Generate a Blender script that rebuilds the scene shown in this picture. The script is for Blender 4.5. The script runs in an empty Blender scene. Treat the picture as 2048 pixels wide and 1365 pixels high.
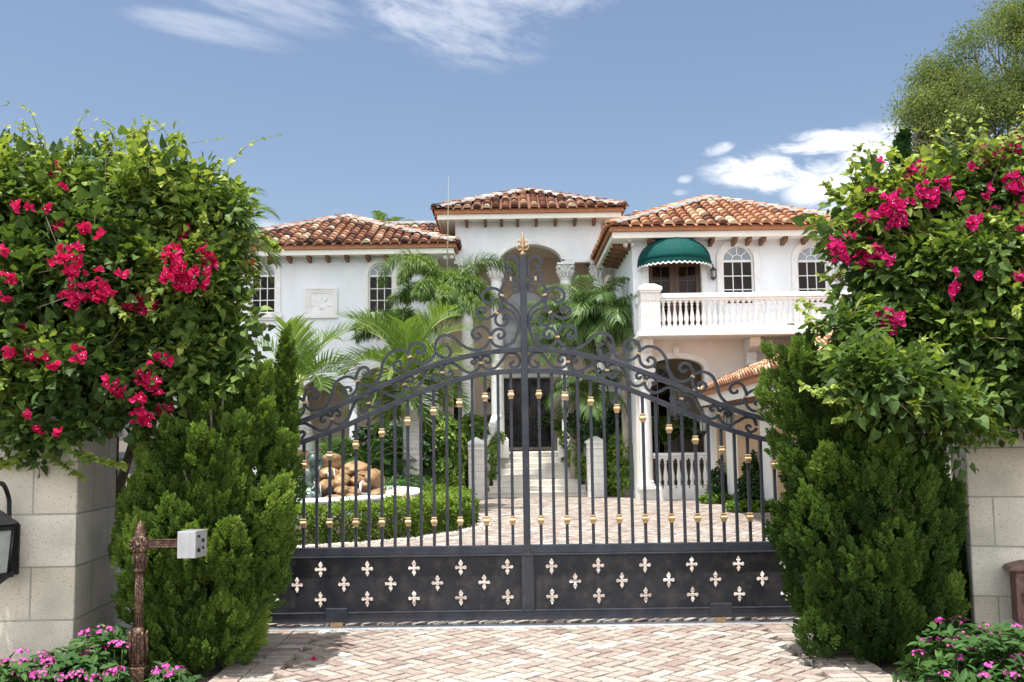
import bpy, bmesh, math, random
import numpy as np
from mathutils import Vector, Matrix, Euler, noise

R = math.radians
random.seed(7)
rng = np.random.default_rng(11)
scene = bpy.context.scene

# ---------------------------------------------------------------- camera
F_PX, W_PX, H_PX = 2000.0, 2048.0, 1365.0
PITCH, ROLL, CAM_Z = 5.3, -0.8, 1.6
cam_data = bpy.data.cameras.new('camera')
cam = bpy.data.objects.new('camera', cam_data)
scene.collection.objects.link(cam)
CAM_R = Matrix.Rotation(R(90 + PITCH), 3, 'X') @ Matrix.Rotation(R(ROLL), 3, 'Z')
cam.matrix_world = Matrix.Translation((0, 0, CAM_Z)) @ CAM_R.to_4x4()
cam_data.sensor_width = 36.0
cam_data.lens = 36.0 * F_PX / W_PX
cam_data.clip_end = 4000
scene.camera = cam

# ---------------------------------------------------------------- sky, sun, exposure
SUN_DIR = Vector((-0.15, -0.16, 0.96)).normalized()      # from the place towards the sun
SUN_EL = math.asin(SUN_DIR.z)
SUN_AZ = math.atan2(SUN_DIR.x, SUN_DIR.y)
sun_data = bpy.data.lights.new('sun', 'SUN')
sun_data.energy = 4.0
sun_data.angle = R(0.5)
sun_data.color = (1.0, 0.975, 0.935)
sun = bpy.data.objects.new('sun', sun_data)
scene.collection.objects.link(sun)
sun.rotation_euler = SUN_DIR.to_track_quat('Z', 'Y').to_euler()

world = bpy.data.worlds.new('World')
scene.world = world
world.use_nodes = True
wn, wl = world.node_tree.nodes, world.node_tree.links
wn.clear()
def wnode(t, **kw):
    n = wn.new(t)
    for k, v in kw.items():
        setattr(n, k, v)
    return n
def wmath(op, a, b=None, c=None, clamp=False):
    n = wnode('ShaderNodeMath', operation=op, use_clamp=clamp)
    for i, q in enumerate((a, b, c)):
        if q is None:
            continue
        if isinstance(q, (int, float)):
            n.inputs[i].default_value = q
        else:
            wl.new(q, n.inputs[i])
    return n.outputs[0]
sky = wnode('ShaderNodeTexSky', sky_type='NISHITA')
sky.sun_disc = False
sky.sun_elevation = SUN_EL
sky.sun_rotation = SUN_AZ
sky.air_density, sky.dust_density, sky.ozone_density = 1.0, 2.2, 1.0
geo = wnode('ShaderNodeTexCoord')
sep = wnode('ShaderNodeSeparateXYZ')
wl.new(geo.outputs['Generated'], sep.inputs[0])
yy = wmath('MAXIMUM', sep.outputs[1], 0.02)
U = wmath('DIVIDE', sep.outputs[0], yy)
V = wmath('DIVIDE', sep.outputs[2], yy)
def cloud(u0, v0, ru, rv, rot, sc, stretch, lo, hi, seed, amt, detail=9, rough=.6, dist=0.3):
    """a patch of cloud: fractal noise inside a soft ellipse of sky directions"""
    du, dv = wmath('SUBTRACT', U, u0), wmath('SUBTRACT', V, v0)
    c, s = math.cos(rot), math.sin(rot)
    a = wmath('ADD', wmath('MULTIPLY', du, c), wmath('MULTIPLY', dv, s))
    b = wmath('SUBTRACT', wmath('MULTIPLY', dv, c), wmath('MULTIPLY', du, s))
    d2 = wmath('ADD', wmath('POWER', wmath('ABSOLUTE', wmath('DIVIDE', a, ru)), 2.0),
               wmath('POWER', wmath('ABSOLUTE', wmath('DIVIDE', b, rv)), 2.0))
    fall = wmath('SUBTRACT', 1.0, d2)
    cmb = wnode('ShaderNodeCombineXYZ')
    wl.new(wmath('MULTIPLY', a, sc), cmb.inputs[0])
    wl.new(wmath('MULTIPLY', b, sc * stretch), cmb.inputs[1])
    cmb.inputs[2].default_value = seed
    nz = wnode('ShaderNodeTexNoise')
    nz.inputs['Scale'].default_value = 1.0
    nz.inputs['Detail'].default_value = detail
    nz.inputs['Roughness'].default_value = rough
    nz.inputs['Distortion'].default_value = dist
    wl.new(cmb.outputs[0], nz.inputs['Vector'])
    t = wmath('ADD', nz.outputs['Fac'], wmath('MULTIPLY', fall, 0.28))
    mr = wnode('ShaderNodeMapRange', interpolation_type='SMOOTHSTEP')
    mr.inputs['From Min'].default_value = lo
    mr.inputs['From Max'].default_value = hi
    mr.inputs['To Max'].default_value = amt
    wl.new(t, mr.inputs['Value'])
    edge = wmath('MULTIPLY', fall, 1.7, clamp=True)
    return wmath('MULTIPLY', mr.outputs[0], edge)
CLOUDS = [   # u, v measured as direction ratios x/y, z/y
    (-0.26, 0.455, .125, .034, -0.32, 9, 5.5, .46, 1.02, 3.1, .36),
    (-0.31, 0.422, .110, .018, -0.22, 8, 7.0, .42, 1.0, 5.7, .30),
    (-0.06, 0.440, .125, .068, -0.34, 20, 2.6, .46, .98, 9.2, .44),
    (0.020, 0.455, .110, .032, -0.05, 22, 2.2, .50, 1.0, 2.2, .42),
    (0.265, 0.262, .080, .026, -0.06, 20, 2.4, .50, .80, 6.4, .95),
    (0.325, 0.292, .070, .017, 0.06, 22, 2.6, .48, .80, 8.8, .90),
    (0.340, 0.245, .070, .034, 0.05, 17, 2.2, .45, .74, 1.4, .95),
    (0.390, 0.270, .060, .050, 0.05, 13, 1.7, .40, .70, 1.9, .95),
    (0.215, 0.287, .022, .008, 0.25, 26, 2.4, .46, .85, 4.4, .55),
    (0.180, 0.256, .011, .006, 0.1, 30, 2.0, .46, .85, 7.4, .5),
    (0.176, 0.243, .013, .005, 0.1, 30, 2.0, .50, .9, 7.9, .35),
    (-0.26, 0.205, .050, .020, 0.0, 14, 4.0, .50, .95, 7.9, .5),
    (0.46, 0.25, .060, .050, 0.0, 16, 2.0, .45, .8, 3.9, .85),
]
tot = None
for c in CLOUDS:
    q = cloud(*c)
    tot = q if tot is None else wmath('MAXIMUM', tot, q)
# unseen broken white cloud added behind the viewer to brighten the facade
nzb = wnode('ShaderNodeTexNoise'); nzb.inputs['Scale'].default_value = 3.2; nzb.inputs['Detail'].default_value = 7
wl.new(geo.outputs['Generated'], nzb.inputs['Vector'])
back = wnode('ShaderNodeMapRange', interpolation_type='SMOOTHSTEP')
back.inputs['From Min'].default_value = .36; back.inputs['From Max'].default_value = .58
wl.new(nzb.outputs['Fac'], back.inputs['Value'])
bside = wnode('ShaderNodeMapRange', interpolation_type='SMOOTHSTEP')
bside.inputs['From Min'].default_value = .15; bside.inputs['From Max'].default_value = -.25
wl.new(sep.outputs[1], bside.inputs['Value'])
back_m = wmath('MULTIPLY', back.outputs[0], bside.outputs[0])
SKY_GAIN = wnode('ShaderNodeMix', data_type='RGBA', blend_type='MULTIPLY')
SKY_GAIN.inputs[0].default_value = 1.0
SKY_GAIN.inputs[7].default_value = (0.785, 0.775, 0.775, 1)
wl.new(sky.outputs[0], SKY_GAIN.inputs[6])
mixc = wnode('ShaderNodeMix', data_type='RGBA')
mixc.inputs[7].default_value = (6.2, 6.3, 6.5, 1)
wl.new(tot, mixc.inputs[0])
wl.new(SKY_GAIN.outputs[2], mixc.inputs[6])
bg = wnode('ShaderNodeBackground')
bg.inputs['Strength'].default_value = 0.1
mixb = wnode('ShaderNodeMix', data_type='RGBA')
mixb.inputs[7].default_value = (12.5, 12.7, 13.0, 1)      # brightness of the added fill cloud
wl.new(back_m, mixb.inputs[0])
wl.new(mixc.outputs[2], mixb.inputs[6])
wl.new(mixb.outputs[2], bg.inputs['Color'])
wout = wnode('ShaderNodeOutputWorld')
wl.new(bg.outputs[0], wout.inputs[0])

vs = scene.view_settings
vs.view_transform = 'Standard'
vs.look = 'None'
vs.gamma = 1
vs.use_curve_mapping = False
vs.exposure = 1.05
scene.cycles.max_bounces = 8
scene.cycles.transparent_max_bounces = 8
scene.cycles.use_denoising = True
# ---------------------------------------------------------------- measuring the photograph
def at(px, py, Y):
    """world point at distance Y seen in pixel (px, py) of the 2048 x 1365 photograph"""
    d = CAM_R @ Vector(((px - W_PX / 2) / F_PX, (H_PX / 2 - py) / F_PX, -1.0))
    return Vector((0, 0, CAM_Z)) + d * (Y / d.y)
def ground_at(px, py, z=0.0):
    d = CAM_R @ Vector(((px - W_PX / 2) / F_PX, (H_PX / 2 - py) / F_PX, -1.0))
    return Vector((0, 0, CAM_Z)) + d * ((z - CAM_Z) / d.z)
def X(px, py, Y): return at(px, py, Y).x
def Z(px, py, Y): return at(px, py, Y).z

# ---------------------------------------------------------------- objects
COL = scene.collection
def thing(name, label, cat, loc=(0, 0, 0), group=None, rz=0.0):
    o = bpy.data.objects.new(name, None)
    o.empty_display_size = 0.2
    COL.objects.link(o)
    o.location = loc
    o.rotation_euler = (0, 0, rz)
    tag(o, label, cat, group)
    return o
def tag(o, label=None, cat=None, group=None, kind=None):
    if label: o['label'] = label
    if cat: o['category'] = cat
    if group: o['group'] = group
    if kind: o['kind'] = kind
    return o
def root_loc(p):
    v = Vector((0, 0, 0))
    while p is not None:
        v += Vector(p.location)
        p = p.parent
    return v
def copy_tree(o, parent=None):
    c = o.copy()
    COL.objects.link(c)
    if parent is not None: c.parent = parent
    for ch in list(o.children): copy_tree(ch, c)
    return c
def link_mesh(name, me, mat, parent=None, local=False):
    o = bpy.data.objects.new(name, me)
    for m in (mat if isinstance(mat, (list, tuple)) else [mat]):
        me.materials.append(m)
    COL.objects.link(o)
    if parent is not None:
        o.parent = parent
        if not local:
            off = root_loc(parent)
            if off.length > 0: me.transform(Matrix.Translation(-off))
    return o
def np_mesh(name, V, groups, attr=None):
    """V (n,3); groups: list of (F (m,k) int array, smooth bool); attr: list of per-face arrays or None"""
    me = bpy.data.meshes.new(name)
    V = np.asarray(V, np.float32)
    me.vertices.add(len(V))
    me.vertices.foreach_set('co', V.ravel())
    nl = sum(F.size for F, s in groups)
    npol = sum(len(F) for F, s in groups)
    me.loops.add(nl)
    me.polygons.add(npol)
    li = np.concatenate([F.ravel() for F, s in groups]).astype(np.int32)
    me.loops.foreach_set('vertex_index', li)
    st, k = [], 0
    sm = []
    for F, s in groups:
        st.append(k + np.arange(len(F)) * F.shape[1]); k += F.size
        sm.append(np.full(len(F), s))
    me.polygons.foreach_set('loop_start', np.concatenate(st).astype(np.int32))
    me.update(calc_edges=True)
    me.polygons.foreach_set('use_smooth', np.concatenate(sm))
    if attr is not None:
        a = me.attributes.new('rnd', 'FLOAT', 'FACE')
        a.data.foreach_set('value', np.concatenate(attr).astype(np.float32))
    me.validate()
    return me

class MB:
    def __init__(s): s.v, s.f, s.sm, s.r = [], [], [], []
    def add(s, vs, fs, smooth=False, rnd=0.0):
        n = len(s.v)
        s.v.extend([tuple(q) for q in vs])
        for f in fs:
            s.f.append(tuple(i + n for i in f)); s.sm.append(smooth); s.r.append(rnd)
        return s
    def box(s, x0, x1, y0, y1, z0, z1, rnd=0.0):
        vs = [(x0,y0,z0),(x1,y0,z0),(x1,y1,z0),(x0,y1,z0),(x0,y0,z1),(x1,y0,z1),(x1,y1,z1),(x0,y1,z1)]
        return s.add(vs, [(0,3,2,1),(4,5,6,7),(0,1,5,4),(1,2,6,5),(2,3,7,6),(3,0,4,7)], rnd=rnd)
    def obox(s, c, sz, M=None, rnd=0.0):
        M = M or Matrix.Identity(3)
        c = Vector(c)
        hx, hy, hz = [q / 2 for q in sz]
        vs = [c + M @ Vector(p) for p in ((-hx,-hy,-hz),(hx,-hy,-hz),(hx,hy,-hz),(-hx,hy,-hz),(-hx,-hy,hz),(hx,-hy,hz),(hx,hy,hz),(-hx,hy,hz))]
        return s.add(vs, [(0,3,2,1),(4,5,6,7),(0,1,5,4),(1,2,6,5),(2,3,7,6),(3,0,4,7)], rnd=rnd)
    def tube(s, pts, r, n=8, caps=True, smooth=True, rnd=0.0):
        pts = [Vector(p) for p in pts]
        m = len(pts)
        rs = r if isinstance(r, (list, tuple)) else [r] * m
        up = None
        vs = []
        for i, p in enumerate(pts):
            t = (pts[min(i+1, m-1)] - pts[max(i-1, 0)])
            t = t.normalized() if t.length > 1e-9 else Vector((0,0,1))
            if up is None:
                a = Vector((0,0,1)) if abs(t.z) < .9 else Vector((1,0,0))
                up = (a - t * a.dot(t)).normalized()
            else:
                up = up - t * up.dot(t)
                up = up.normalized() if up.length > 1e-6 else Vector((1,0,0))
            sd = t.cross(up)
            for k in range(n):
                q = 2 * math.pi * k / n
                vs.append(p + (up * math.cos(q) + sd * math.sin(q)) * rs[i])
        fs = []
        for i in range(m - 1):
            for k in range(n):
                a, b = i*n + k, i*n + (k+1) % n
                fs.append((a, a+n, b+n, b)[::-1])
        if caps:
            fs.append(tuple(range(n))[::-1]); fs.append(tuple((m-1)*n + k for k in range(n)))
        # orientation is not critical for rendering
        return s.add(vs, fs, smooth, rnd)
    def lathe(s, cx, cy, prof, n=16, rot=0.0, smooth=True, sx=1.0, sy=1.0, caps=True):
        vs, fs = [], []
        for r, z in prof:
            for k in range(n):
                q = 2 * math.pi * k / n + rot
                vs.append((cx + sx * r * math.cos(q), cy + sy * r * math.sin(q), z))
        for i in range(len(prof) - 1):
            for k in range(n):
                a, b = i*n + k, i*n + (k+1) % n
                fs.append((a, b, b+n, a+n))
        if caps:
            fs.append(tuple(range(n))[::-1]); fs.append(tuple((len(prof)-1)*n + k for k in range(n)))
        return s.add(vs, fs, smooth)
    def prism_xz(s, poly, y0, y1, smooth=False):
        n = len(poly)
        vs = [(x, y0, z) for x, z in poly] + [(x, y1, z) for x, z in poly]
        fs = [tuple(range(n)), tuple(range(n, 2*n))[::-1]] + [(i, i+n, (i+1) % n + n, (i+1) % n) for i in range(n)]
        return s.add(vs, fs, smooth)
    def prism_yz(s, poly, x0, x1):
        n = len(poly)
        vs = [(x0, y, z) for y, z in poly] + [(x1, y, z) for y, z in poly]
        fs = [tuple(range(n))[::-1], tuple(range(n, 2*n))] + [(i, (i+1) % n, (i+1) % n + n, i+n) for i in range(n)]
        return s.add(vs, fs)
    def prism_xy(s, poly, z0, z1):
        n = len(poly)
        vs = [(x, y, z0) for x, y in poly] + [(x, y, z1) for x, y in poly]
        fs = [tuple(range(n))[::-1], tuple(range(n, 2*n))] + [(i, (i+1) % n, (i+1) % n + n, i+n) for i in range(n)]
        return s.add(vs, fs)
    def ribbon(s, pts, hw, y0, y1, smooth=True):
        """flat bar of width 2*hw following a path in the x-z plane, from y0 to y1"""
        m = len(pts)
        hws = hw if isinstance(hw, (list, tuple)) else [hw] * m
        vs, fs = [], []
        for i in range(m):
            a, b = pts[max(i-1, 0)], pts[min(i+1, m-1)]
            tx, tz = b[0]-a[0], b[1]-a[1]
            l = math.hypot(tx, tz) or 1
            nx, nz = -tz/l*hws[i], tx/l*hws[i]
            x, z = pts[i]
            vs += [(x+nx, y0, z+nz), (x-nx, y0, z-nz), (x-nx, y1, z-nz), (x+nx, y1, z+nz)]
        for i in range(m - 1):
            for k in range(4):
                a, b = i*4 + k, i*4 + (k+1) % 4
                fs.append((a, b, b+4, a+4))
        fs += [(0,3,2,1), tuple((m-1)*4 + k for k in range(4))]
        return s.add(vs, fs, False)
    def merge(s, o):
        n = len(s.v)
        s.v += o.v; s.f += [tuple(i+n for i in f) for f in o.f]; s.sm += o.sm; s.r += o.r
        return s
    def mesh(s, name, rnd=False, fix=True):
        me = bpy.data.meshes.new(name)
        me.from_pydata([tuple(q) for q in s.v], [], s.f)
        me.polygons.foreach_set('use_smooth', s.sm)
        if rnd:
            a = me.attributes.new('rnd', 'FLOAT', 'FACE')
            a.data.foreach_set('value', np.array(s.r, np.float32))
        if fix:
            bm = bmesh.new(); bm.from_mesh(me)
            bmesh.ops.recalc_face_normals(bm, faces=bm.faces)
            bm.to_mesh(me); bm.free()
        me.update()
        return me
    def build(s, name, mat, parent=None, bevel=0.0, rnd=False, local=False, seg=2):
        o = link_mesh(name, s.mesh(name, rnd), mat, parent, local)
        if bevel:
            b = o.modifiers.new('bevel', 'BEVEL'); b.width = bevel; b.segments = seg
            b.limit_method = 'ANGLE'; b.angle_limit = R(40)
        return o

def plate_mb(outer, holes, y0, y1):
    """a slab in the x-z plane with holes, as an MB"""
    cu = bpy.data.curves.new('plate', 'CURVE')
    cu.dimensions = '2D'; cu.fill_mode = 'BOTH'; cu.extrude = abs(y1 - y0) / 2
    for loop in [outer] + list(holes):
        sp = cu.splines.new('POLY'); sp.points.add(len(loop) - 1)
        for p, q in zip(sp.points, loop): p.co = (q[0], q[1], 0, 1)
        sp.use_cyclic_u = True
    ob = bpy.data.objects.new('plate', cu)
    me = bpy.data.meshes.new_from_object(ob)
    ym = (y0 + y1) / 2
    m = MB()
    m.add([(v.co.x, ym - v.co.z, v.co.y) for v in me.vertices], [tuple(p.vertices) for p in me.polygons])
    bpy.data.objects.remove(ob); bpy.data.meshes.remove(me); bpy.data.curves.remove(cu)
    return m
def rect(x0, x1, z0, z1): return [(x0,z0),(x1,z0),(x1,z1),(x0,z1)]
def arch(xc, w, z0, zs, h=None, n=20):
    """closed outline of an arched opening; h = rise of the arch above the spring line"""
    r = w / 2
    h = r if h is None else h
    p = [(xc - r, z0), (xc + r, z0)]
    return p + [(xc + r * math.cos(math.pi * k / n), zs + h * math.sin(math.pi * k / n)) for k in range(n + 1)]
def spline(pts, n=10):
    """Catmull-Rom through 2-D or 3-D points"""
    P = [np.array(p, float) for p in pts]
    P = [2*P[0] - P[1]] + P + [2*P[-1] - P[-2]]
    out = []
    for i in range(1, len(P) - 2):
        a, b, c, d = P[i-1:i+3]
        for k in range(n):
            t = k / n
            out.append(tuple(0.5*((2*b) + (-a+c)*t + (2*a-5*b+4*c-d)*t*t + (-a+3*b-3*c+d)*t**3)))
    out.append(tuple(P[-2]))
    return out

# ---------------------------------------------------------------- materials
def nt_new(name):
    m = bpy.data.materials.new(name); m.use_nodes = True
    nt = m.node_tree; nt.nodes.clear()
    return m, nt
def nd(nt, t, **kw):
    n = nt.nodes.new(t)
    for k, v in kw.items(): setattr(n, k, v)
    return n
def c4(c): return (c[0], c[1], c[2], 1)
def pmat(name, c1, c2=None, scale=6.0, rough=.6, metal=0.0, bump=0.0, bscale=None, detail=6, c3=None, c3scale=1.2, c3amt=.5, spec=.5, lo=.35, hi=.65, rnd=None, stretch=(1,1,1)):
    """principled surface whose own colour is mottled between c1 and c2, with optional larger stains c3 and bump"""
    m, nt = nt_new(name)
    L = nt.links
    out, bs = nd(nt, 'ShaderNodeOutputMaterial'), nd(nt, 'ShaderNodeBsdfPrincipled')
    L.new(bs.outputs[0], out.inputs[0])
    bs.inputs['Roughness'].default_value = rough
    bs.inputs['Metallic'].default_value = metal
    bs.inputs['Specular IOR Level'].default_value = spec
    tc = nd(nt, 'ShaderNodeTexCoord')
    mp = nd(nt, 'ShaderNodeMapping'); mp.inputs['Scale'].default_value = stretch
    L.new(tc.outputs['Object'], mp.inputs[0])
    n1 = nd(nt, 'ShaderNodeTexNoise')
    n1.inputs['Scale'].default_value = scale; n1.inputs['Detail'].default_value = detail
    L.new(mp.outputs[0], n1.inputs['Vector'])
    if rnd:     # palette by the face's own random number
        at_ = nd(nt, 'ShaderNodeAttribute', attribute_name='rnd')
        rp = nd(nt, 'ShaderNodeValToRGB')
        e = rp.color_ramp.elements
        e[0].position, e[0].color = rnd[0][0], c4(rnd[0][1])
        e[1].position, e[1].color = rnd[1][0], c4(rnd[1][1])
        for p, c in rnd[2:]:
            q = e.new(p); q.color = c4(c)
        L.new(at_.outputs['Fac'], rp.inputs[0])
        mx = nd(nt, 'ShaderNodeMix', data_type='RGBA', blend_type='MULTIPLY')
        mx.inputs[0].default_value = 1.0
        r2 = nd(nt, 'ShaderNodeValToRGB')
        r2.color_ramp.elements[0].position = .3; r2.color_ramp.elements[0].color = c4(c1)
        r2.color_ramp.elements[1].position = .7; r2.color_ramp.elements[1].color = c4(c2)
        L.new(n1.outputs['Fac'], r2.inputs[0])
        L.new(rp.outputs[0], mx.inputs[6]); L.new(r2.outputs[0], mx.inputs[7])
        col = mx.outputs[2]
    else:
        rp = nd(nt, 'ShaderNodeValToRGB')
        rp.color_ramp.elements[0].position = lo; rp.color_ramp.elements[0].color = c4(c1)
        rp.color_ramp.elements[1].position = hi; rp.color_ramp.elements[1].color = c4(c2 or c1)
        L.new(n1.outputs['Fac'], rp.inputs[0])
        col = rp.outputs[0]
    if c3:
        n3 = nd(nt, 'ShaderNodeTexNoise')
        n3.inputs['Scale'].default_value = c3scale; n3.inputs['Detail'].default_value = 8
        n3.inputs['Roughness'].default_value = .65
        L.new(mp.outputs[0], n3.inputs['Vector'])
        r3 = nd(nt, 'ShaderNodeValToRGB')
        r3.color_ramp.elements[0].position = .48; r3.color_ramp.elements[1].position = .72
        r3.color_ramp.elements[1].color = (c3amt,)*3 + (1,)
        L.new(n3.outputs['Fac'], r3.inputs[0])
        mx = nd(nt, 'ShaderNodeMix', data_type='RGBA')
        L.new(r3.outputs[0], mx.inputs[0]); L.new(col, mx.inputs[6]); mx.inputs[7].default_value = c4(c3)
        col = mx.outputs[2]
    L.new(col, bs.inputs['Base Color'])
    if bump:
        nb = nd(nt, 'ShaderNodeTexNoise')
        nb.inputs['Scale'].default_value = bscale or scale * 4; nb.inputs['Detail'].default_value = 5
        L.new(mp.outputs[0], nb.inputs['Vector'])
        bu = nd(nt, 'ShaderNodeBump'); bu.inputs['Strength'].default_value = bump; bu.inputs['Distance'].default_value = .02
        L.new(nb.outputs['Fac'], bu.inputs['Height']); L.new(bu.outputs[0], bs.inputs['Normal'])
    return m
def leafmat(name, cols, transl=.3, rough=.45, spec=.4, tint=(1.25, 1.2, .6)):
    """leaf: own colour from the per-leaf random number, some light passes through"""
    m, nt = nt_new(name)
    L = nt.links
    out = nd(nt, 'ShaderNodeOutputMaterial')
    bs = nd(nt, 'ShaderNodeBsdfPrincipled')
    bs.inputs['Roughness'].default_value = rough
    bs.inputs['Specular IOR Level'].default_value = spec
    at_ = nd(nt, 'ShaderNodeAttribute', attribute_name='rnd')
    rp = nd(nt, 'ShaderNodeValToRGB')
    e = rp.color_ramp.elements
    e[0].position, e[0].color = 0, c4(cols[0])
    e[1].position, e[1].color = 1, c4(cols[-1])
    for i in range(1, len(cols) - 1):
        e.new(i / (len(cols) - 1)).color = c4(cols[i])
    L.new(at_.outputs['Fac'], rp.inputs[0])
    L.new(rp.outputs[0], bs.inputs['Base Color'])
    tr = nd(nt, 'ShaderNodeBsdfTranslucent')
    mt = nd(nt, 'ShaderNodeMix', data_type='RGBA', blend_type='MULTIPLY')
    mt.inputs[0].default_value = 1; mt.inputs[7].default_value = c4(tint)
    L.new(rp.outputs[0], mt.inputs[6]); L.new(mt.outputs[2], tr.inputs['Color'])
    ms = nd(nt, 'ShaderNodeMixShader'); ms.inputs[0].default_value = transl
    L.new(bs.outputs[0], ms.inputs[1]); L.new(tr.outputs[0], ms.inputs[2])
    L.new(ms.outputs[0], out.inputs[0])
    return m
def stone_mat(name, c1, c2, mortar, bw, bh, off=.5, pit=.5, msize=.012, scale=60, axis='XZ', rough=.85, stain=None):
    """coral-stone blocks laid in courses: brick pattern on two object axes, pitted surface"""
    m, nt = nt_new(name)
    L = nt.links
    out, bs = nd(nt, 'ShaderNodeOutputMaterial'), nd(nt, 'ShaderNodeBsdfPrincipled')
    L.new(bs.outputs[0], out.inputs[0]); bs.inputs['Roughness'].default_value = rough
    bs.inputs['Specular IOR Level'].default_value = .25
    tc = nd(nt, 'ShaderNodeTexCoord'); sp = nd(nt, 'ShaderNodeSeparateXYZ'); L.new(tc.outputs['Object'], sp.inputs[0])
    # blocks wrap round corners: run along x + y
    ad = nd(nt, 'ShaderNodeMath', operation='ADD'); L.new(sp.outputs[0], ad.inputs[0]); L.new(sp.outputs[1], ad.inputs[1])
    cb = nd(nt, 'ShaderNodeCombineXYZ'); L.new(ad.outputs[0], cb.inputs[0]); L.new(sp.outputs[2], cb.inputs[1])
    br = nd(nt, 'ShaderNodeTexBrick'); br.offset = off
    br.inputs['Color1'].default_value = c4(c1); br.inputs['Color2'].default_value = c4(c2); br.inputs['Mortar'].default_value = c4(mortar)
    br.inputs['Scale'].default_value = 1; br.inputs['Brick Width'].default_value = bw; br.inputs['Row Height'].default_value = bh
    br.inputs['Mortar Size'].default_value = msize; br.inputs['Mortar Smooth'].default_value = .2
    L.new(cb.outputs[0], br.inputs['Vector'])
    nz = nd(nt, 'ShaderNodeTexNoise'); nz.inputs['Scale'].default_value = scale; nz.inputs['Detail'].default_value = 9; nz.inputs['Roughness'].default_value = .7
    L.new(tc.outputs['Object'], nz.inputs['Vector'])
    rp = nd(nt, 'ShaderNodeValToRGB')
    rp.color_ramp.elements[0].position = .33; rp.color_ramp.elements[0].color = (1-pit, 1-pit, 1-pit*1.05, 1)
    rp.color_ramp.elements[1].position = .45; rp.color_ramp.elements[1].color = (1,1,1,1)
    L.new(nz.outputs['Fac'], rp.inputs[0])
    mx = nd(nt, 'ShaderNodeMix', data_type='RGBA', blend_type='MULTIPLY'); mx.inputs[0].default_value = 1
    L.new(br.outputs['Color'], mx.inputs[6]); L.new(rp.outputs[0], mx.inputs[7])
    col = mx.outputs[2]
    if stain:
        n3 = nd(nt, 'ShaderNodeTexNoise'); n3.inputs['Scale'].default_value = 3.2; n3.inputs['Detail'].default_value = 9
        L.new(tc.outputs['Object'], n3.inputs['Vector'])
        r3 = nd(nt, 'ShaderNodeValToRGB'); r3.color_ramp.elements[0].position = .42; r3.color_ramp.elements[1].position = .75
        r3.color_ramp.elements[1].color = (.75,.75,.75,1)
        L.new(n3.outputs['Fac'], r3.inputs[0])
        m3 = nd(nt, 'ShaderNodeMix', data_type='RGBA'); L.new(r3.outputs[0], m3.inputs[0]); L.new(col, m3.inputs[6]); m3.inputs[7].default_value = c4(stain)
        col = m3.outputs[2]
    L.new(col, bs.inputs['Base Color'])
    hm = nd(nt, 'ShaderNodeMath', operation='SUBTRACT'); L.new(nz.outputs['Fac'], hm.inputs[0]); L.new(br.outputs['Fac'], hm.inputs[1])
    bu = nd(nt, 'ShaderNodeBump'); bu.inputs['Strength'].default_value = .6; bu.inputs['Distance'].default_value = .015
    L.new(hm.outputs[0], bu.inputs['Height']); L.new(bu.outputs[0], bs.inputs['Normal'])
    return m

M = {}
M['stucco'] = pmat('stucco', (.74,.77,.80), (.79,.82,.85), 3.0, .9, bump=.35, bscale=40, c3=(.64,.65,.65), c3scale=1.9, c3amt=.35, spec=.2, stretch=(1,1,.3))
M['stucco_bounce'] = pmat('stucco_warm_bounce', (.76,.70,.64), (.81,.75,.69), 3.0, .9, bump=.3, bscale=40, c3=(.68,.61,.55), c3scale=1.5, c3amt=.35, spec=.2)  # same stucco, with warm bounce from the paving put into its colour
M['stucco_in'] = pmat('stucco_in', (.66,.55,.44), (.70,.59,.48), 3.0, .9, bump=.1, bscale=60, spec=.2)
M['cast'] = pmat('cast_stone', (.74,.74,.72), (.82,.82,.81), 9.0, .8, bump=.25, bscale=45, c3=(.62,.58,.52), c3scale=2.4, c3amt=.45, spec=.25)
M['white'] = pmat('white_paint', (.80,.79,.77), (.83,.82,.80), 4, .5, bump=.04, bscale=40, spec=.3)
M['cream'] = pmat('cream_paint', (.76,.74,.66), (.80,.78,.70), 3, .55, spec=.3)
M['wood'] = pmat('dark_wood', (.055,.025,.014), (.10,.045,.025), 8, .45, bump=.1, stretch=(6,6,.6))
M['rafter'] = pmat('rafter_wood', (.13,.06,.03), (.22,.11,.055), 12, .7, bump=.2)
M['fascia'] = pmat('terracotta_fascia', (.36,.145,.065), (.44,.19,.09), 5, .8, bump=.1)
M['tan_door'] = pmat('tan_wood', (.42,.28,.16), (.55,.38,.23), 6, .5, bump=.1, stretch=(1,1,5))
PAL1 = [(0.0,(.045,.028,.024)), (1.0,(.66,.56,.42)), (.18,(.10,.048,.035)), (.36,(.18,.078,.05)), (.56,(.27,.125,.075)), (.74,(.35,.19,.115)), (.87,(.47,.33,.22)), (.95,(.60,.49,.35))]
PAL2 = [(0.0,(.07,.035,.028)), (1.0,(.70,.54,.36)), (.09,(.16,.07,.045)), (.20,(.27,.125,.075)), (.55,(.37,.185,.105)), (.82,(.44,.255,.155)), (.93,(.58,.42,.27))]
M['tile_dark'] = pmat('roof_tile_weathered', (.62,.60,.6), (1.12,1.08,1.05), 5, .8, bump=.25, bscale=30, rnd=PAL1, spec=.2)
M['tile'] = pmat('roof_tile', (.78,.76,.75), (1.1,1.08,1.05), 5, .8, bump=.25, bscale=30, rnd=PAL2, spec=.2)
M['pan'] = pmat('roof_pan', (.12,.045,.03), (.22,.09,.05), 6, .9)
M['mortar'] = pmat('hip_mortar', (.13,.125,.12), (.29,.28,.27), 9, .9, bump=.5, bscale=25, c3=(.38,.36,.34), c3scale=5, c3amt=.6)
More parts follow.
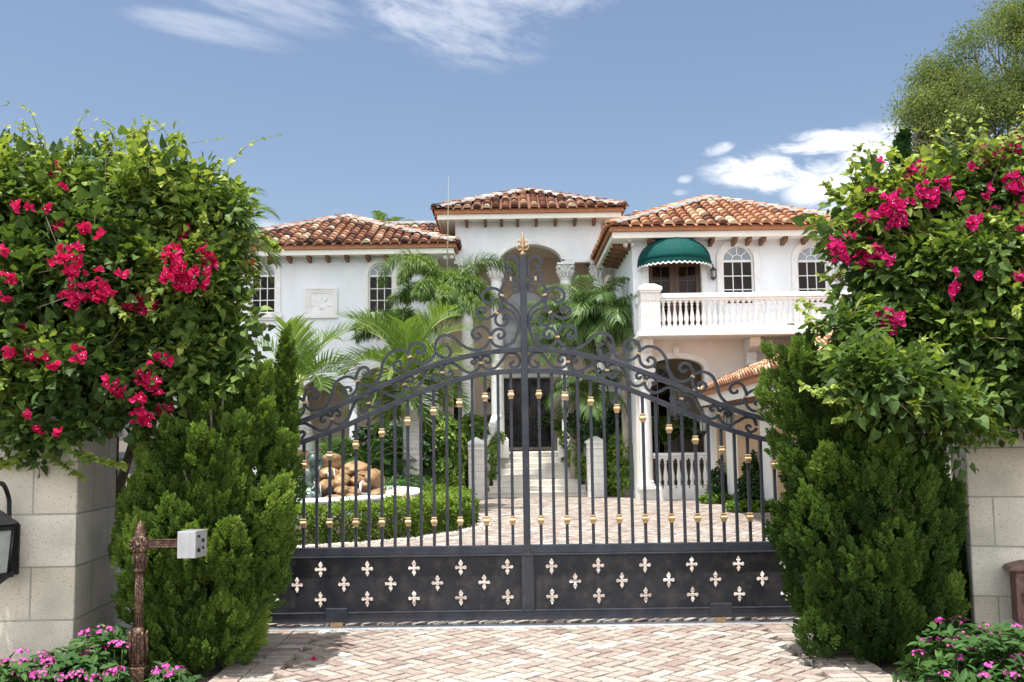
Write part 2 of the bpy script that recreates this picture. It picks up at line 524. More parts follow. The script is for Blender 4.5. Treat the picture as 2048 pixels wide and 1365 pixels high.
M['iron'] = pmat('black_iron', (.022,.027,.038), (.038,.043,.056), 9, .42, metal=.25, bump=.12, bscale=50, c3=(.062,.054,.052), c3scale=7, c3amt=.4, spec=.5)
M['panel'] = pmat('iron_panel', (.012,.013,.018), (.024,.025,.031), 4, .5, metal=.2, bump=.1, bscale=40, c3=(.075,.063,.058), c3scale=7, c3amt=.75, spec=.4)
M['gold'] = pmat('antique_gold', (.42,.285,.15), (.57,.40,.225), 30, .48, metal=.7, bump=.1)
M['bronze'] = pmat('ornate_bronze', (.055,.032,.024), (.09,.05,.035), 20, .45, metal=.5, bump=.6, bscale=70, c3=(.34,.20,.10), c3scale=28, c3amt=.75)
M['steel'] = pmat('brushed_steel', (.55,.56,.58), (.68,.69,.70), 30, .35, metal=.75, bump=.05, stretch=(1,1,.2))
M['black'] = pmat('black_metal', (.012,.012,.013), (.022,.022,.024), 20, .45, metal=.3, bump=.1)
M['glass'] = pmat('dark_glass', (.004,.004,.004), (.024,.014,.009), 2.5, .05, spec=.14)
M['glass_pale'] = pmat('pale_glass', (.16,.20,.24), (.28,.33,.38), 1.5, .08, spec=.7)
M['lamp_glass'] = pmat('lamp_glass', (.25,.27,.25), (.4,.42,.4), 8, .1, spec=.6)
M['awning'] = pmat('green_canvas', (.002,.050,.044), (.003,.064,.056), 20, .75, bump=.08, bscale=120, spec=.15)
M['bark'] = pmat('bark', (.10,.075,.05), (.19,.15,.11), 14, .9, bump=.5, stretch=(3,3,1))
M['bark_grey'] = pmat('bark_grey', (.24,.20,.165), (.42,.37,.31), 6, .9, bump=.4, stretch=(3,3,1))
M['twig'] = pmat('twig', (.16,.12,.07), (.30,.24,.16), 20, .9)
M['soil'] = pmat('soil', (.055,.042,.03), (.12,.095,.07), 14, .95, bump=.5)
M['joint'] = pmat('paving_joint', (.035,.033,.022), (.085,.078,.05), 30, .95, bump=.4)
M['brick'] = pmat('brick_paver', (.80,.79,.78), (1.12,1.1,1.08), 26, .85, bump=.4, bscale=70, spec=.2,
    rnd=[(0,(.205,.15,.13)), (1,(.50,.49,.465)), (.12,(.255,.195,.167)), (.3,(.288,.232,.196)), (.5,(.308,.263,.224)), (.75,(.33,.292,.25)), (.92,(.365,.338,.30))],
    c3=(.42,.395,.36), c3scale=9, c3amt=.4)
M['pebble'] = pmat('pebble', (.8,.8,.8), (1.05,1.05,1.05), 30, .8, rnd=[(0,(.35,.30,.24)), (1,(.72,.68,.60)), (.5,(.58,.52,.43))])
M['rock'] = pmat('boulder', (.16,.085,.034), (.36,.225,.105), 3.4, .5, bump=1.0, bscale=13, c3=(.06,.035,.02), c3scale=4.5, c3amt=.95)
M['rock_dry'] = pmat('pale_boulder', (.48,.36,.24), (.62,.50,.37), 3, .8, bump=.5, bscale=9)
M['verdigris'] = pmat('verdigris_bronze', (.045,.075,.06), (.13,.175,.15), 7, .42, metal=.35, bump=.2, c3=(.02,.03,.024), c3scale=7, c3amt=.9)
M['coral'] = stone_mat('coral_stone', (.68,.61,.49), (.82,.77,.67), (.40,.38,.31), .62, .362, pit=.62, msize=.007, stain=(.44,.43,.35))
M['pier'] = stone_mat('pier_stone', (.74,.72,.69), (.80,.78,.75), (.60,.57,.53), .34, .17, pit=.3, msize=.008, scale=30)
M['step'] = pmat('stair_stone', (.68,.645,.58), (.78,.75,.69), 5, .75, bump=.15, c3=(.52,.46,.37), c3scale=2.5, c3amt=.55)
M['palm_trunk'] = pmat('palm_trunk', (.50,.49,.46), (.66,.65,.62), 8, .9, bump=.4, c3=(.30,.28,.24), c3scale=6, c3amt=.6, stretch=(.5,.5,5))
M['copper'] = pmat('copper_vent', (.40,.20,.11), (.5,.27,.16), 10, .5, metal=.4)
M['mailbox'] = pmat('red_bronze', (.16,.085,.075), (.25,.14,.12), 12, .55, metal=.3, bump=.4, bscale=30)
M['water'] = pmat('falling_water', (.8,.82,.85), (.95,.96,.98), 20, .15, spec=.6)
M['flower_pink'] = leafmat('penta_flower', [(.42,.03,.24), (.58,.08,.36), (.68,.18,.46)], .25, .6, .2, (1.1,.9,1.0))
M['bract'] = leafmat('bougainvillea_bract', [(.40,.010,.055), (.56,.018,.10), (.66,.04,.18)], .35, .8, .06, (1.15,.8,.9))
M['bract_pink'] = leafmat('bougainvillea_bract_pink', [(.40,.010,.085), (.58,.020,.16), (.68,.05,.27)], .35, .8, .06, (1.15,.8,.9))
M['bougain'] = leafmat('bougainvillea_leaf', [(.046,.086,.024), (.085,.148,.032), (.150,.228,.042), (.27,.35,.066), (.47,.54,.15)], .36, .54, .25)
M['juniper'] = leafmat('juniper_scale', [(.050,.095,.024), (.096,.165,.034), (.165,.255,.046), (.27,.37,.075)], .34, .8, .08)
M['juniper_shaded'] = leafmat('juniper_scale_shaded', [(.034,.068,.020), (.066,.118,.028), (.115,.190,.036), (.20,.29,.060)], .32, .8, .08)  # juniper copy, its colour darkened for the shade under the bougainvillea
M['palm'] = leafmat('palm_leaf', [(.042,.095,.020), (.085,.160,.028), (.15,.235,.045), (.27,.35,.09)], .34, .48, .4)
M['palm_dark'] = leafmat('palm_leaf_dark', [(.026,.068,.018), (.055,.115,.026), (.10,.18,.040), (.23,.31,.095)], .3, .5, .4)
M['spear'] = pmat('palm_spear', (.22,.25,.15), (.30,.33,.20), 10, .6)
M['rachis'] = pmat('frond_rib', (.28,.34,.09), (.42,.45,.16), 10, .5)
M['penta_stalk'] = pmat('penta_stalk', (.05,.11,.025), (.08,.15,.03), 10, .6)
M['shrub'] = leafmat('shrub_leaf', [(.055,.115,.022), (.11,.20,.032), (.20,.30,.05), (.42,.48,.14)], .3, .55, .22)
M['hedge'] = leafmat('hedge_leaf', [(.035,.080,.012), (.075,.145,.018), (.13,.215,.026), (.22,.30,.05)], .3, .65, .15)
M['fern'] = leafmat('fern_leaf', [(.022,.07,.012), (.045,.115,.016), (.08,.17,.022)], .3, .45, .4)
M['topiary'] = leafmat('topiary_leaf', [(.014,.04,.010), (.025,.066,.014), (.045,.10,.02)], .2, .45, .35)
M['ever'] = leafmat('evergreen_leaf', [(.012,.045,.010), (.022,.072,.014), (.04,.11,.018)], .2, .5, .3)
M['tree'] = leafmat('tree_leaf', [(.085,.125,.045), (.13,.18,.06), (.19,.245,.08), (.30,.34,.13)], .42, .7, .12)
M['penta'] = leafmat('penta_leaf', [(.022,.065,.016), (.042,.10,.022), (.07,.145,.03)], .25, .6, .2)
M['grass'] = leafmat('weed', [(.05,.10,.02), (.09,.16,.03)], .2, .5, .3)
# ================================================================ ground and paving
g = MB(); g.box(-400, 400, -200, 1200, -0.5, -0.030)
tag(g.build('ground', M['soil']), kind='structure')
# paved drive: joint sheet just below the tops of the bricks
XL, XR, YG = -1.62, 2.02, 8.5
g = MB(); g.box(XL - .42, XR + .42, 1.5, YG + .2, -0.030, -0.014)
g.box(-7.6, 9.0, YG + .204, 27.6, -0.030, -0.014)
tag(g.build('paving_bed', M['joint']), kind='structure')

def brick_tops(inside, x0, x1, y0, y1, ang, L=.205, W=.1025, gap=.0045, z=0.006, cx=0, cy=0):
    """herringbone of single bricks, each its own bevelled top with its own height and tilt"""
    c, s = math.cos(ang), math.sin(ang)
    rad = max(abs(x1-x0), abs(y1-y0)) * .75 + 1
    n = int(rad / W) + 2
    V, F, A = [], [], []
    mx, my = (x0+x1)/2, (y0+y1)/2
    for i in range(-n, n):
        for j in range(-n, n):
            k = (i - j) % 4
            if k == 0: a0, a1, b0, b1 = i*W, (i+2)*W, j*W, (j+1)*W
            elif k == 3: a0, a1, b0, b1 = i*W, (i+1)*W, j*W, (j+2)*W
            else: continue
            am, bm_ = (a0+a1)/2, (b0+b1)/2
            wx, wy = mx + am*c - bm_*s, my + am*s + bm_*c
            if not inside(wx, wy): continue
            add_brick(V, F, A, a0+gap, a1-gap, b0+gap, b1-gap, lambda p, q: (mx + p*c - q*s, my + p*s + q*c), z)
    return V, F, A
def add_brick(V, F, A, a0, a1, b0, b1, tr, z):
    h = z + random.gauss(0, .0016)
    tx, ty = random.gauss(0, .006), random.gauss(0, .008)
    bv = .006
    j = lambda: random.uniform(-.0025, .0025)
    am, bm_ = (a0+a1)/2, (b0+b1)/2
    n = len(V)
    for (p, q) in ((a0,b0),(a1,b0),(a1,b1),(a0,b1)):
        x, y = tr(p + j(), q + j()); V.append((x, y, -0.018))
    for (p, q) in ((a0+bv,b0+bv),(a1-bv,b0+bv),(a1-bv,b1-bv),(a0+bv,b1-bv)):
        x, y = tr(p + j(), q + j()); V.append((x, y, h + (p-am)*tx + (q-bm_)*ty))
    F += [(n+4,n+5,n+6,n+7),(n,n+1,n+5,n+4),(n+1,n+2,n+6,n+5),(n+2,n+3,n+7,n+6),(n+3,n,n+4,n+7)]
    r = random.random()
    A += [r]*5
V1, F1, A1 = brick_tops(lambda x, y: XL+.03 < x < XR-.03 and 1.8 < y < YG + .16, -2, 2.4, 1.8, YG + .2, R(-45))
# soldier courses along both edges of the drive
for x0, sg in ((XL, -1), (XR, 1)):
    y = 1.8
    while y < YG + .1:
        for c in range(2):
            xa = x0 + sg*(.2075*c + .004); xb = x0 + sg*(.2075*(c+1) - .004)
            add_brick(V1, F1, A1, min(xa, xb), max(xa, xb), y + .004, y + .1, lambda p, q: (p, q), .010)
        y += .1045
me = np_mesh('drive_paving', V1, [(np.array(F1), False)], [np.array(A1)])
tag(link_mesh('drive_paving', me, M['brick']), kind='structure')
V1, F1, A1 = brick_tops(lambda x, y: -4.6 < x < 6.4 and YG + .26 < y < 26.2, -4.6, 6.4, YG, 26.2, R(-45))
me = np_mesh('courtyard_paving', V1, [(np.array(F1), False)], [np.array(A1)])
tag(link_mesh('courtyard_paving', me, M['brick']), kind='structure')

# ================================================================ mansion
house = thing('mansion', 'white two-storey villa with red barrel tile hip roofs behind the gate', 'house', (0.5, 28, 0))

def add_roof(x0, x1, y0, y1, ze, slope, mat, fascia_h=.13, white_h=.15, expo=.32, sp=.262, left=True, right=True, name='roof'):
    """hip roof: x0..x1, y0..y1 is the eave line, ze the height of the tile edge"""
    W, D = x1 - x0, y1 - y0
    h = min(W, D) / 2
    zt = ze + slope * h
    rd0 = (x0 + h, x1 - h) if W > D else ((x0+x1)/2,)*2
    ry0 = (y0 + h, y1 - h) if D > W else ((y0+y1)/2,)*2
    A, B, C, Dd = (x0,y0,ze), (x1,y0,ze), (x1,y1,ze), (x0,y1,ze)
    P, Q = (rd0[0], ry0[0], zt), (rd0[1], ry0[1], zt)
    base = MB()
    if W >= D: base.add([A,B,C,Dd,P,Q], [(0,1,5,4),(1,2,5),(2,3,4,5),(3,0,4)])
    else: base.add([A,B,C,Dd,P,Q], [(0,1,4),(1,2,5,4),(2,3,5),(3,0,4,5)])
    base.v = [(x, y, z - .03) for x, y, z in base.v]
    roof = base.build(name, M['pan'], house)
    tl = MB()
    def face(O, ud, vd, width, run):
        """tiles on one slope: O eave corner, ud along the eave, vd uphill (horizontal)"""
        n = max(1, round(width / sp)); s = width / n
        rows = int(run / expo) + 1
        k = math.sqrt(1 + slope*slope)
        O, ud, vd = Vector(O), Vector(ud), Vector(vd)
        up3 = (vd + Vector((0,0,slope))).normalized()
        nm = ud.cross(up3).normalized()
        if nm.z < 0: nm = -nm
        for i in range(n):
            uc = (i + .5) * s
            jit = random.uniform(-.012, .012)
            for j in range(rows):
                v0 = j * expo * .94 - .05
                v1 = v0 + expo * 1.12
                lim = min(uc, width - uc, run)
                if v0 + .05 > lim: break
                v1 = min(v1, lim + .12)
                r0, r1 = s*.43, s*.35
                rr = random.random()
                vs, fs = [], []
                seg = 6
                lift = random.uniform(0, .012)
                for (vv, r, lf) in ((v0, r0, .030 + lift), (v1, r1, .0)):
                    for q in range(seg + 1):
                        a = math.pi * q / seg
                        vs.append(O + ud*(uc + jit + r*math.cos(a)) + up3*(vv*k) + nm*(r*.82*math.sin(a) + lf))
                for q in range(seg):
                    fs.append((q, q+1, seg+1+q+1, seg+1+q))
                fs.append(tuple(range(seg+1)))
                tl.add(vs, fs, False, rr)
                # the mouth below the lowest cover tile: pan edge
            vs = []
            for q in range(5):
                a = math.pi * q / 4
                vs.append(O + ud*(uc + s*.5 + s*.2*math.cos(a)) + up3*(-.06*k) + nm*(.02 - s*.12*math.sin(a)))
            vs2 = [v + up3*.25 for v in vs]
            tl.add(vs + vs2, [(q, q+1, q+6, q+5) for q in range(4)], False, random.uniform(.15, .5))
    if W >= D:
        face(A, (1,0,0), (0,1,0), W, h)
        face(B, (0,1,0), (-1,0,0), D, h) if right else None
        face(Dd, (0,-1,0), (1,0,0), D, h) if left else None
    else:
        face(A, (1,0,0), (0,1,0), W, h); face(B, (0,1,0), (-1,0,0), D, h); face(Dd, (0,-1,0), (1,0,0), D, h)
    link_mesh('barrel_tiles', tl.mesh('barrel_tiles', True), mat, roof)
    # hips: barrel caps bedded in pale mortar
    hm, hc = MB(), MB()
    for (a, b) in ((A, P), (B, Q), (C, Q), (Dd, P)) + (((P, Q),) if (Vector(P)-Vector(Q)).length > .1 else ()):
        a, b = Vector(a), Vector(b)
        L = (b - a).length; d = (b-a)/L
        sd = d.cross(Vector((0,0,1))).normalized(); n = max(2, int(L/.36))
        # ragged mortar bed
        m = n*4
        vs = []
        for i in range(m+1):
            p = a + d*(L*i/m)
            wv = .20 + .055*math.sin(i*2.1 + a.x) + random.uniform(-.03, .03)
            for q in range(7):
                t = math.pi*q/6
                vs.append(p + sd*(wv*math.cos(t)) + Vector((0,0,.02 + .095*math.sin(t) + random.uniform(-.012,.012))))
        hm.add(vs, [(i*7+q, i*7+q+1, (i+1)*7+q+1, (i+1)*7+q) for i in range(m) for q in range(6)], True)
        for i in range(n):
            p0, p1 = a + d*(L*i/n - .03), a + d*(L*(i+1)/n + .03)
            vs = []
            for (p, r, lf) in ((p0, .105, .085), (p1, .085, .062)):
                for q in range(7):
                    t = math.pi*q/6
                    vs.append(p + sd*(r*math.cos(t)) + Vector((0,0,lf + r*.75*math.sin(t))))
            hc.add(vs, [(q, q+1, q+8, q+7) for q in range(6)] + [tuple(range(7))], False, random.random()**.5 if random.random() < .5 else random.random()*.6+.3)
    hm.build('hip_mortar', M['mortar'], roof)
    link_mesh('hip_cap', hc.mesh('hip_cap', True), mat, roof)
    # terracotta edge, white fascia, boarded soffit
    fz = MB()
    i = .02
    fz.box(x0+i, x1-i, y0+i, y0+i+.05, ze-fascia_h, ze-.005)
    fz.box(x0+i, x0+i+.05, y0+i+.052, y1-i, ze-fascia_h, ze-.005)
    fz.box(x1-i-.05, x1-i, y0+i+.052, y1-i, ze-fascia_h, ze-.005)
    fz.build('eave_edge', M['fascia'], roof)
    i = .09
    wz = MB(); zb = ze - fascia_h - white_h
    wz.box(x0+i, x1-i, y0+i, y0+i+.05, zb, ze-fascia_h-.003)
    wz.box(x0+i, x0+i+.05, y0+i+.052, y1-i, zb, ze-fascia_h-.003)
    wz.box(x1-i-.05, x1-i, y0+i+.052, y1-i, zb, ze-fascia_h-.003)
    wz.build('white_fascia', M['cream'], roof)
    sf = MB(); sf.box(x0+i+.052, x1-i-.052, y0+i+.052, y1-i, zb+.03, zb+.06)
    sf.build('soffit', M['white'], roof)
    return roof, zb

def rafters(roof, pts, y_wall, zb, out=.42, axis='y', w=.085, hgt=.13):
    """carved rafter tails under the soffit"""
    for p in pts:
        m = MB()
        z1 = zb + .028
        prof = [(0, z1), (0, z1-hgt*1.25), (-out*.25, z1-hgt*1.2), (-out*.55, z1-hgt*.95), (-out*.7, z1-hgt*1.05), (-out*.92, z1-hgt*.7), (-out, z1-hgt*.35), (-out, z1)]
        if axis == 'y': m.prism_yz([(y_wall + a, b) for a, b in prof], p - w/2, p + w/2)
        else: m.prism_xz([(y_wall + a, b) for a, b in prof], p - w/2, p + w/2)
        m.build('rafter_tail', M['rafter'], roof)

# ---- the eave lines measured from the photograph
# right wing
RW_Y, RW_X0, RW_X1 = 24.0, 2.95, 8.2
rw_ze = Z(1450, 449, 23.35)
r_roof, rw_zb = add_roof(2.33, 8.27, 23.35, 29.35, rw_ze, .44, M['tile'])
rafters(r_roof, [X(p, 478, RW_Y) for p in (1297, 1419, 1464, 1492, 1520, 1563, 1604, 1645, 1690)], RW_Y, rw_zb, .45)
rafters(r_roof, [24.35, 24.9, 25.45, 26.0, 26.55, 27.1], RW_X0, rw_zb, .45, axis='x')
# left wing
LW_Y, LW_X0, LW_X1 = 27.5, -8.3, -2.05
lw_ze = Z(700, 488, 26.9)
l_roof, lw_zb = add_roof(-8.75, -1.47, 26.9, 34.2, lw_ze, .42, M['tile_dark'])
rafters(l_roof, [X(p, 510, LW_Y) for p in (545, 582, 621, 658, 696, 738, 774, 815, 852)], LW_Y, lw_zb, .42)
# centre block
CB_Y, CB_X0, CB_X1 = 28.0, -1.57, 2.57
cb_ze = Z(1062, 416, 27.4)
c_roof, cb_zb = add_roof(-2.13, 3.19, 27.4, 32.8, cb_ze, .42, M['tile_dark'])
rafters(c_roof, [X(p, 440, CB_Y) for p in (934, 971, 1003, 1035, 1072, 1110, 1149, 1187)], CB_Y, cb_zb, .45)
# low roof linking the left wing to the centre block
lk = MB()
ya, yb = 29.6, 32.6
za, zb_ = Z(830, 492, 29.6), Z(850, 452, 31.6)
lk.add([(-4.6, ya, za), (-1.6, ya, za), (-1.6, 31.6, zb_), (-4.0, 31.6, zb_), (-1.6, 34, za), (-4.6, 34, za)], [(0,1,2,3), (3,2,4,5)])
link = lk.build('roof', M['pan'], house)
tl = MB()
sl = Vector((0, 31.6-ya, zb_-za)); Ls = sl.length; sl.normalize(); nm = Vector((0, -sl.z, sl.y))
for i in range(11):
    x = -4.35 + i*.262
    for j in range(int(Ls/.32)+1):
        vs = []
        for (v, r, lf) in ((j*.31-.04, .112, .03), (j*.31+.32, .09, 0)):
            for q in range(7):
                t = math.pi*q/6
                vs.append(Vector((x + r*math.cos(t), ya, za)) + sl*min(v, Ls) + nm*(r*.82*math.sin(t) + lf))
        tl.add(vs, [(q, q+1, q+8, q+7) for q in range(6)] + [tuple(range(7))], False, random.random())
link_mesh('barrel_tiles', tl.mesh('barrel_tiles', True), M['tile_dark'], link)
rc = MB(); rc.tube([(-4.0, 31.6, zb_+.03), (-1.7, 31.6, zb_+.03)], .13, 10); rc.build('hip_mortar', M['mortar'], link)

# ---- windows
def arched_window(xc, w, z0, zs, y, h=None, sur=.145, sill=True, rows=3, cols=3, glass='glass', fan=True, sur_mat='cast', z_sur=None, frame='white', head='glass_pale'):
    fw = .045
    win = plate_mb(arch(xc, w, z0, zs, h), [arch(xc, w-2*fw, z0+fw, zs, (h or w/2)-fw)], y+.07, y+.13)
    h_ = (h or w/2)
    win.box(xc-w/2+fw, xc+w/2-fw, y+.065, y+.125, zs-.035, zs+.02)
    bw = .011
    for i in range(1, cols):
        x = xc - w/2 + fw + (w-2*fw)*i/cols
        win.box(x-bw, x+bw, y+.085, y+.115, z0+fw, zs-.036)
    for j in range(1, rows):
        z = z0 + fw + (zs-.036-z0-fw)*j/rows
        win.box(xc-w/2+fw, xc+w/2-fw, y+.084, y+.114, z-bw, z+bw)
    if fan:
        for a in (45, 90, 135):
            ca, sa = math.cos(R(a)), math.sin(R(a))
            win.ribbon([(xc + .34*h_*ca, zs + .02 + .34*h_*sa), (xc + (w/2-fw)*ca, zs + (h_-fw)*sa)], bw, y+.085, y+.115)
        win.ribbon([(xc + .34*h_*math.cos(R(a)), zs + .02 + .34*h_*math.sin(R(a))) for a in range(0, 181, 15)], bw, y+.0845, y+.1145)
    wo = win.build('window', M[frame], house)
    plate_mb(rect(xc-w/2+.02, xc+w/2-.02, z0+.02, zs), [], y+.098, y+.103).build('pane', M[glass], wo)
    p2 = [(xc - w/2 + .02, zs+.002), (xc + w/2 - .02, zs+.002)] + [(xc + (w/2-.02)*math.cos(math.pi*k/18), zs + .002 + (h_-.02)*math.sin(math.pi*k/18)) for k in range(1, 18)]
    plate_mb(p2, [], y+.098, y+.103).build('pane', M[head], wo)
    if sur:
        zb = z0 if z_sur is None else z_sur
        s1 = plate_mb(arch(xc, w+2*sur, zb, zs, h_+sur), [arch(xc, w-.004, z0-.02 if sill else zb+.002, zs, h_-.002)] if sill else [], y-.05, y+.02) if sill else None
        if s1 is None:
            o = arch(xc, w+2*sur, zb, zs, h_+sur); i_ = arch(xc, w-.004, zb, zs, h_-.002)
            # open-bottomed band
            n = len(o) - 2
            out = [o[1]] + o[2:] + [o[0]]; inn = [i_[1]] + i_[2:] + [i_[0]]
            s1 = MB()
            vs = [(a, y-.05, b) for a, b in out] + [(a, y-.05, b) for a, b in inn] + [(a, y+.02, b) for a, b in out] + [(a, y+.02, b) for a, b in inn]
            k = len(out)
            fs = []
            for q in range(k-1):
                fs += [(q, q+1, k+q+1, k+q), (2*k+q, 3*k+q, 3*k+q+1, 2*k+q+1), (q, 2*k+q, 2*k+q+1, q+1), (k+q, k+q+1, 3*k+q+1, 3*k+q)]
            s1.add(vs, fs)
        s1.build('surround', M[sur_mat], wo, bevel=.012)
    if sill:
        m = MB(); m.box(xc-w/2-sur-.06, xc+w/2+sur+.06, y-.13, y+.02, z0-.14, z0-.021)
        m.box(xc-w/2-sur-.02, xc+w/2+sur+.02, y-.08, y+.02, z0-.20, z0-.142)
        m.build('sill', M[sur_mat], wo, bevel=.012)
    return wo

# ================================================================ left wing
lw_holes, lw_win = [], []
for pl, pr in ((503, 549), (738, 784)):
    xa, xb = X(pl, 590, LW_Y), X(pr, 590, LW_Y)
    xc, w = (xa+xb)/2, xb - xa + .05
    zs, z0 = Z((pl+pr)/2, 551, LW_Y), Z((pl+pr)/2, 627, LW_Y)
    lw_holes.append(arch(xc, w, z0, zs)); lw_win.append((xc, w, z0, zs))
GA = []   # loggia arches on the ground floor
for (pl, pr, top, spy) in ((596, 699, 756, 800), (714, 806, 736, 786)):
    xa, xb = X(pl, 800, LW_Y), X(pr, 800, LW_Y)
    zs = Z(650, spy, LW_Y)
    GA.append(arch((xa+xb)/2, xb-xa, .1, zs, Z(650, top, LW_Y) - zs))
plate_mb(rect(LW_X0, LW_X1, -.02, lw_zb+.05), lw_holes + GA, LW_Y, LW_Y+.25).build('wall', M['stucco'], house)
m = MB(); m.box(LW_X1-.25, LW_X1, LW_Y+.252, 33.6, -.02, lw_zb+.05)
m.box(LW_X0, LW_X0+.25, LW_Y+.252, 33.6, -.02, lw_zb+.05)
m.box(LW_X0+.252, LW_X1-.252, 30.2, 30.4, -.02, 4.4); m.box(LW_X0+.252, LW_X1-.252, LW_Y+.252, 30.198, 4.2, 4.35)
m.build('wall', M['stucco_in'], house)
for a in lw_win: arched_window(*a, LW_Y)
for g_, yy_ in zip(GA, (0, 1)):
    out = [(x, z) for x, z in g_]
    xs = [q[0] for q in g_]; xc, w = (min(xs)+max(xs))/2, max(xs)-min(xs)
    zs = g_[2][1]; hh = max(q[1] for q in g_) - zs
    n = 24
    band = [(xc + (w/2+.05)*math.cos(math.pi*k/n), zs + (hh+.05)*math.sin(math.pi*k/n)) for k in range(n+1)]
    m = MB(); m.ribbon(band, .055, LW_Y-.04, LW_Y+.0); m.build('arch_trim', M['cast'], house)
# loggia back wall: pale window and tiled niche
arched_window(X(822, 800, 30.2), .55, 1.2, Z(822, 790, 30.15), 30.05, rows=2, cols=2, sur=.1, glass='glass', fan=False)
# relief panel
xa, xb, z1, z0 = X(609, 600, LW_Y), X(675, 600, LW_Y), Z(640, 575, LW_Y), Z(640, 637, LW_Y)
m = MB()
for k, (i0, i1, yo) in enumerate(((0, .07, .07), (.07, .13, .05), (.13, .17, .035))):
    m.merge(plate_mb(rect(xa+i0, xb-i0, z0+i0, z1-i0), [rect(xa+i1, xb-i1, z0+i1, z1-i1)], LW_Y-yo, LW_Y+.002))
rp = m.build('relief_panel', M['cast'], house, bevel=.006)
m = MB(); m.box(xa+.17, xb-.17, LW_Y-.014, LW_Y+.002, z0+.17, z1-.17)
m.build('panel_ground', M['cast'], rp)
m = MB()
cx_, cz_ = (xa+xb)/2, (z0+z1)/2
for k in range(5):      # carved plant: a stem with curling leaves
    a0 = -60 + 30*k
    pts = [(cx_, LW_Y-.006, z0+.22)]
    for t in range(1, 9):
        rr_ = .045*t
        ang = R(90 - a0*.5 - a0*.09*t)
        pts.append((cx_ + rr_*math.cos(ang)*.75, LW_Y-.006, z0+.22 + rr_*math.sin(ang)*1.1))
    m.tube(pts, [.02 + .012*math.sin(i*1.1) for i in range(9)], 6)
    m.lathe(pts[-1][0], LW_Y-.004, [(.0, pts[-1][2]-.04), (.035, pts[-1][2]), (.0, pts[-1][2]+.04)], 8)
m.build('carving', M['cast'], rp)
# floodlight under the eave corner
def floodlight(x, y, z):
    m = MB(); m.box(x-.06, x+.06, y-.05, y+.05, z-.03, z)
    for s in (-1, 1):
        m.tube([(x + s*.03, y, z-.03), (x + s*.07, y-.02, z-.09)], .012, 6)
        m.tube([(x + s*.06, y+.02, z-.06), (x + s*.10, y-.06, z-.13)], [.03, .06], 10)
    m.build('floodlight', M['white'], house)
floodlight(X(897, 508, 27.2), 27.2, lw_zb+.03)
floodlight(X(1258, 476, 23.9), 23.9, rw_zb+.03)

# ================================================================ centre block with the entrance porch
CX = .50
a_c = X(1061, 520, CB_Y)
a_w = X(1123, 522, CB_Y) - X(999, 522, CB_Y)
a_zs = Z(1061, 524, CB_Y); a_h = Z(1061, 490, CB_Y) - a_zs
zbeam = a_zs + .02
op = arch(a_c, a_w, a_zs - .05, a_zs, a_h)
outer = [(CB_X0, cb_zb+.05), (CB_X0, zbeam-.03)] + [(a_c - a_w/2, zbeam-.03)] + [(a_c - a_w/2*math.cos(math.pi*k/24), a_zs + a_h*math.sin(math.pi*k/24)) for k in range(1, 24)] + [(a_c + a_w/2, zbeam-.03), (CB_X1, zbeam-.03), (CB_X1, cb_zb+.05)]
plate_mb(outer, [], CB_Y, CB_Y+.35).build('wall', M['stucco'], house)
m = MB()   # arch moulding and beam mouldings over the columns
for rr_, dy, hw in ((.045, .06, .04), (.12, .035, .035)):
    m.ribbon([(a_c - (a_w/2+rr_)*math.cos(math.pi*k/28), a_zs + (a_h+rr_)*math.sin(math.pi*k/28)) for k in range(29)], hw, CB_Y-dy, CB_Y-.001)
m.box(a_c+a_w/2, CB_X1+.04, CB_Y-.06, CB_Y-.001, zbeam-.06, zbeam+.03)
m.box(CB_X0-.04, a_c-a_w/2, CB_Y-.06, CB_Y-.001, zbeam-.06, zbeam+.03)
m.build('arch_trim', M['cast'], house)
m = MB(); ks = a_zs + a_h
m.prism_xz([(a_c-.07+.2, ks+.03), (a_c+.03+.2, ks+.01), (a_c+.05+.2, ks+.17), (a_c-.09+.2, ks+.19)], CB_Y-.09, CB_Y-.002)
m.build('keystone', M['cast'], house)
# back wall of the porch, ceiling and side walls
PB_Y = 30.9
z_land = 1.08
dxa, dxb = X(1006, 830, PB_Y), X(1106, 830, PB_Y)
d_c, d_w = (dxa+dxb)/2, dxb - dxa
d_z1 = Z(1056, 757, PB_Y)
wz0, wzs = Z(1050, 706, PB_Y), Z(1050, 625, PB_Y)
w_c, w_w = X(1050, 640, PB_Y), X(1096, 640, PB_Y) - X(1004, 640, PB_Y)
sw = []
for pl, pr in ((898, 936), (1199, 1237)):
    sw.append((X((pl+pr)/2, 800, PB_Y), X(pr, 800, PB_Y) - X(pl, 800, PB_Y), Z(920, 852, PB_Y), Z(920, 772, PB_Y)))
holes = [rect(d_c-d_w/2, d_c+d_w/2, z_land+.1, d_z1), arch(w_c, w_w, wz0, wzs)] + [rect(a-b/2, a+b/2, c, d+.35) for a, b, c, d in sw]
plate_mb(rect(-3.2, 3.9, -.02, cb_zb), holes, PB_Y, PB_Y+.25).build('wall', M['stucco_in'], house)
m = MB()
m.box(CB_X0, CB_X0+.22, CB_Y+.352, PB_Y-.002, zbeam-.03, cb_zb); m.box(CB_X1-.22, CB_X1, CB_Y+.352, PB_Y-.002, zbeam-.03, cb_zb)
m.box(CB_X0+.222, CB_X1-.222, CB_Y+.352, PB_Y-.002, a_zs+a_h+.12, a_zs+a_h+.2)
m.box(-3.2, 3.9, PB_Y+.252, PB_Y+.4, -.02, cb_zb)
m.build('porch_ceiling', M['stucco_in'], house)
arched_window(w_c, w_w, wz0, wzs, PB_Y, sur=.12, sill=True, rows=2, cols=3, sur_mat='stucco_in', frame='stucco_in', glass='glass_pale')
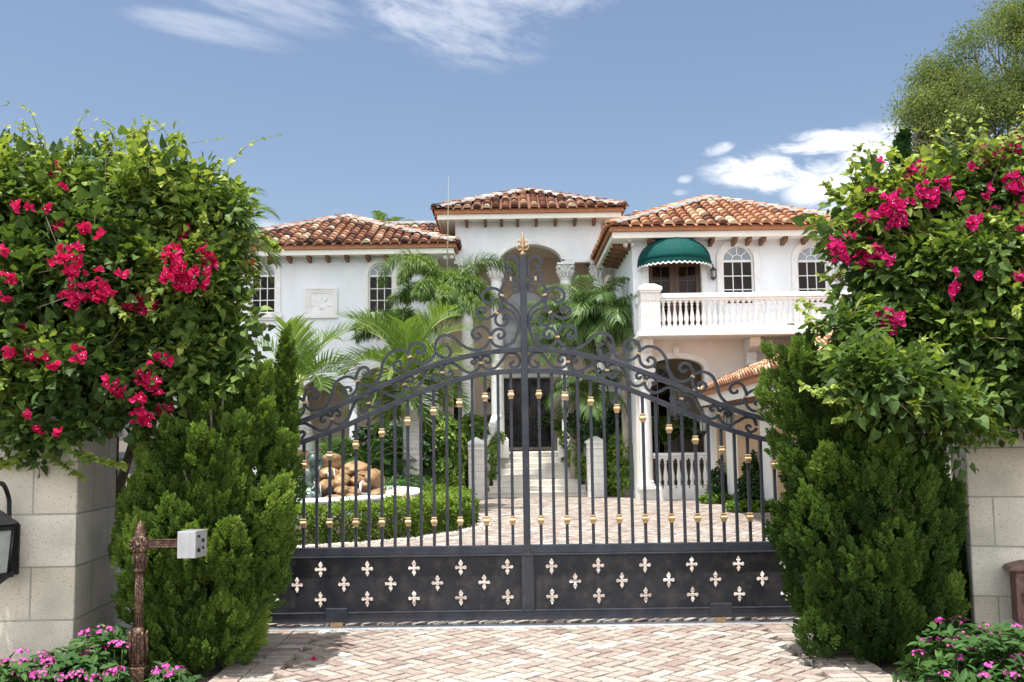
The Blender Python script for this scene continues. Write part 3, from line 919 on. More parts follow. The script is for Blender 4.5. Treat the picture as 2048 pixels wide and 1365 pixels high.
for a, b, c, d in sw:
    wm = plate_mb(rect(a-b/2, a+b/2, c, d+.35), [rect(a-b/2+.05, a+b/2-.05, c+.05, d-.03), rect(a-b/2+.05, a+b/2-.05, d+.03, d+.30)], PB_Y+.03, PB_Y+.10)
    wm.box(a-b/2+.05, a+b/2-.05, PB_Y+.045, PB_Y+.085, (c+d)/2-.02, (c+d)/2+.02)
    wo = wm.build('window', M['white'], house)
    plate_mb(rect(a-b/2+.02, a+b/2-.02, c+.02, d+.33), [], PB_Y+.06, PB_Y+.066).build('pane', M['glass'], wo)
# moulded band above the door
m = MB(); m.box(d_c-d_w/2-.2, d_c+d_w/2+.2, PB_Y-.06, PB_Y-.002, d_z1+.02, d_z1+.22); m.box(d_c-d_w/2-.28, d_c+d_w/2+.28, PB_Y-.12, PB_Y-.062, d_z1+.16, d_z1+.26)
m.build('door_lintel', M['cast'], house, bevel=.01)
# iron and glass entrance doors
door = MB()
for s in (-1, 1):
    xa = d_c if s > 0 else d_c - d_w/2
    door.merge(plate_mb(rect(xa+.004, xa+d_w/2-.004, z_land+.11, d_z1-.005), [rect(xa+.10, xa+d_w/2-.10, z_land+.28, d_z1-.12)], PB_Y+.06, PB_Y+.12))
dr = door.build('entrance_door', M['black'], house)
for s in (-1, 1):
    xm = d_c + s*d_w/4
    plate_mb(rect(xm-d_w/4+.09, xm+d_w/4-.09, z_land+.27, d_z1-.11), [], PB_Y+.095, PB_Y+.10).build('pane', M['glass'], dr)
    sc = MB()
    zmid = (z_land + d_z1)/2 + .05
    for k in (-1, 1):      # wrought scrolls of the door
        for t in (-1, 1):
            pts = []
            for i in range(28):
                a = i/27*4.2*math.pi/2
                rr_ = .20*math.exp(-a*.22)
                pts.append((xm + t*(rr_*math.cos(a) - .02)*.8, PB_Y+.055, zmid + k*(.62 - rr_*math.sin(a)*1.1)))
            sc.tube(pts, .008, 5)
    sc.tube([(xm, PB_Y+.055, z_land+.28), (xm, PB_Y+.055, d_z1-.12)], .008, 5)
    sc.build('door_scroll', M['bronze'], dr)
    hm_ = MB(); hm_.tube([(d_c+s*.06, PB_Y+.06, z_land+1.0), (d_c+s*.06, PB_Y-.02, z_land+1.02), (d_c+s*.06, PB_Y-.02, z_land+1.32), (d_c+s*.06, PB_Y+.06, z_land+1.34)], .012, 6)
    hm_.build('handle', M['gold'], dr)

# columns with leafy capitals
def column(xc, yc, z0, z1, r, cap_h=.42, base_h=.22, square_base=True, mat='cast'):
    m = MB()
    zb, zc = z0 + base_h, z1 - cap_h
    n = 12
    m.lathe(xc, yc, [(r*1.0, zb-.01)] + [(r*(1 - .14*max(0, (t-.3)/.7)**1.5), zb + (zc-zb)*t) for t in [i/n for i in range(n+1)]], 24)
    col = m.build('column', M[mat], house)
    b = MB()
    b.lathe(xc, yc, [(r*1.22, z0+base_h*.35), (r*1.32, z0+base_h*.45), (r*1.22, z0+base_h*.6), (r*1.08, z0+base_h*.68), (r*1.16, z0+base_h*.8), (r*1.1, z0+base_h*.95), (r*1.0, zb)], 24)
    if square_base: b.box(xc-r*1.4, xc+r*1.4, yc-r*1.4, yc+r*1.4, z0, z0+base_h*.35)
    b.build('base', M[mat], col)
    c = MB()
    rt = r*.86
    c.lathe(xc, yc, [(rt, zc-.03), (rt*1.14, zc-.015), (rt*1.14, zc+.015), (rt, zc+.03), (rt*1.02, zc+cap_h*.5), (rt*1.25, zc+cap_h*.85), (rt*1.3, z1-.05)], 20)
    c.box(xc-r*1.38, xc+r*1.38, yc-r*1.38, yc+r*1.38, z1-.055, z1)
    for ring, (zz, hh, n_, ro) in enumerate(((zc+.03, cap_h*.42, 10, 1.0), (zc+cap_h*.33, cap_h*.42, 10, 1.06))):
        for k in range(n_):     # acanthus leaves curling outwards
            a = 2*math.pi*(k + .5*ring)/n_
            ca, sa = math.cos(a), math.sin(a)
            pts, rs = [], []
            for t in (0, .35, .7, .95, 1.0, .88):
                i = len(pts)
                off = rt*ro + (0, .02, .04, .075, .10, .11)[i]*r/.17
                pts.append((xc + ca*off, yc + sa*off, zz + hh*t)); rs.append((.038, .042, .04, .034, .026, .013)[i]*r/.17)
            c.tube(pts, rs, 6)
    for k in range(4):
        a = math.pi/4 + k*math.pi/2
        ca, sa = math.cos(a), math.sin(a)
        pts = [(xc + ca*rt*1.1, yc + sa*rt*1.1, zc+cap_h*.6), (xc + ca*r*1.5, yc + sa*r*1.5, z1-.10), (xc + ca*r*1.66, yc + sa*r*1.66, z1-.09), (xc + ca*r*1.64, yc + sa*r*1.64, z1-.13), (xc + ca*r*1.52, yc + sa*r*1.52, z1-.12)]
        c.tube(pts, [.03, .035, .03, .025, .02], 6)
    c.build('capital', M[mat], col)
    return col
for px in (934, 993, 1132, 1198):
    column(X(px, 600, CB_Y+.17), CB_Y+.17, z_land+.02, zbeam-.06, .178, .44, .25)

# ================================================================ right wing
rwz0 = Z(1476, 610, RW_Y)
rw_wins = []
for pl, pr in ((1448, 1506), (1598, 1654), (1790, 1846)):
    xa, xb = X(pl, 560, RW_Y), X(pr, 560, RW_Y)
    rw_wins.append(((xa+xb)/2, xb-xa+.06, rwz0, Z((pl+pr)/2, 521, RW_Y)))
z_bal = Z(1450, 664, 23.0)          # balcony floor
fxa, fxb = X(1297, 560, RW_Y), X(1402, 560, RW_Y)
fz1 = Z(1350, 523, RW_Y)
lg_x0, lg_x1 = X(1300, 800, RW_Y), X(1409, 800, RW_Y)
lg_zs, lg_z1 = Z(1360, 737, RW_Y), Z(1360, 717, RW_Y)
lg = arch((lg_x0+lg_x1)/2, lg_x1-lg_x0, .0, lg_zs, lg_z1-lg_zs)
holes = [arch(a, b, c, d) for a, b, c, d in rw_wins] + [rect(fxa, fxb, z_bal+.03, fz1), lg]
holes[-1] = [(x, max(z, .12)) for x, z in lg]
z_mid = z_bal - .05
plate_mb(rect(RW_X0, RW_X1, z_mid, rw_zb+.05), holes[:-1], RW_Y, RW_Y+.25).build('wall', M['stucco'], house)
plate_mb(rect(RW_X0, RW_X1, -.02, z_mid-.001), holes[-1:], RW_Y, RW_Y+.25).build('wall', M['stucco_bounce'], house)
m = MB(); m.box(RW_X0, RW_X0+.25, RW_Y+.252, PB_Y-.002, -.02, rw_zb+.05); m.build('wall', M['stucco'], house)
m = MB(); m.box(RW_X1-.25, RW_X1, RW_Y+.252, 29, -.02, rw_zb+.05)
m.build('wall', M['stucco'], house)
m = MB(); m.box(RW_X0+.252, RW_X1-.252, 27.0, 27.2, -.02, 3.6); m.box(RW_X0+.252, RW_X1-.252, RW_Y+.252, 26.998, 3.6, 3.75)
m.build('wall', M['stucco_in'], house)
for i, a in enumerate(rw_wins):
    arched_window(*a, RW_Y, sur=.15, sill=False, z_sur=z_bal+.03, rows=3)
arched_window(X(1315, 800, 27), .75, 1.0, Z(1315, 762, 27), 26.85, rows=2, cols=2, sur=.1, sill=False, frame='white')
# french doors under the awning
fd = MB()
fc = (fxa+fxb)/2; fw = (fxb-fxa)
for s in (-1, 1):
    xa = fc if s > 0 else fxa
    fd.merge(plate_mb(rect(xa+.003, xa+fw/2-.003, z_bal+.035, fz1-.01), [rect(xa+.115, xa+fw/2-.115, z_bal+.35, fz1-.12)], RW_Y+.07, RW_Y+.13))
    for i in (1,):
        x = xa+.115 + (fw/2-.23)*i/2; fd.box(x-.012, x+.012, RW_Y+.08, RW_Y+.12, z_bal+.35, fz1-.12)
    for j in range(1, 4):
        z = z_bal+.35 + (fz1-.12-z_bal-.35)*j/4; fd.box(xa+.115, xa+fw/2-.115, RW_Y+.081, RW_Y+.119, z-.012, z+.012)
fdo = fd.build('balcony_door', M['wood'], house)
for s in (-1, 1):
    xa = fc if s > 0 else fxa
    plate_mb(rect(xa+.1, xa+fw/2-.1, z_bal+.33, fz1-.1), [], RW_Y+.10, RW_Y+.105).build('pane', M['glass'], fdo)
    bl = MB()
    for j in range(22):
        z = z_bal+.38 + j*(fz1-.5-z_bal)/22; bl.obox((xa+fw/4, RW_Y+.125, z), (fw/2-.24, .03, .004), Matrix.Rotation(R(35), 3, 'X'))
    bl.build('blind', M['wood'], fdo)
m = MB(); s_ = .15
m.box(fxa-s_, fxa, RW_Y-.06, RW_Y-.001, z_bal+.03, fz1+s_); m.box(fxb, fxb+s_, RW_Y-.06, RW_Y-.001, z_bal+.03, fz1+s_); m.box(fxa+.002, fxb-.002, RW_Y-.058, RW_Y-.001, fz1, fz1+s_)
m.build('surround', M['cast'], fdo, bevel=.01)
# balcony
BY0, BX0, BX1 = 22.75, X(1278, 662, 22.75), 8.6
z_slab0 = Z(1450, 670, BY0)
zr1, zr0 = Z(1500, 585, BY0+.12), Z(1500, 599, BY0+.12)
zb1, zb0 = Z(1500, 655, BY0+.12), Z(1500, 663, BY0+.12)
m = MB(); m.box(BX0, BX1, BY0, RW_Y-.002, z_slab0, z_slab0+.07); m.box(BX0+.03, BX1, BY0+.03, RW_Y-.002, z_slab0+.072, zb0)
bal = m.build('balcony', M['cast'], house, bevel=.012)
px0, px1 = X(1281, 610, BY0+.1), X(1320, 610, BY0+.1)
m = MB(); m.box(px0, px1, BY0+.06, BY0+.06+(px1-px0), zb0+.002, zr1+.02)
pr = m.build('pier', M['pier'], bal)
m = MB(); zc = zr1+.022
m.box(px0-.02, px1+.02, BY0+.04, BY0+.08+(px1-px0), zc, zc+.05); m.box(px0-.05, px1+.05, BY0+.01, BY0+.11+(px1-px0), zc+.052, zc+.12)
xm, ym, hw = (px0+px1)/2, BY0+.06+(px1-px0)/2, (px1-px0)/2+.05
zt = zc+.122
m.add([(xm-hw,ym-hw,zt),(xm+hw,ym-hw,zt),(xm+hw,ym+hw,zt),(xm-hw,ym+hw,zt),(xm-.13,ym-.13,zt+.09),(xm+.13,ym-.13,zt+.09),(xm+.13,ym+.13,zt+.09),(xm-.13,ym+.13,zt+.09)],
      [(0,1,5,4),(1,2,6,5),(2,3,7,6),(3,0,4,7),(4,5,6,7)])
m.build('pier_cap', M['white'], pr, bevel=.008)
m = MB(); yc = BY0+.20
m.box(px1+.004, BX1, yc-.11, yc+.11, zr0+.05, zr1); m.box(px1+.004, BX1, yc-.08, yc+.08, zr0, zr0+.048)
m.build('rail', M['cast'], bal, bevel=.014)
m = MB(); m.box(px1+.004, BX1, yc-.09, yc+.09, zb0+.002, zb1)
m.build('bottom_rail', M['cast'], bal, bevel=.01)
m = MB(); m.box(BX0+.06, BX0+.2, BY0+.56, RW_Y-.004, zr0, zr1); m.box(BX0+.06, BX0+.2, BY0+.56, RW_Y-.004, zb0+.002, zb1)
m.build('side_rail', M['cast'], bal, bevel=.01)
def baluster(xc, yc, z0, z1, r, parent, mat='cast'):
    H = z1 - z0
    m = MB()
    m.box(xc-r, xc+r, yc-r, yc+r, z0, z0+H*.10)
    m.box(xc-r*.8, xc+r*.8, yc-r*.8, yc+r*.8, z1-H*.06, z1)
    pf = [(.62,.101),(.85,.13),(.7,.165),(.55,.185),(.62,.21),(.85,.27),(.97,.34),(.9,.43),(.70,.55),(.50,.67),(.40,.77),(.38,.82),(.60,.835),(.62,.86),(.42,.875),(.45,.90),(.68,.925),(.68,.939)]
    m.lathe(xc, yc, [(r*a, z0+H*b) for a, b in pf], 14)
    return m.build('baluster', M[mat], parent)
x = px1 + .085
sp_ = (X(1440, 620, yc) - X(1325, 620, yc)) / 10
while x < BX1 - .05:
    baluster(x, yc, zb1+.001, zr0-.001, .058, bal)
    x += sp_
# corbels under the balcony
for px in (1503, 1292, 1720):
    xc_ = X(px, 700, 23.7)
    ztop = z_slab0 - .004; zbot = Z(px, 737, 23.8)
    m = MB(); hh = ztop - zbot
    m.prism_yz([(RW_Y-.002, ztop), (RW_Y-.75, ztop), (RW_Y-.75, ztop-.12*hh), (RW_Y-.68, ztop-.30*hh), (RW_Y-.5, ztop-.42*hh), (RW_Y-.36, ztop-.48*hh), (RW_Y-.30, ztop-.78*hh), (RW_Y-.34, ztop-.80*hh), (RW_Y-.34, ztop-.90*hh), (RW_Y-.22, ztop-.94*hh), (RW_Y-.2, zbot), (RW_Y-.002, zbot)], xc_-.12, xc_+.12)
    m.build('corbel', M['cast'], house, bevel=.012)
# loggia arch trim, keystone, column and balustrade
lc, lw_ = (lg_x0+lg_x1)/2, (lg_x1-lg_x0)
m = MB(); n = 26
m.ribbon([(lc+lw_/2+.07, 1.15)] + [(lc + (lw_/2+.07)*math.cos(math.pi*k/n), lg_zs + (lg_z1-lg_zs+.07)*math.sin(math.pi*k/n)) for k in range(n+1)], .07, RW_Y-.04, RW_Y-.001)
m.build('arch_trim', M['cast'], house, bevel=.008)
m = MB(); m.prism_xz([(lc-.06, lg_z1+.02), (lc+.06, lg_z1+.02), (lc+.085, lg_z1+.24), (lc-.085, lg_z1+.24)], RW_Y-.09, RW_Y-.002); m.box(lc-.1, lc+.1, RW_Y-.11, RW_Y-.002, lg_z1+.242, lg_z1+.28)
m.build('keystone', M['cast'], house, bevel=.006)
column(X(1291, 850, RW_Y-.2), RW_Y-.2, .26, Z(1291, 748, RW_Y-.2), .15, .34, .2)
m = MB(); xc_ = X(1291, 700, RW_Y-.1)
m.box(xc_-.19, xc_+.19, RW_Y-.34, RW_Y-.002, Z(1291, 746, RW_Y-.2), Z(1291, 738, RW_Y-.2)); m.box(xc_-.15, xc_+.15, RW_Y-.30, RW_Y-.002, Z(1291, 737.5, RW_Y-.2), z_slab0-.3)
m.build('impost', M['cast'], house, bevel=.01)
ly = RW_Y - .12
m = MB(); m.box(X(1277, 980, ly), X(1424, 980, ly), ly-.16, ly+.1, -.02, .26)
pl_ = m.build('plinth', M['cast'], house, bevel=.01)
m = MB(); zr = Z(1360, 906, ly); m.box(X(1304, 910, ly), X(1420, 910, ly), ly-.1, ly+.1, zr-.07, zr); m.box(X(1304, 910, ly), X(1420, 910, ly), ly-.075, ly+.075, zr-.13, zr-.072)
lb = m.build('loggia_balustrade', M['cast'], house, bevel=.01)
for k in range(8):
    baluster(X(1318 + k*13.2, 940, ly), ly, .262, zr-.131, .062, lb)
# roof vent
vx, vy = X(1273, 440, 26.2), 26.2
vz = Z(1273, 440, 26.2)
m = MB(); m.lathe(vx, vy, [(.05, vz-.5), (.05, vz+.05), (.075, vz+.06), (.075, vz+.09)], 12); m.lathe(vx, vy, [(.085, vz+.10), (.085, vz+.20)], 12); m.lathe(vx, vy, [(.1, vz+.205), (.095, vz+.23), (.0, vz+.24)], 12)
m.build('roof_vent', M['copper'], r_roof)

# ================================================================ garage wing at the right
gz = Z(1403, 787, 23.2)
def garage():
    A, B = Vector((4.72, 23.998)), Vector((5.45, 17.2))
    d = (B - A).normalized(); nrm = Vector((-abs(d.y), -d.x)).normalized()
    if nrm.x > 0: nrm = -nrm
    zt = gz - .16
    def slab(m, s0, s1, o0, o1, z0, z1):
        p = [A + d*s0 + nrm*o0, A + d*s1 + nrm*o0, A + d*s1 + nrm*o1, A + d*s0 + nrm*o1]
        m.prism_xy([(q.x, q.y) for q in p], z0, z1)
    L = (B-A).length
    m = MB(); slab(m, 0, L, -.25, 0, -.02, zt)
    m.box(B.x - .1, B.x + 4, B.y - .2, B.y - .002, -.02, zt)
    w = m.build('wall', M['cream'], house)
    m = MB()
    for s0, s1 in ((.0, .35), (1.35, 1.75), (3.55, 4.05), (6.2, 6.8)):
        slab(m, s0, s1, .002, .08, -.02, zt-.12)
    slab(m, 0, L, .002, .11, zt-.118, zt)
    for s0, s1 in ((.45, 1.25), (1.9, 3.4), (4.2, 6.0)):
        slab(m, s0, s1, .002, .05, 1.95, 2.02)
    m.build('pilaster', M['white'], w, bevel=.008)
    for s0, s1 in ((.5, 1.2), (1.95, 3.35), (4.25, 5.95)):
        m = MB(); slab(m, s0, s1, .003, .02, 0, 1.945)
        n = 4
        for k in range(n):
            za, zb__ = .06 + k*1.88/n, (k+1)*1.88/n
            slab(m, s0+.08, (s0+s1)/2-.04, .021, .035, za, zb__); slab(m, (s0+s1)/2+.04, s1-.08, .021, .035, za, zb__)
        m.build('garage_door', M['tan_door'], w)
    # tiled slope rising to the right above a level eave
    E0, E1 = Vector((4.27, 23.6)), Vector((3.80, 13.6))
    sl = .405
    run = 4.2
    m = MB()
    m.add([(E0.x, E0.y, gz-.02), (E1.x, E1.y, gz-.02), (E1.x+run, E1.y, gz-.02+sl*run), (E0.x+run, E0.y+.39, gz-.02+sl*run)], [(0,1,2,3)])
    m.add([(E1.x, E1.y, gz-.02), (E1.x+run, E1.y, gz-.02+sl*run), (E1.x+run, E1.y, gz-.4), (E1.x+.6, E1.y, gz-.4)], [(0,1,2,3)])
    roof = m.build('roof', M['pan'], house)
    tl = MB()
    Le = (E1-E0).length; n = int(Le/.25)
    up3 = Vector((1, 0, sl)).normalized(); al = Vector(((E1-E0).x, (E1-E0).y, 0)).normalized()
    nm = al.cross(up3); nm = nm if nm.z > 0 else -nm
    for i in range(n):
        p = Vector((E0.x, E0.y, gz)) + al*(.125 + i*Le/n)
        for j in range(12):
            v0 = j*.34 - .06; v1 = v0 + .38
            vs = []
            for (v, r, lf) in ((v0, .112, .03), (v1, .088, .0)):
                for q in range(7):
                    t = math.pi*q/6
                    vs.append(p + al*(r*math.cos(t)) + up3*v + nm*(r*.85*math.sin(t)+lf))
            tl.add(vs, [(q, q+1, q+8, q+7) for q in range(6)] + [tuple(range(7))], False, random.random()*.75+.25)
    link_mesh('barrel_tiles', tl.mesh('barrel_tiles', True), M['tile'], roof)
    def strip(m, o0, o1, z0, z1):
        nn = Vector((1, 0))
        p = [E0 + nn*o0, E1 + nn*o0, E1 + nn*o1, E0 + nn*o1]
        m.prism_xy([(q.x, q.y) for q in p], z0, z1)
    m = MB(); strip(m, .0, .05, gz-.10, gz-.02); m.build('eave_edge', M['fascia'], roof)
    m = MB(); strip(m, .06, .12, gz-.30, gz-.103); m.build('white_fascia', M['cream'], roof)
    m = MB(); p = [E0 + Vector((.122,0)), E1 + Vector((.122,0)), Vector((5.3, 13.6)), Vector((5.4, 17.2)), Vector((4.7, 23.6))]
    m.prism_xy([(q.x, q.y) for q in p], gz-.20, gz-.17); m.build('soffit', M['white'], roof)
    for i in range(17):
        p = E0 + (E1-E0)*((i+.4)/17)
        m = MB(); m.box(p.x+.13, p.x+.75, p.y-.05, p.y+.05, gz-.33, gz-.201)
        m.build('rafter_tail', M['rafter'], roof, bevel=.02)
garage()
# ================================================================ entrance stairs
stairs = thing('entrance_stairs', 'pale stone entrance stairs flaring out between two capped newel posts below the front door', 'stairs', (.6, 26.5, 0))
sc_ = .60
sy0, sy1 = 25.45, 27.55
hw = [1.36, 1.23, 1.14, 1.05, .95, .83, .68, .68]
rise = z_land / 8
m, nos = MB(), MB()
for i in range(8):
    y0 = sy0 + (sy1-sy0)*i/7
    y1 = y0 + (sy1-sy0)/7 if i < 7 else PB_Y-.002
    w = hw[i]
    m.box(sc_-w, sc_+w, y0+.02, (y1+.018 if i < 7 else y1), -.02, rise*(i+1)-.032)
    nos.box(sc_-w-.01, sc_+w+.01, y0-.012, (y1+.006 if i < 7 else y1-.002), rise*(i+1)-.030, rise*(i+1))
m.box(-1.5, 2.6, 27.75, PB_Y-.002, -.02, z_land-.04)
m.box(-1.62, 2.66, 27.72, PB_Y-.004, z_land-.038, z_land+.012)
m.build('steps', M['step'], stairs)
nos.build('treads', M['step'], stairs, bevel=.006)
m = MB(); m.box(d_c-.5, d_c+.5, 29.7, 30.5, z_land+.013, z_land+.03); tag(m.build('door_mat', M['black']), 'dark door mat lying on the landing before the iron front doors', 'door mat')
for s in (-1, 1):
    # newel post with pyramid cap
    nx0, nx1 = (X(935, 930, 25.2), X(971, 930, 25.2)) if s < 0 else (X(1172, 930, 25.2), X(1210, 930, 25.2))
    xc_, hw_ = (nx0+nx1)/2, (nx1-nx0)/2 - .03
    zt = Z(953, 890, 25.2)
    m = MB(); m.box(xc_-hw_, xc_+hw_, 25.0, 25.0+2*hw_, -.02, zt)
    nw = m.build('newel_post', M['pier'], stairs)
    m = MB(); m.box(xc_-hw_-.015, xc_+hw_+.015, 24.985, 25.015+2*hw_, zt-.12, zt-.08); m.box(xc_-hw_-.045, xc_+hw_+.045, 24.955, 25.045+2*hw_, zt+.002, zt+.05)
    h2 = hw_+.045; yc_ = 25.0+hw_
    m.add([(xc_-h2,yc_-h2,zt+.052),(xc_+h2,yc_-h2,zt+.052),(xc_+h2,yc_+h2,zt+.052),(xc_-h2,yc_+h2,zt+.052),(xc_,yc_,zt+.2)], [(0,1,4),(1,2,4),(2,3,4),(3,0,4)])
    m.build('newel_cap', M['white'], nw, bevel=.006)
    # curved side wall climbing to the porch columns
    xe = sc_ + s*1.05
    path = spline([(xc_ + -s*.02, 25.35, zt-.02), (sc_ + s*1.36, 26.0, zt+.12), (sc_ + s*1.2, 26.7, zt+.42), (sc_ + s*1.1, 27.25, zt+.68), (xe, 27.6, zt+.80)], 8)
    body, cap = MB(), MB()
    n = len(path)
    def sweep(mm, w, zlo, zhi):
        vs = []
        for i, p in enumerate(path):
            a, b = path[max(i-1,0)], path[min(i+1,n-1)]
            tx, ty = b[0]-a[0], b[1]-a[1]; l = math.hypot(tx, ty)
            ox, oy = -ty/l*w, tx/l*w
            z0_, z1_ = zlo(p[2]), zhi(p[2])
            vs += [(p[0]+ox,p[1]+oy,z0_),(p[0]-ox,p[1]-oy,z0_),(p[0]-ox,p[1]-oy,z1_),(p[0]+ox,p[1]+oy,z1_)]
        fs = [(i*4+k, i*4+(k+1)%4, (i+1)*4+(k+1)%4, (i+1)*4+k) for i in range(n-1) for k in range(4)] + [(0,1,2,3), tuple((n-1)*4+k for k in (3,2,1,0))]
        mm.add(vs, fs)
    sweep(body, .07, lambda z: -.02, lambda z: z-.14)
    bo = body.build('side_wall', M['cast'], stairs)
    sweep(cap, .12, lambda z: z-.138, lambda z: z)
    cap.build('handrail', M['cast'], bo, bevel=.02)
    # plinth at the top
    pxm = X(1009 if s < 0 else 1124, 910, 27.55)
    m = MB(); m.box(pxm-.12, pxm+.12, 27.32, 27.56, rise*7+.002, z_land+.34); m.lathe(pxm, 27.44, [(.13, z_land+.341), (.125, z_land+.37), (.08, z_land+.42), (.0, z_land+.44)], 14)
    m.build('plinth', M['white'], stairs, bevel=.01)
# ================================================================ wrought iron gate
GY = 8.5
GXC = X(1053, 1000, GY)
gate = thing('iron_gate', 'black wrought iron gate with arched scrollwork top and gold collars across the brick drive', 'gate', (GXC, GY, 0))
def gp(cx, cy, ox=1040, oy=560, s=3.938):
    """gate-plane (x from the centre line, z) of a point measured in an enlarged crop of the photo"""
    p = at(ox + cx/s, oy + cy/s, GY)
    return (p.x - GXC + .0 , p.z)
# straighten the crop's slight tilt: measured relative to the mast, which stands vertical
def both(fn):
    for s in (1, -1): fn(s)
HWG = 2.36          # half width of the gate
# arched rails
up_pts = [gp(60,550), gp(300,563), gp(500,594), gp(700,640), gp(900,702), gp(1100,778), gp(1300,862), gp(1500,952), gp(1700,1030), gp(1900,1090)]
lo_pts = [gp(60,716), gp(300,726), gp(500,760), gp(700,812), gp(900,880), gp(1100,960), gp(1300,1045), gp(1500,1128), gp(1700,1197), gp(1900,1250)]
for P_ in (up_pts, lo_pts):
    P_[0] = (0.03, P_[0][1])
    dx = HWG - P_[-1][0]
    P_.append((HWG, P_[-1][1] - dx*.20))
up_c, lo_c = spline(up_pts, 8), spline(lo_pts, 8)
def lo_z(x):
    for a, b in zip(lo_c, lo_c[1:]):
        if a[0] <= x <= b[0]: return a[1] + (b[1]-a[1])*(x-a[0])/(b[0]-a[0]+1e-9)
    return lo_c[-1][1]
z_rail1 = Z(1053, 1090, GY); z_rail0 = Z(1053, 1107, GY)
z_bot = Z(1053, 1239, GY); z_bot1 = Z(1053, 1222, GY)
def flip(c, s): return [(GXC + s*x, z) for x, z in c]
for s in (1, -1):
    m = MB(); m.ribbon(flip(up_c, s), .021, GY-.025, GY+.025); m.build('arch_rail', M['iron'], gate, bevel=.003)
    m = MB(); m.ribbon(flip(lo_c, s), .021, GY-.0255, GY+.0255); m.build('arch_rail', M['iron'], gate, bevel=.003)
# mast, end stiles, lower frame
zmast = Z(1050, 510, GY)
m = MB(); m.box(GXC-.029, GXC+.029, GY-.032, GY+.032, z_bot+.003, zmast); m.build('mast', M['iron'], gate, bevel=.004)
m = MB(); m.box(GXC-HWG, GXC+HWG, GY-.028, GY+.028, z_rail0, z_rail1)
m.box(GXC-HWG, GXC+HWG, GY-.036, GY+.036, z_rail0-.016, z_rail0-.001); m.build('middle_rail', M['iron'], gate, bevel=.004)
m = MB(); m.box(GXC-HWG, GXC+HWG, GY-.0285, GY+.0285, z_bot, z_bot1); m.box(GXC-HWG, GXC+HWG, GY-.036, GY+.036, z_bot1+.001, z_bot1+.012); m.build('bottom_rail', M['iron'], gate, bevel=.004)
for s in (1, -1):
    xe = GXC + s*HWG
    m = MB(); m.box(xe-.03, xe+.03, GY-.030, GY+.030, z_bot+.002, lo_pts[-1][1]+.25); m.build('end_stile', M['iron'], gate, bevel=.004)
    m = MB(); x = GXC + s*.030; m.box(min(x, x+s*.022), max(x, x+s*.022), GY-.034, GY+.02, z_bot1+.012, z_rail0-.017); m.build('inner_stile', M['iron'], gate, bevel=.003)
# lower panels pierced by crosses
def cross(cx, cz, k=1.0):
    w, h = .049*k, .068*k
    pts = [(0,-1),(.22,-.72),(.36,-.52),(.30,-.36),(.20,-.26),(.26,-.14),(.55,-.20),(.80,-.24),(.98,-.12),(1,0),(.98,.12),(.80,.24),(.55,.20),(.26,.14),(.20,.26),(.34,.38),(.40,.55),(.24,.76),(0,1)]
    pts = pts + [(-a, b) for a, b in pts[-2:0:-1]]
    return [(cx + a*w, cz + b*h) for a, b in pts]
rows_z = [Z(1053, 1133.5, GY), Z(1053, 1164, GY), Z(1053, 1194, GY)]
def panel_pts(s):
    out = []
    p0 = .168 if s < 0 else .201
    for r in range(3):
        for k in range(6):
            x = p0 + (k + (.5 if r == 1 else 0))*.3905
            if x < HWG - .1: out.append((GXC + s*x, rows_z[r]))
    return out
for s in (-1, 1):
    xa, xb = (GXC-HWG+.03, GXC-.052) if s < 0 else (GXC+.052, GXC+HWG-.03)
    holes = [cross(x, z) for x, z in panel_pts(s)]
    pm = plate_mb(rect(xa, xb, z_bot1+.012, z_rail0-.017), holes, GY-.008, GY+.008)
    po = pm.build('panel', M['panel'], gate)
    for x, z in panel_pts(s):
        c = cross(x, z, 1.10); c2 = cross(x, z, 1.0)
        plate_mb(c, [c2], GY-.013, GY-.0081).build('cutout_rim', M['iron'], po)
# wheel housings and wheels
for px in (674, 1441):
    xw = X(px, 1225, GY)
    m = MB(); m.box(xw-.09, xw+.09, GY-.042, GY+.042, z_bot+.012, z_bot1+.045); m.build('wheel_housing', M['iron'], gate, bevel=.004)
    m = MB(); m.prism_xz([(xw + .05*math.cos(2*math.pi*k/20), .052 + .05*math.sin(2*math.pi*k/20)) for k in range(20)], GY-.012, GY+.012); m.build('wheel', M['gold'], gate)
# bars with gold knuckles
def knuckle(x, z, parent):
    m = MB()
    pf = [(.018,-.036),(.023,-.034),(.023,-.020),(.029,-.014),(.033,-.006),(.033,.006),(.029,.012),(.023,.016),(.023,.024),(.027,.028),(.027,.036),(.018,.038)]
    m.lathe(x, GY, [(r*1.18, z+q) for r, q in pf], 4, rot=math.pi/4, smooth=False)
    m.build('knuckle', M['gold'], parent, bevel=.002)
zk_lo = Z(1053, 1041, GY)
for s in (-1, 1):
    for n in range(21):
        x = .1185 + n*.1097
        if x > HWG - .08: break
        zt = lo_z(x) - .015
        m = MB(); m.box(GXC+s*x-.0125, GXC+s*x+.0125, GY-.0125, GY+.0125, z_rail1-.001, zt)
        b = m.build('bar', M['iron'], gate, bevel=.002)
        if n % 2 == 0:
            knuckle(GXC+s*x, zt-.185, b); knuckle(GXC+s*x, zk_lo, b)
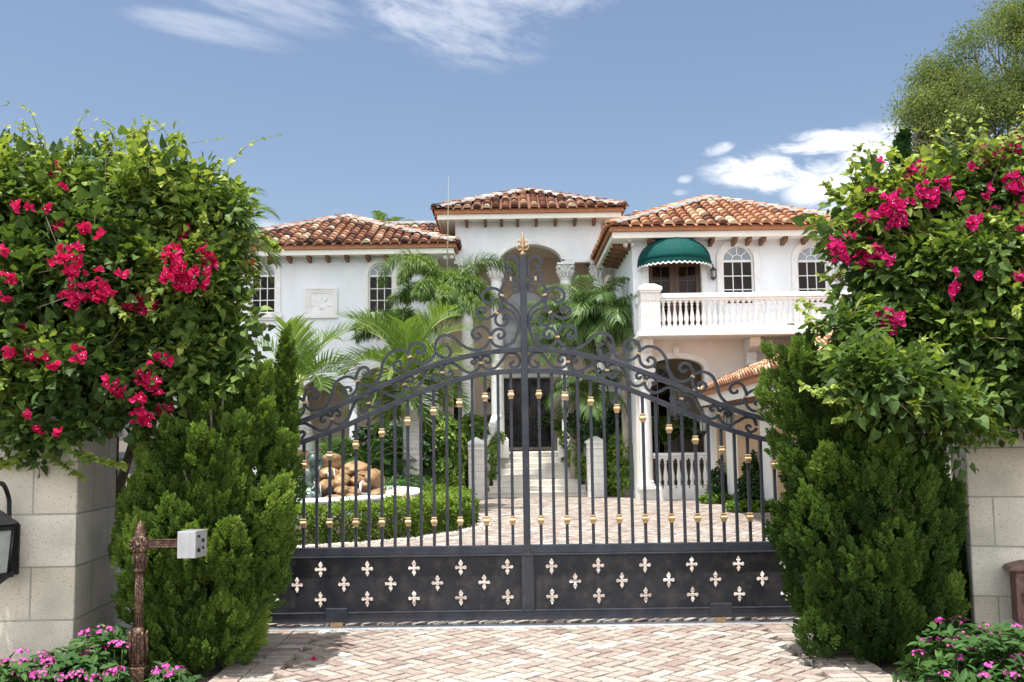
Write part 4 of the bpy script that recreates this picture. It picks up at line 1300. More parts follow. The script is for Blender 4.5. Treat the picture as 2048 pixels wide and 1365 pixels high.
# scrolls (right half measured, left half mirrored)
SC = {   # crop 1040,560 scale 3.938
 'a': [
  [(115,635),(128,652),(146,655),(140,682),(105,690),(72,655),(80,602),(120,576),(172,585),(215,635),(262,685),(320,695),(360,678),(378,645),(372,612),(345,590),(308,602),(302,638),(330,648),(342,625)],
  [(440,622),(452,640),(432,652),(418,632),(430,603),(400,605),(385,628),(383,660),(410,700),(468,722),(530,690),(580,652),(640,640),(675,672),(685,712),(668,742),(630,752),(602,728),(616,700),(640,716)],
  [(722,740),(745,722),(760,740),(745,766),(712,765),(690,735),(685,705),(705,675),(745,665),(790,680),(830,735),(862,800),(910,836),(958,826),(984,798),(982,765),(958,736),(922,742),(920,772),(945,778),(952,758)],
  [(1040,800),(1048,820),(1066,812),(1066,785),(1036,766),(1002,778),(985,805),(985,830),(1010,868),(1060,890),(1112,874),(1160,850),(1218,845),(1258,878),(1270,935),(1255,966),(1220,970),(1188,938),(1200,914),(1222,934)],
  [(1310,982),(1328,975),(1332,998),(1302,1008),(1278,970),(1272,935),(1290,912),(1330,905),(1372,922),(1406,985),(1442,1062),(1498,1095),(1545,1082),(1566,1048),(1558,1015),(1530,986),(1498,1010),(1512,1036),(1530,1020)],
  [(1615,1052),(1622,1072),(1640,1075),(1650,1042),(1620,1016),(1582,1030),(1566,1060),(1570,1090),(1596,1125),(1650,1146),(1722,1110),(1780,1082),(1838,1096),(1862,1158),(1850,1186),(1810,1200),(1782,1165),(1800,1146),(1820,1165)],
  [(330,428),(395,452)][:0],
 ],
 'top': [
  [(1020,650),(1003,632),(1028,610),(1064,636),(1052,675),(1000,690),(955,660),(937,600),(937,572),(962,546),(1012,525),(1090,546),(1148,618),(1166,700),(1200,770),(1262,800),(1330,786),(1362,748),(1358,712),(1332,666),(1285,656),(1256,694),(1288,724),(1316,704)],
  [(1420,846),(1404,826),(1430,806),(1464,828),(1454,865),(1410,876),(1370,840),(1356,790),(1362,758),(1386,738),(1440,725),(1510,756),(1550,830),(1572,905),(1620,962),(1690,980),(1748,966),(1780,915),(1778,880),(1748,828),(1700,813),(1654,850),(1670,890),(1710,886),(1706,865)],
  [(1864,990),(1848,970),(1886,950),(1916,978),(1902,1020),(1842,1036),(1792,1000),(1778,945),(1782,912),(1802,888),(1860,866),(1930,890),(1975,970),(2010,1050),(2060,1090),(2120,1090),(2160,1050)],
 ],
 # crop 1040,600 scale 6.827 (near the mast)
 'mid': [
  [(1150,605),(1110,600),(1068,648),(1060,700),(1110,760),(1200,745),(1262,680),(1272,590),(1235,505),(1170,460),(1080,460),(1000,500),(920,580),(830,640),(740,668),(640,655),(560,600),(515,500),(525,440),(570,375),(640,350),(720,375),(765,440),(745,500),(690,520),(650,490),(665,450),(700,450)],
  [(1128,650),(1120,618),(1165,625),(1160,670),(1130,672)][:0],
  [(1262,660),(1300,740),(1370,805),(1470,830),(1570,795),(1628,720),(1630,640),(1590,570),(1510,545),(1440,575),(1415,640),(1450,690),(1510,690),(1525,645),(1480,635)],
  [(385,455),(410,480),(385,520),(330,490),(325,430),(380,390),(450,405),(495,460),(510,520),(470,600),(390,635),(300,630),(200,560),(145,450),(128,330),(155,230),(215,150),(290,125),(355,145),(410,185),(440,250),(420,320),(350,350),(285,320),(275,270),(315,240),(345,265)],
  [(615,130),(600,160),(565,145),(570,105),(620,92),(675,120),(688,175),(655,230),(590,250),(500,225),(430,180),(375,140),(350,60),(365,-30),(385,-100)],
 ],
 # crop 820,360 scale 3.412 (tower)
 'tower': [
  [(850,572),(862,585),(885,580),(893,548),(858,520),(822,535),(806,580),(808,640),(826,665),(858,672),(888,658),(893,628),(868,614),(848,630),(862,648)],
  [(815,735),(832,722),(850,738),(838,764),(808,756),(800,722),(822,690),(858,682),(898,700),(925,748),(922,790),(890,832),(848,864),(815,905),(802,960),(800,1010)],
  [(1000,800),(986,812),(998,834),(1035,828),(1054,792),(1035,752),(990,735),(946,746),(918,780),(918,830),(935,872),(955,900)],
 ],
}
nsc = 0
CR = {'a': (1040,560,3.938), 'top': (1040,560,3.938), 'mid': (1040,600,6.827), 'tower': (820,360,3.412)}
for key, lst in SC.items():
    ox, oy, k = CR[key]
    for pl in lst:
        if len(pl) < 3: continue
        c = [gp(a, b, ox, oy, k) for a, b in pl]
        c = [(x, z) for x, z in c if x < HWG + .02]
        if len(c) < 3: continue
        c = spline(c, 6)
        nn = len(c)
        hws = [.0085 + .0035*min(1, min(i, nn-1-i)/10) for i in range(nn)]
        ths = .0105 + .0006*(nsc % 5); nsc += 1
        for s in (1, -1):
            m = MB(); m.ribbon(flip(c, s), hws, GY-ths, GY+ths); m.build('scroll', M['iron'], gate)
# gold collars tying the scrolls
CL = [('a',378,645,0),('a',685,712,0),('a',984,797,-15),('a',1270,937,-10),('a',1565,1052,-10),('a',1860,1160,-10),
      ('top',937,582,-20),('top',1360,762,-35),('top',1779,922,-15),('mid',513,508,0),('mid',412,172,35),('tower',857,676,90),('tower',920,785,20)]
for key, a, b, ang in CL:
    ox, oy, k = CR[key]
    x, z = gp(a, b, ox, oy, k)
    for s in (1, -1):
        m = MB(); m.obox((GXC + s*x, GY, z), (.036, .03, .017), Matrix.Rotation(R(-s*ang), 3, 'Y')); m.build('collar', M['gold'], gate, bevel=.002)
# finial
zf = zmast
m = MB()
m.lathe(GXC, GY, [(.03, zf), (.034, zf+.012), (.016, zf+.03), (.013, zf+.05), (.022, zf+.06), (.013, zf+.075), (.018, zf+.11), (.022, zf+.15), (.016, zf+.19), (.006, zf+.23), (.0, zf+.25)], 10)
for s in (-1, 1):
    m.tube(spline([(GXC+s*.008, GY, zf+.065), (GXC+s*.04, GY, zf+.055), (GXC+s*.062, GY, zf+.08), (GXC+s*.05, GY, zf+.108), (GXC+s*.028, GY, zf+.098), (GXC+s*.036, GY, zf+.082)], 5), .0075, 6)
    m.tube(spline([(GXC+s*.010, GY, zf+.10), (GXC+s*.02, GY, zf+.135), (GXC+s*.045, GY, zf+.16), (GXC+s*.05, GY, zf+.14), (GXC+s*.036, GY, zf+.135)], 5), .0075, 6)
for a in (0, 1):
    m.tube(spline([(GXC, GY+(-1)**a*.008, zf+.065), (GXC, GY+(-1)**a*.045, zf+.07), (GXC, GY+(-1)**a*.04, zf+.1)], 4), .007, 6)
m.v = [(GXC + (x-GXC)*.80, GY + (y-GY)*.80, zf + (z-zf)*.80) for x, y, z in m.v]
m.build('finial', M['gold'], gate)
# ground track
m = MB(); m.box(-2.9, 3.2, GY-.075, GY+.075, -.02, .011); m.box(-2.9, 3.2, GY-.055, GY-.045, .011, .02)
tag(m.build('gate_track', M['steel']), 'grey metal gate track set into the brick drive below the gate', 'gate track')
# ================================================================ gate pillars, low walls and their fittings
def block_pillar(name, label, cx, cy, w, d, h, rz):
    p = thing(name, label, 'pillar', (cx, cy, 0), rz=rz)
    m = MB(); m.box(-w/2, w/2, -d/2, d/2, -.03, h)
    m.build('shaft', M['coral'], p, bevel=.012, local=True)
    m = MB(); m.box(-w/2-.04, w/2+.04, -d/2-.04, d/2+.04, h+.001, h+.07); m.box(-w/2-.08, w/2+.08, -d/2-.08, d/2+.08, h+.072, h+.16)
    m.build('cap', M['cast'], p, bevel=.012, local=True)
    return p
LPX = X(137, 1150, 7.0); LPX1 = X(220, 1150, 7.75)
block_pillar('gate_pillar', 'coral stone block pillar beside the black lantern, under the left bougainvillea', LPX - .70, 7.42, 1.40, .80, 1.62, R(3))
rpx = X(1968, 1150, 7.6)
block_pillar('gate_pillar', 'coral stone block pillar carrying the red bronze mail box, under the right bougainvillea', rpx + .66, 7.72, 1.40, .80, 1.62, R(-16))
def low_wall(label, A, B):
    A, B = Vector(A), Vector(B)
    d = B - A; L = d.length; a = math.atan2(d.y, d.x)
    t = thing('balustrade_wall', label, 'balustrade', (A.x, A.y, 0), group='stone balustrades beside the gate', rz=a)
    m = MB(); m.box(0, L, -.12, .12, -.03, .55); m.build('plinth', M['cast'], t, bevel=.01, local=True)
    m = MB(); m.box(0, L, -.12, .12, 1.32, 1.44); m.box(0, L, -.15, .15, 1.442, 1.5); m.build('rail', M['cast'], t, bevel=.01, local=True)
    n = int(L/.19)
    for i in range(n):
        x = (i+.5)*L/n
        m = MB(); r = .07; H = .768; z0 = .551
        pf = [(.9,0),(.9,.1),(.62,.11),(.85,.14),(.6,.19),(.85,.27),(.97,.36),(.70,.55),(.45,.7),(.40,.82),(.62,.85),(.45,.9),(.75,.93),(.75,1)]
        m.lathe(x, 0, [(r*q, z0+H*w) for q, w in pf], 12)
        m.build('baluster', M['cast'], t, local=True)
low_wall('stone balustrade in shade between the lantern pillar and the left juniper', (-3.35, 8.15), (-2.30, 8.78))
low_wall('stone balustrade in shade between the right juniper and the mail box pillar', (3.55, 8.25), (2.55, 8.80))

def lantern(name, label, x, y, z, h, r, group=None, hook=True, mat='black', rz=0.0):
    """six-sided glazed lantern hung from a wall bracket; (x, y, z) is the middle of the body, the wall lies behind (+y)"""
    t = thing(name, label, 'lantern', (x, y, z), group, rz)
    b = MB()
    hb = h*.5
    for s_, zz in ((-1, -hb/2), (1, hb/2)):
        b.lathe(0, 0, [(r*.80, zz-.03*h), (r*.98, zz-.02*h), (r*.98, zz+.02*h), (r*.88, zz+.03*h)], 6, smooth=False)
    for k in range(6):
        a = 2*math.pi*k/6
        b.tube([(r*.78*math.cos(a), r*.78*math.sin(a), -hb/2), (r*.92*math.cos(a), r*.92*math.sin(a), hb/2)], r*.07, 5)
    b.lathe(0, 0, [(r*.8, -hb/2-.03*h), (r*.45, -hb/2-.10*h), (r*.25, -hb/2-.13*h), (r*.12, -hb/2-.18*h), (.0, -hb/2-.2*h)], 6, smooth=False)
    b.build('frame', M[mat], t, local=True)
    c = MB(); c.lathe(0, 0, [(r*1.12, hb/2+.03*h), (r*1.15, hb/2+.045*h), (r*.85, hb/2+.10*h), (r*.50, hb/2+.17*h), (r*.28, hb/2+.20*h), (r*.26, hb/2+.25*h), (r*.12, hb/2+.27*h), (.0, hb/2+.29*h)], 6, smooth=False)
    c.build('roof', M[mat], t, local=True)
    gl = MB(); gl.lathe(0, 0, [(r*.74, -hb/2+.02*h), (r*.87, hb/2-.02*h)], 6, smooth=False, caps=False); gl.build('glazing', M['lamp_glass'], t, local=True)
    cd = MB(); cd.lathe(0, 0, [(r*.16, -hb/2+.02*h), (r*.16, 0), (r*.09, .05*h), (.0, .1*h)], 8); cd.build('candle', M['white'], t, local=True)
    if hook:
        k = MB()
        top = hb/2 + .29*h
        k.tube(spline([(0, 0, top-.02*h), (0, .0, top+.10*h), (0, r*.3, top+.17*h), (0, r*.9, top+.16*h), (0, r*1.35, top+.02*h), (0, r*1.45, top-.12*h), (0, r*1.5, -.1*h)], 6), r*.10, 6)
        k.lathe(0, 0, [(r*.02, top-.03*h), (r*.14, top), (r*.02, top+.03*h)], 8)
        k.box(-r*.4, r*.4, r*1.5, r*1.62, -.3*h, .25*h)
        k.build('bracket', M[mat], t, local=True)
    return t
# big lantern on the left pillar, cut by the picture edge
lx = X(-24, 1090, 6.72)
lantern('wall_lantern', 'big black carriage lantern with hooked bracket on the coral stone pillar', lx, 6.74, Z(2, 1104, 6.72), .62, .17)
lantern('wall_lantern', 'small grey lantern on the upper wall beside the green awning', X(1427, 550, 23.86), 23.86, Z(1427, 549, 23.86), .36, .075, 'lanterns on the upper balcony wall', mat='bronze')
lantern('wall_lantern', 'small grey lantern on the upper wall beside the last balcony window, by the bougainvillea', X(1681, 552, 23.86), 23.86, Z(1681, 551, 23.86), .36, .075, 'lanterns on the upper balcony wall', mat='bronze')
lantern('wall_lantern', 'small black lantern in the loggia corner left of the garage doors', X(1407, 852, 23.2), 23.2, Z(1407, 852, 23.2), .55, .105, 'black lanterns by the garage')
lantern('wall_lantern', 'small black lantern between the two garage doors', X(1456, 842, 22.2), 22.2, Z(1456, 842, 22.2), .55, .105, 'black lanterns by the garage')
lantern('wall_lantern', 'small black lantern on the porch wall left of the front door', X(979, 792, 30.7), 30.7, Z(979, 792, 30.7), .5, .10)

# mail box on the right pillar
mx, my = X(2070, 1190, 7.35), 7.30
t = thing('mail_box', 'red bronze mail box with raised scroll relief fixed to the right stone pillar', 'mail box', (mx, my, Z(2046, 1190, 7.3)), rz=R(-16))
m = MB(); m.box(-.16, .16, -.06, .16, -.20, .17); m.build('box', M['mailbox'], t, bevel=.01, local=True)
m = MB(); m.prism_xz([(-.21,.171),(.21,.171),(.19,.20),(.08,.23),(-.08,.23),(-.19,.20)], -.11, .17); m.build('lid', M['mailbox'], t, bevel=.008, local=True)
m = MB()
for z0, z1 in ((-.195,-.17),(.13,.155)): m.box(-.15, .15, -.075, -.061, z0, z1)
for x0, x1 in ((-.155,-.135),(.135,.155)): m.box(x0, x1, -.076, -.062, -.168, .128)
for s in (-1, 1):
    pts = [(s*(.06+.05*math.exp(-a*.25)*math.cos(a)), -.066, .02-.06*math.exp(-a*.2)*math.sin(a)) for a in [i*.4 for i in range(16)]]
    m.tube(pts, .012, 6)
    m.tube([(s*.11, -.066, -.02), (s*.09, -.066, -.08), (s*.05, -.066, -.11)], [.012,.014,.008], 6)
    m.tube([(s*.05, -.066, -.03), (s*.04, -.066, -.08), (s*.015, -.066, -.12)], [.01,.012,.008], 6)
m.build('relief', M['mailbox'], t, local=True)

# entry phone on an ornate post
ky = 6.35
kx = X(278, 1200, ky)
kz = lambda py: Z(278, py, ky)
t = thing('entry_phone_post', 'ornate bronze post with an arm holding a silver entry phone box', 'entry phone', (kx, ky, 0))
m = MB()
m.box(kx-.062, kx+.062, ky-.062, ky+.062, -.02, kz(1332))
m.build('base', M['bronze'], t, bevel=.006)
m = MB()
m.lathe(kx, ky, [(.045, kz(1332)), (.052, kz(1328)), (.040, kz(1322)), (.050, kz(1312)), (.043, kz(1290)), (.047, kz(1275)), (.036, kz(1266)), (.033, kz(1255))], 16)
for k in range(8):
    a = 2*math.pi*k/8
    m.tube([(kx+.047*math.cos(a), ky+.047*math.sin(a), kz(1326)), (kx+.054*math.cos(a), ky+.054*math.sin(a), kz(1300)), (kx+.05*math.cos(a), ky+.05*math.sin(a), kz(1270)), (kx+.056*math.cos(a), ky+.056*math.sin(a), kz(1262))], [.008,.012,.011,.006], 6)
m.build('collar', M['bronze'], t)
m = MB(); m.lathe(kx, ky, [(.026, kz(1256)), (.021, kz(1142))], 10, smooth=False)
for k in range(10):
    a = 2*math.pi*(k+.5)/10
    m.tube([(kx+.025*math.cos(a), ky+.025*math.sin(a), kz(1254)), (kx+.0205*math.cos(a), ky+.0205*math.sin(a), kz(1143))], .004, 5)
m.build('shaft', M['bronze'], t)
m = MB(); m.lathe(kx, ky, [(.034, kz(1144)), (.036, kz(1140)), (.028, kz(1136)), (.033, kz(1125)), (.037, kz(1118)), (.040, kz(1110)), (.028, kz(1105)), (.036, kz(1062)), (.028, kz(1058)), (.03, kz(1054)), (.018, kz(1049)), (.012, kz(1046)), (.0, kz(1041))], 16)
for k in range(8):
    a = 2*math.pi*k/8
    m.tube([(kx+.030*math.cos(a), ky+.030*math.sin(a), kz(1136)), (kx+.038*math.cos(a), ky+.038*math.sin(a), kz(1122)), (kx+.045*math.cos(a), ky+.045*math.sin(a), kz(1112))], [.006,.009,.005], 6)
m.build('capital', M['bronze'], t)
m = MB(); zc_ = kz(1089)
m.lathe(0, 0, [(.0,-.038),(.045,-.036),(.058,-.026),(.062,0),(.058,.026),(.045,.036),(.0,.038)], 24)
m.v = [(kx + a, ky + c, zc_ + b) for a, b, c in m.v]
for k in range(12):
    a = 2*math.pi*k/12; m.lathe(kx + .044*math.cos(a), 0, [(.0,-.045),(.009,-.04),(.0,-.03)], 6)
    q = m.v[-18:]; m.v[-18:] = [(x, ky + z, zc_ + .044*math.sin(a) + y) for x, y, z in q]
m.lathe(kx, 0, [(.0,-.052),(.014,-.046),(.017,-.038)], 10); q = m.v[-30:]; m.v[-30:] = [(x, ky + z, zc_ + y) for x, y, z in q]
m.build('rosette', M['bronze'], t)
ax1 = X(367, 1088, ky)
m = MB(); m.box(kx+.055, ax1+.02, ky-.02, ky+.02, kz(1096)+.004, kz(1080)); 
for zz in (kz(1095), kz(1080)):
    m.tube([(kx+.055, ky-.021, zz), (ax1, ky-.021, zz)], .004, 5)
m.build('arm', M['bronze'], t)
bx0, bx1 = X(365, 1088, ky), X(401, 1088, ky)
m = MB()
zb0_, zb1_ = kz(1115), kz(1062)
m.prism_xy([(bx0, ky-.10), (bx1, ky-.10), (bx1+.022, ky+.06), (bx0+.01, ky+.06)], zb0_, zb1_)
bo = m.build('phone_box', M['steel'], t, bevel=.003)
m = MB()
def on_side(u, z, s=.012):
    p = Vector((bx1 + .022*u + .003, ky-.10+.16*u, z)); return p
for u, z, s in ((.62, zb0_+.10, .011), (.25, zb0_+.045, .012), (.25, zb0_+.13, .008), (.62, zb0_+.055, .008)):
    m.obox(on_side(u, z), (.012, s*2, s*2), Matrix.Rotation(R(-8), 3, 'Z'))
m.build('button', M['black'], bo, bevel=.002)

# awning over the balcony door
ax0, ax1, ay = X(1278, 520, 23.6), X(1427, 520, 23.6), RW_Y - .07
axc, ahw = (ax0+ax1)/2, (ax1-ax0)/2
az0, az1 = Z(1352, 526, 23.8), Z(1352, 474, 23.9)
t = thing('awning', 'dark green domed canvas awning with white scalloped edge over the balcony door', 'awning', (axc, ay, az0))
dep = .95
m = MB(); nu, nv = 8, 10
vs, fs = [], []
for j in range(nv+1):
    ph = math.pi/2*j/nv
    for i in range(nu*4+1):
        th = math.pi*i/(nu*4)
        seam = 1 - .012*abs(math.sin(th*nu))**.5
        r = math.cos(ph)
        zz = az0 + (az1-az0)*math.sin(ph)
        vs.append((axc - ahw*r*math.cos(th)*seam, ay - dep*r*math.sin(th)*seam, zz))
w_ = nu*4+1
fs = [(j*w_+i, j*w_+i+1, (j+1)*w_+i+1, (j+1)*w_+i) for j in range(nv) for i in range(nu*4)]
m.add(vs, fs, True); cano = m.build('canopy', M['awning'], t)
sm_ = cano.modifiers.new('thick', 'SOLIDIFY'); sm_.thickness = .006
val, tr = MB(), MB()
N = 160
va, vb, vc = [], [], []
for i in range(N+1):
    th = math.pi*i/N
    x, y = axc - (ahw+.004)*math.cos(th), ay - (dep+.004)*math.sin(th)
    zz = az0 - .10 - .018*math.sin(i/N*22*2*math.pi)
    va.append((x, y, az0+.004)); vb.append((x, y, zz)); vc.append((x, y-.001, zz-.035))
val.add(va + vb, [(i, i+1, N+2+i, N+1+i) for i in range(N)]); tr.add(vb + vc, [(i, i+1, N+2+i, N+1+i) for i in range(N)])
v1 = val.build('valance', M['awning'], t); t2 = tr.build('scallop_trim', M['white'], t)
for o in (v1, t2):
    q = o.modifiers.new('thick', 'SOLIDIFY'); q.thickness = .005
m = MB()
for k in range(1, nu):
    th = math.pi*k/nu
    m.tube([(axc - ahw*.985*math.cos(th)*math.cos(math.pi/2*j/8), ay - dep*.985*math.sin(th)*math.cos(math.pi/2*j/8), az0 + (az1-az0)*math.sin(math.pi/2*j/8)*.985) for j in range(8)], .012, 5)
m.build('frame', M['steel'], t)

# ================================================================ rock fountain
fx, fy = -4.05, 18.1
ftn = thing('rock_fountain', 'round fountain basin with white rim and tan boulders spilling water inside the hedge', 'fountain', (fx, fy, 0))
frx = 2.35
m = MB(); m.lathe(fx, fy, [(frx-.06, -.02), (frx-.06, .53), (frx-.22, .53), (frx-.22, .32), (0.0, .32)], 64, caps=False); m.build('basin', M['cast'], ftn)
m = MB(); m.lathe(fx, fy, [(frx-.26, .532), (frx+.02, .532), (frx+.06, .56), (frx+.06, .59), (frx+.02, .62), (frx-.26, .62), (frx-.26, .532)], 72, caps=False); m.build('rim', M['white'], ftn)
m = MB(); m.lathe(fx, fy, [(frx-.23, .47), (0.0, .47)], 64, caps=False); m.build('water', M['glass_pale'], ftn)
def boulder(cx, cy, cz, sx, sy, sz, rot=0, mat='rock', seed=0):
    bm = bmesh.new(); bmesh.ops.create_icosphere(bm, subdivisions=4, radius=1.0)
    rg = random.Random(seed)
    ph = [(Vector((rg.uniform(-1,1), rg.uniform(-1,1), rg.uniform(-1,1))).normalized(), rg.uniform(.72, .95)) for _ in range(7)]
    RM = Matrix.Rotation(rot, 3, 'Y') @ Matrix.Rotation(rg.uniform(-.4,.4), 3, 'Z')
    for v in bm.verts:
        p = v.co.copy()
        for d, k in ph:      # worn facets
            q = p.dot(d)
            if q > k: p -= d*(q-k)*.75
        o_ = Vector((seed*3.1, seed*1.7, 0))
        p *= 1 + .10*noise.noise(p*1.6 + o_) + .055*noise.noise(p*3.7 + o_) + .025*noise.noise(p*9 + o_)
        p = Vector((p.x*sx, p.y*sy, p.z*sz))
        v.co = RM @ p + Vector((cx, cy, cz))
    me = bpy.data.meshes.new('boulder'); bm.to_mesh(me); bm.free()
    me.polygons.foreach_set('use_smooth', [True]*len(me.polygons))
    return link_mesh('boulder', me, M[mat], ftn)
RK = [ # px0, px1, py0, py1, Y, tilt
 (584,626,900,950,18.3,0), (640,688,906,940,18.2,6), (682,740,923,955,18.1,-8), (640,680,934,962,17.9,4), (715,742,940,955,18.0,10),
 (728,766,938,982,17.8,-20), (666,702,948,984,17.6,-25), (640,672,958,988,17.7,0), (700,730,950,978,17.75,-30), (712,742,954,985,17.6,10),
 (670,704,972,995,17.2,12), (696,716,974,994,17.1,0), (692,732,986,1003,16.9,5), (648,686,990,1004,16.8,0), (735,772,978,998,17.1,-10),
 (600,640,930,990,18.2,0), (612,660,955,1000,18.0,0), (668,700,966,992,18.4,0)]
for i, (a, b, c, d, Y, tl) in enumerate(RK):
    p = at((a+b)/2, (c+d)/2, Y)
    boulder(p.x, p.y, p.z, (b-a)/2*Y/F_PX*1.02, .26 + .08*(i % 3), (d-c)/2*Y/F_PX*1.02, R(tl), 'rock', i+3)
for a, b, c, d, Y in ((768,816,977,1000,17.2),(805,832,994,1006,16.9)):
    p = at((a+b)/2, (c+d)/2, Y); boulder(p.x, p.y, p.z, (b-a)/2*Y/F_PX, .3, (d-c)/2*Y/F_PX, 0, 'rock_dry', int(a))
for (px0, py0, px1, py1, Y) in ((720,966,719,990,17.25),(722,966,721,992,17.22),(727,962,720,967,17.3),(659,960,660,998,17.3),(661,962,661,996,17.28),(668,938,670,960,17.6),(634,935,632,990,17.2),(640,966,642,998,17.25),(629,945,629,1000,17.1),(656,945,658,962,17.4)):
    a, b = at(px0, py0, Y), at(px1, py1, Y)
    m = MB(); m.tube([a, (a+b)/2 + Vector((.004,-.02,0)), b], [.006,.010,.012], 5); m.build('water_spill', M['water'], ftn)
# bronze figure seated on the rocks, one arm raised to the hair
st = thing('statue', 'green bronze statue of a seated woman wringing her hair, before the tan fountain boulders', 'statue', (at(610, 1000, 16.9).x, 16.9, at(610, 1003, 16.9).z))
k_ = 16.9/F_PX
def sp3(px, py, dy=0): 
    p = at(px, py, 16.9); return (p.x, 16.9+dy, p.z)
J = [ (sp3(618,985,.0), .135), (sp3(617,970,.02), .105), (sp3(616,958,.02), .110), (sp3(620,946,.02), .125), (sp3(623,938,.02), .06), (sp3(627,928,.0), .055), # pelvis..neck
      (sp3(606,942,.02), .058), (sp3(597,930,-.08), .050), (sp3(601,926,-.12), .045), (sp3(612,930,-.14), .036), (sp3(620,934,-.15), .03),  # raised arm
      (sp3(634,948,.0), .055), (sp3(638,962,-.06), .045), (sp3(632,974,-.14), .035), (sp3(626,980,-.18), .03),
      (sp3(606,992,-.20), .11), (sp3(634,996,-.38), .085), (sp3(618,1000,-.50), .055), (sp3(600,1001,-.55), .05),
      (sp3(630,990,-.12), .11), (sp3(646,997,-.28), .08), (sp3(640,1001,-.42), .05)]
E = [(0,1),(1,2),(2,3),(3,4),(4,5),(3,6),(6,7),(7,8),(8,9),(9,10),(3,11),(11,12),(12,13),(13,14),(0,15),(15,16),(16,17),(17,18),(0,19),(19,20),(20,21)]
me = bpy.data.meshes.new('body'); me.from_pydata([j[0] for j in J], E, [])
bo = link_mesh('body', me, M['verdigris'], st)
bo.modifiers.new('skin', 'SKIN')
for v, j in zip(me.skin_vertices[0].data, J): v.radius = (j[1]*.80, j[1]*.80)
me.skin_vertices[0].data[0].use_root = True
sb = bo.modifiers.new('sub', 'SUBSURF'); sb.levels = 2; sb.render_levels = 2
for f in me.polygons: f.use_smooth = True
hd = sp3(627, 921, -.02)
bm = bmesh.new(); bmesh.ops.create_icosphere(bm, subdivisions=3, radius=1)
for v in bm.verts:
    x, y, z = v.co
    n = 0
    if y < -.6: n = -.10*math.exp(-((x-.05)**2)/.03 - ((z+.12)**2)/.06)      # nose
    e = .05*sum(math.exp(-((x-q)**2)/.02 - ((z-.12)**2)/.015) for q in (-.3, .4)) if y < -.5 else 0
    v.co = Vector((hd[0] + x*.085*(1 - .18*max(0,-z)), hd[1] + (y + n + e)*.10, hd[2] + z*.12))
me = bpy.data.meshes.new('head'); bm.to_mesh(me); bm.free()
me.polygons.foreach_set('use_smooth', [True]*len(me.polygons))
link_mesh('head', me, M['verdigris'], st)
m = MB()
for k in range(16):      # wet hair swept to one side
    a = -1.2 + 2.6*k/15
    x0, z0 = hd[0] + .09*math.sin(a), hd[2] + .13*math.cos(a)
    m.tube(spline([(x0, hd[1]-.02, z0), (hd[0] + .13*math.sin(a*.7) + .02, hd[1]+.06, hd[2]+.09*math.cos(a)), (hd[0]+.10+.02*math.sin(k), hd[1]+.05, hd[2]-.05), (hd[0]+.09, hd[1]-.05, hd[2]-.20), (hd[0]+.055, hd[1]-.12, hd[2]-.34)], 4), .022, 6)
m.build('hair', M['verdigris'], st)
m = MB()
for i, (px, py, r) in enumerate(((598,1002,.11),(612,1003,.13),(628,1004,.13),(644,1003,.11),(604,996,.10),(622,992,.11))):
    p = sp3(px, py, -.28 + .07*(i % 3)); m.lathe(p[0], p[1], [(0, p[2]-r), (r*.8, p[2]-r*.6), (r, p[2]), (r*.75, p[2]+r*.55), (0, p[2]+r*.8)], 12)
m.build('drapery', M['verdigris'], st)
# ================================================================ vegetation
class FB:
    """a batch of small leaf faces gathered into one mesh"""
    def __init__(s): s.V, s.G, s.n = [], {}, 0
    def add(s, tv, tf, pos, Mx, sc, rnd, smooth=False):
        """tv (k,3) template, tf list of faces of equal size, pos (n,3), Mx (n,3,3) columns = template axes, sc (n,) or (n,3), rnd (n,)"""
        tv = np.asarray(tv, float); pos = np.asarray(pos, float)
        n, k = len(pos), len(tv)
        sc = np.asarray(sc, float)
        if sc.ndim == 1: sc = np.repeat(sc[:, None], 3, 1)
        loc = tv[None] * sc[:, None, :]
        W = pos[:, None, :] + np.einsum('nij,nkj->nki', Mx, loc)
        s.V.append(W.reshape(-1, 3))
        base = s.n + np.arange(n)[:, None] * k
        by = {}
        for f in tf: by.setdefault(len(f), []).append(f)
        for q, fl in by.items():
            F = (base[:, None] + np.asarray(fl)[None]).reshape(-1, q) if False else (base[:, :, None] + np.asarray(fl)[None]).reshape(-1, q)
            s.G.setdefault(q, []).append((F, np.repeat(np.asarray(rnd, float), len(fl))))
        s.n += n * k
        return s
    def raw(s, V, F, rnd):
        """V list of points, F list of quads, rnd per face"""
        V = np.asarray(V, float); F = np.asarray(F, int)
        s.V.append(V); s.G.setdefault(F.shape[1], []).append((F + s.n, np.asarray(rnd, float))); s.n += len(V)
        return s
    def build(s, name, mat, parent, smooth=False):
        V = np.concatenate(s.V)
        groups, at_ = [], []
        for q, lst in s.G.items():
            groups.append((np.concatenate([a for a, b in lst]), smooth)); at_.append(np.concatenate([b for a, b in lst]))
        return link_mesh(name, np_mesh(name, V, groups, [np.clip(np.concatenate(at_), 0, 1)]), mat, parent)
def unit(a):
    a = np.asarray(a, float)
    return a / np.maximum(np.linalg.norm(a, axis=-1, keepdims=True), 1e-9)
def frames(d, up=None, roll=None):
    """rotation with its y axis along d, z axis near up"""
    d = unit(d); n = len(d)
    up = np.tile([0, 0, 1.0], (n, 1)) if up is None else np.asarray(up, float)
    x = np.cross(d, up); bad = np.linalg.norm(x, axis=1) < 1e-4
    x[bad] = [1, 0, 0]
    x = unit(x); z = np.cross(x, d)
    if roll is not None:
        c, s_ = np.cos(roll)[:, None], np.sin(roll)[:, None]
        x, z = x*c + z*s_, z*c - x*s_
    return np.stack([x, d, z], axis=2)
def rdir(n):
    return unit(rng.normal(size=(n, 3)))
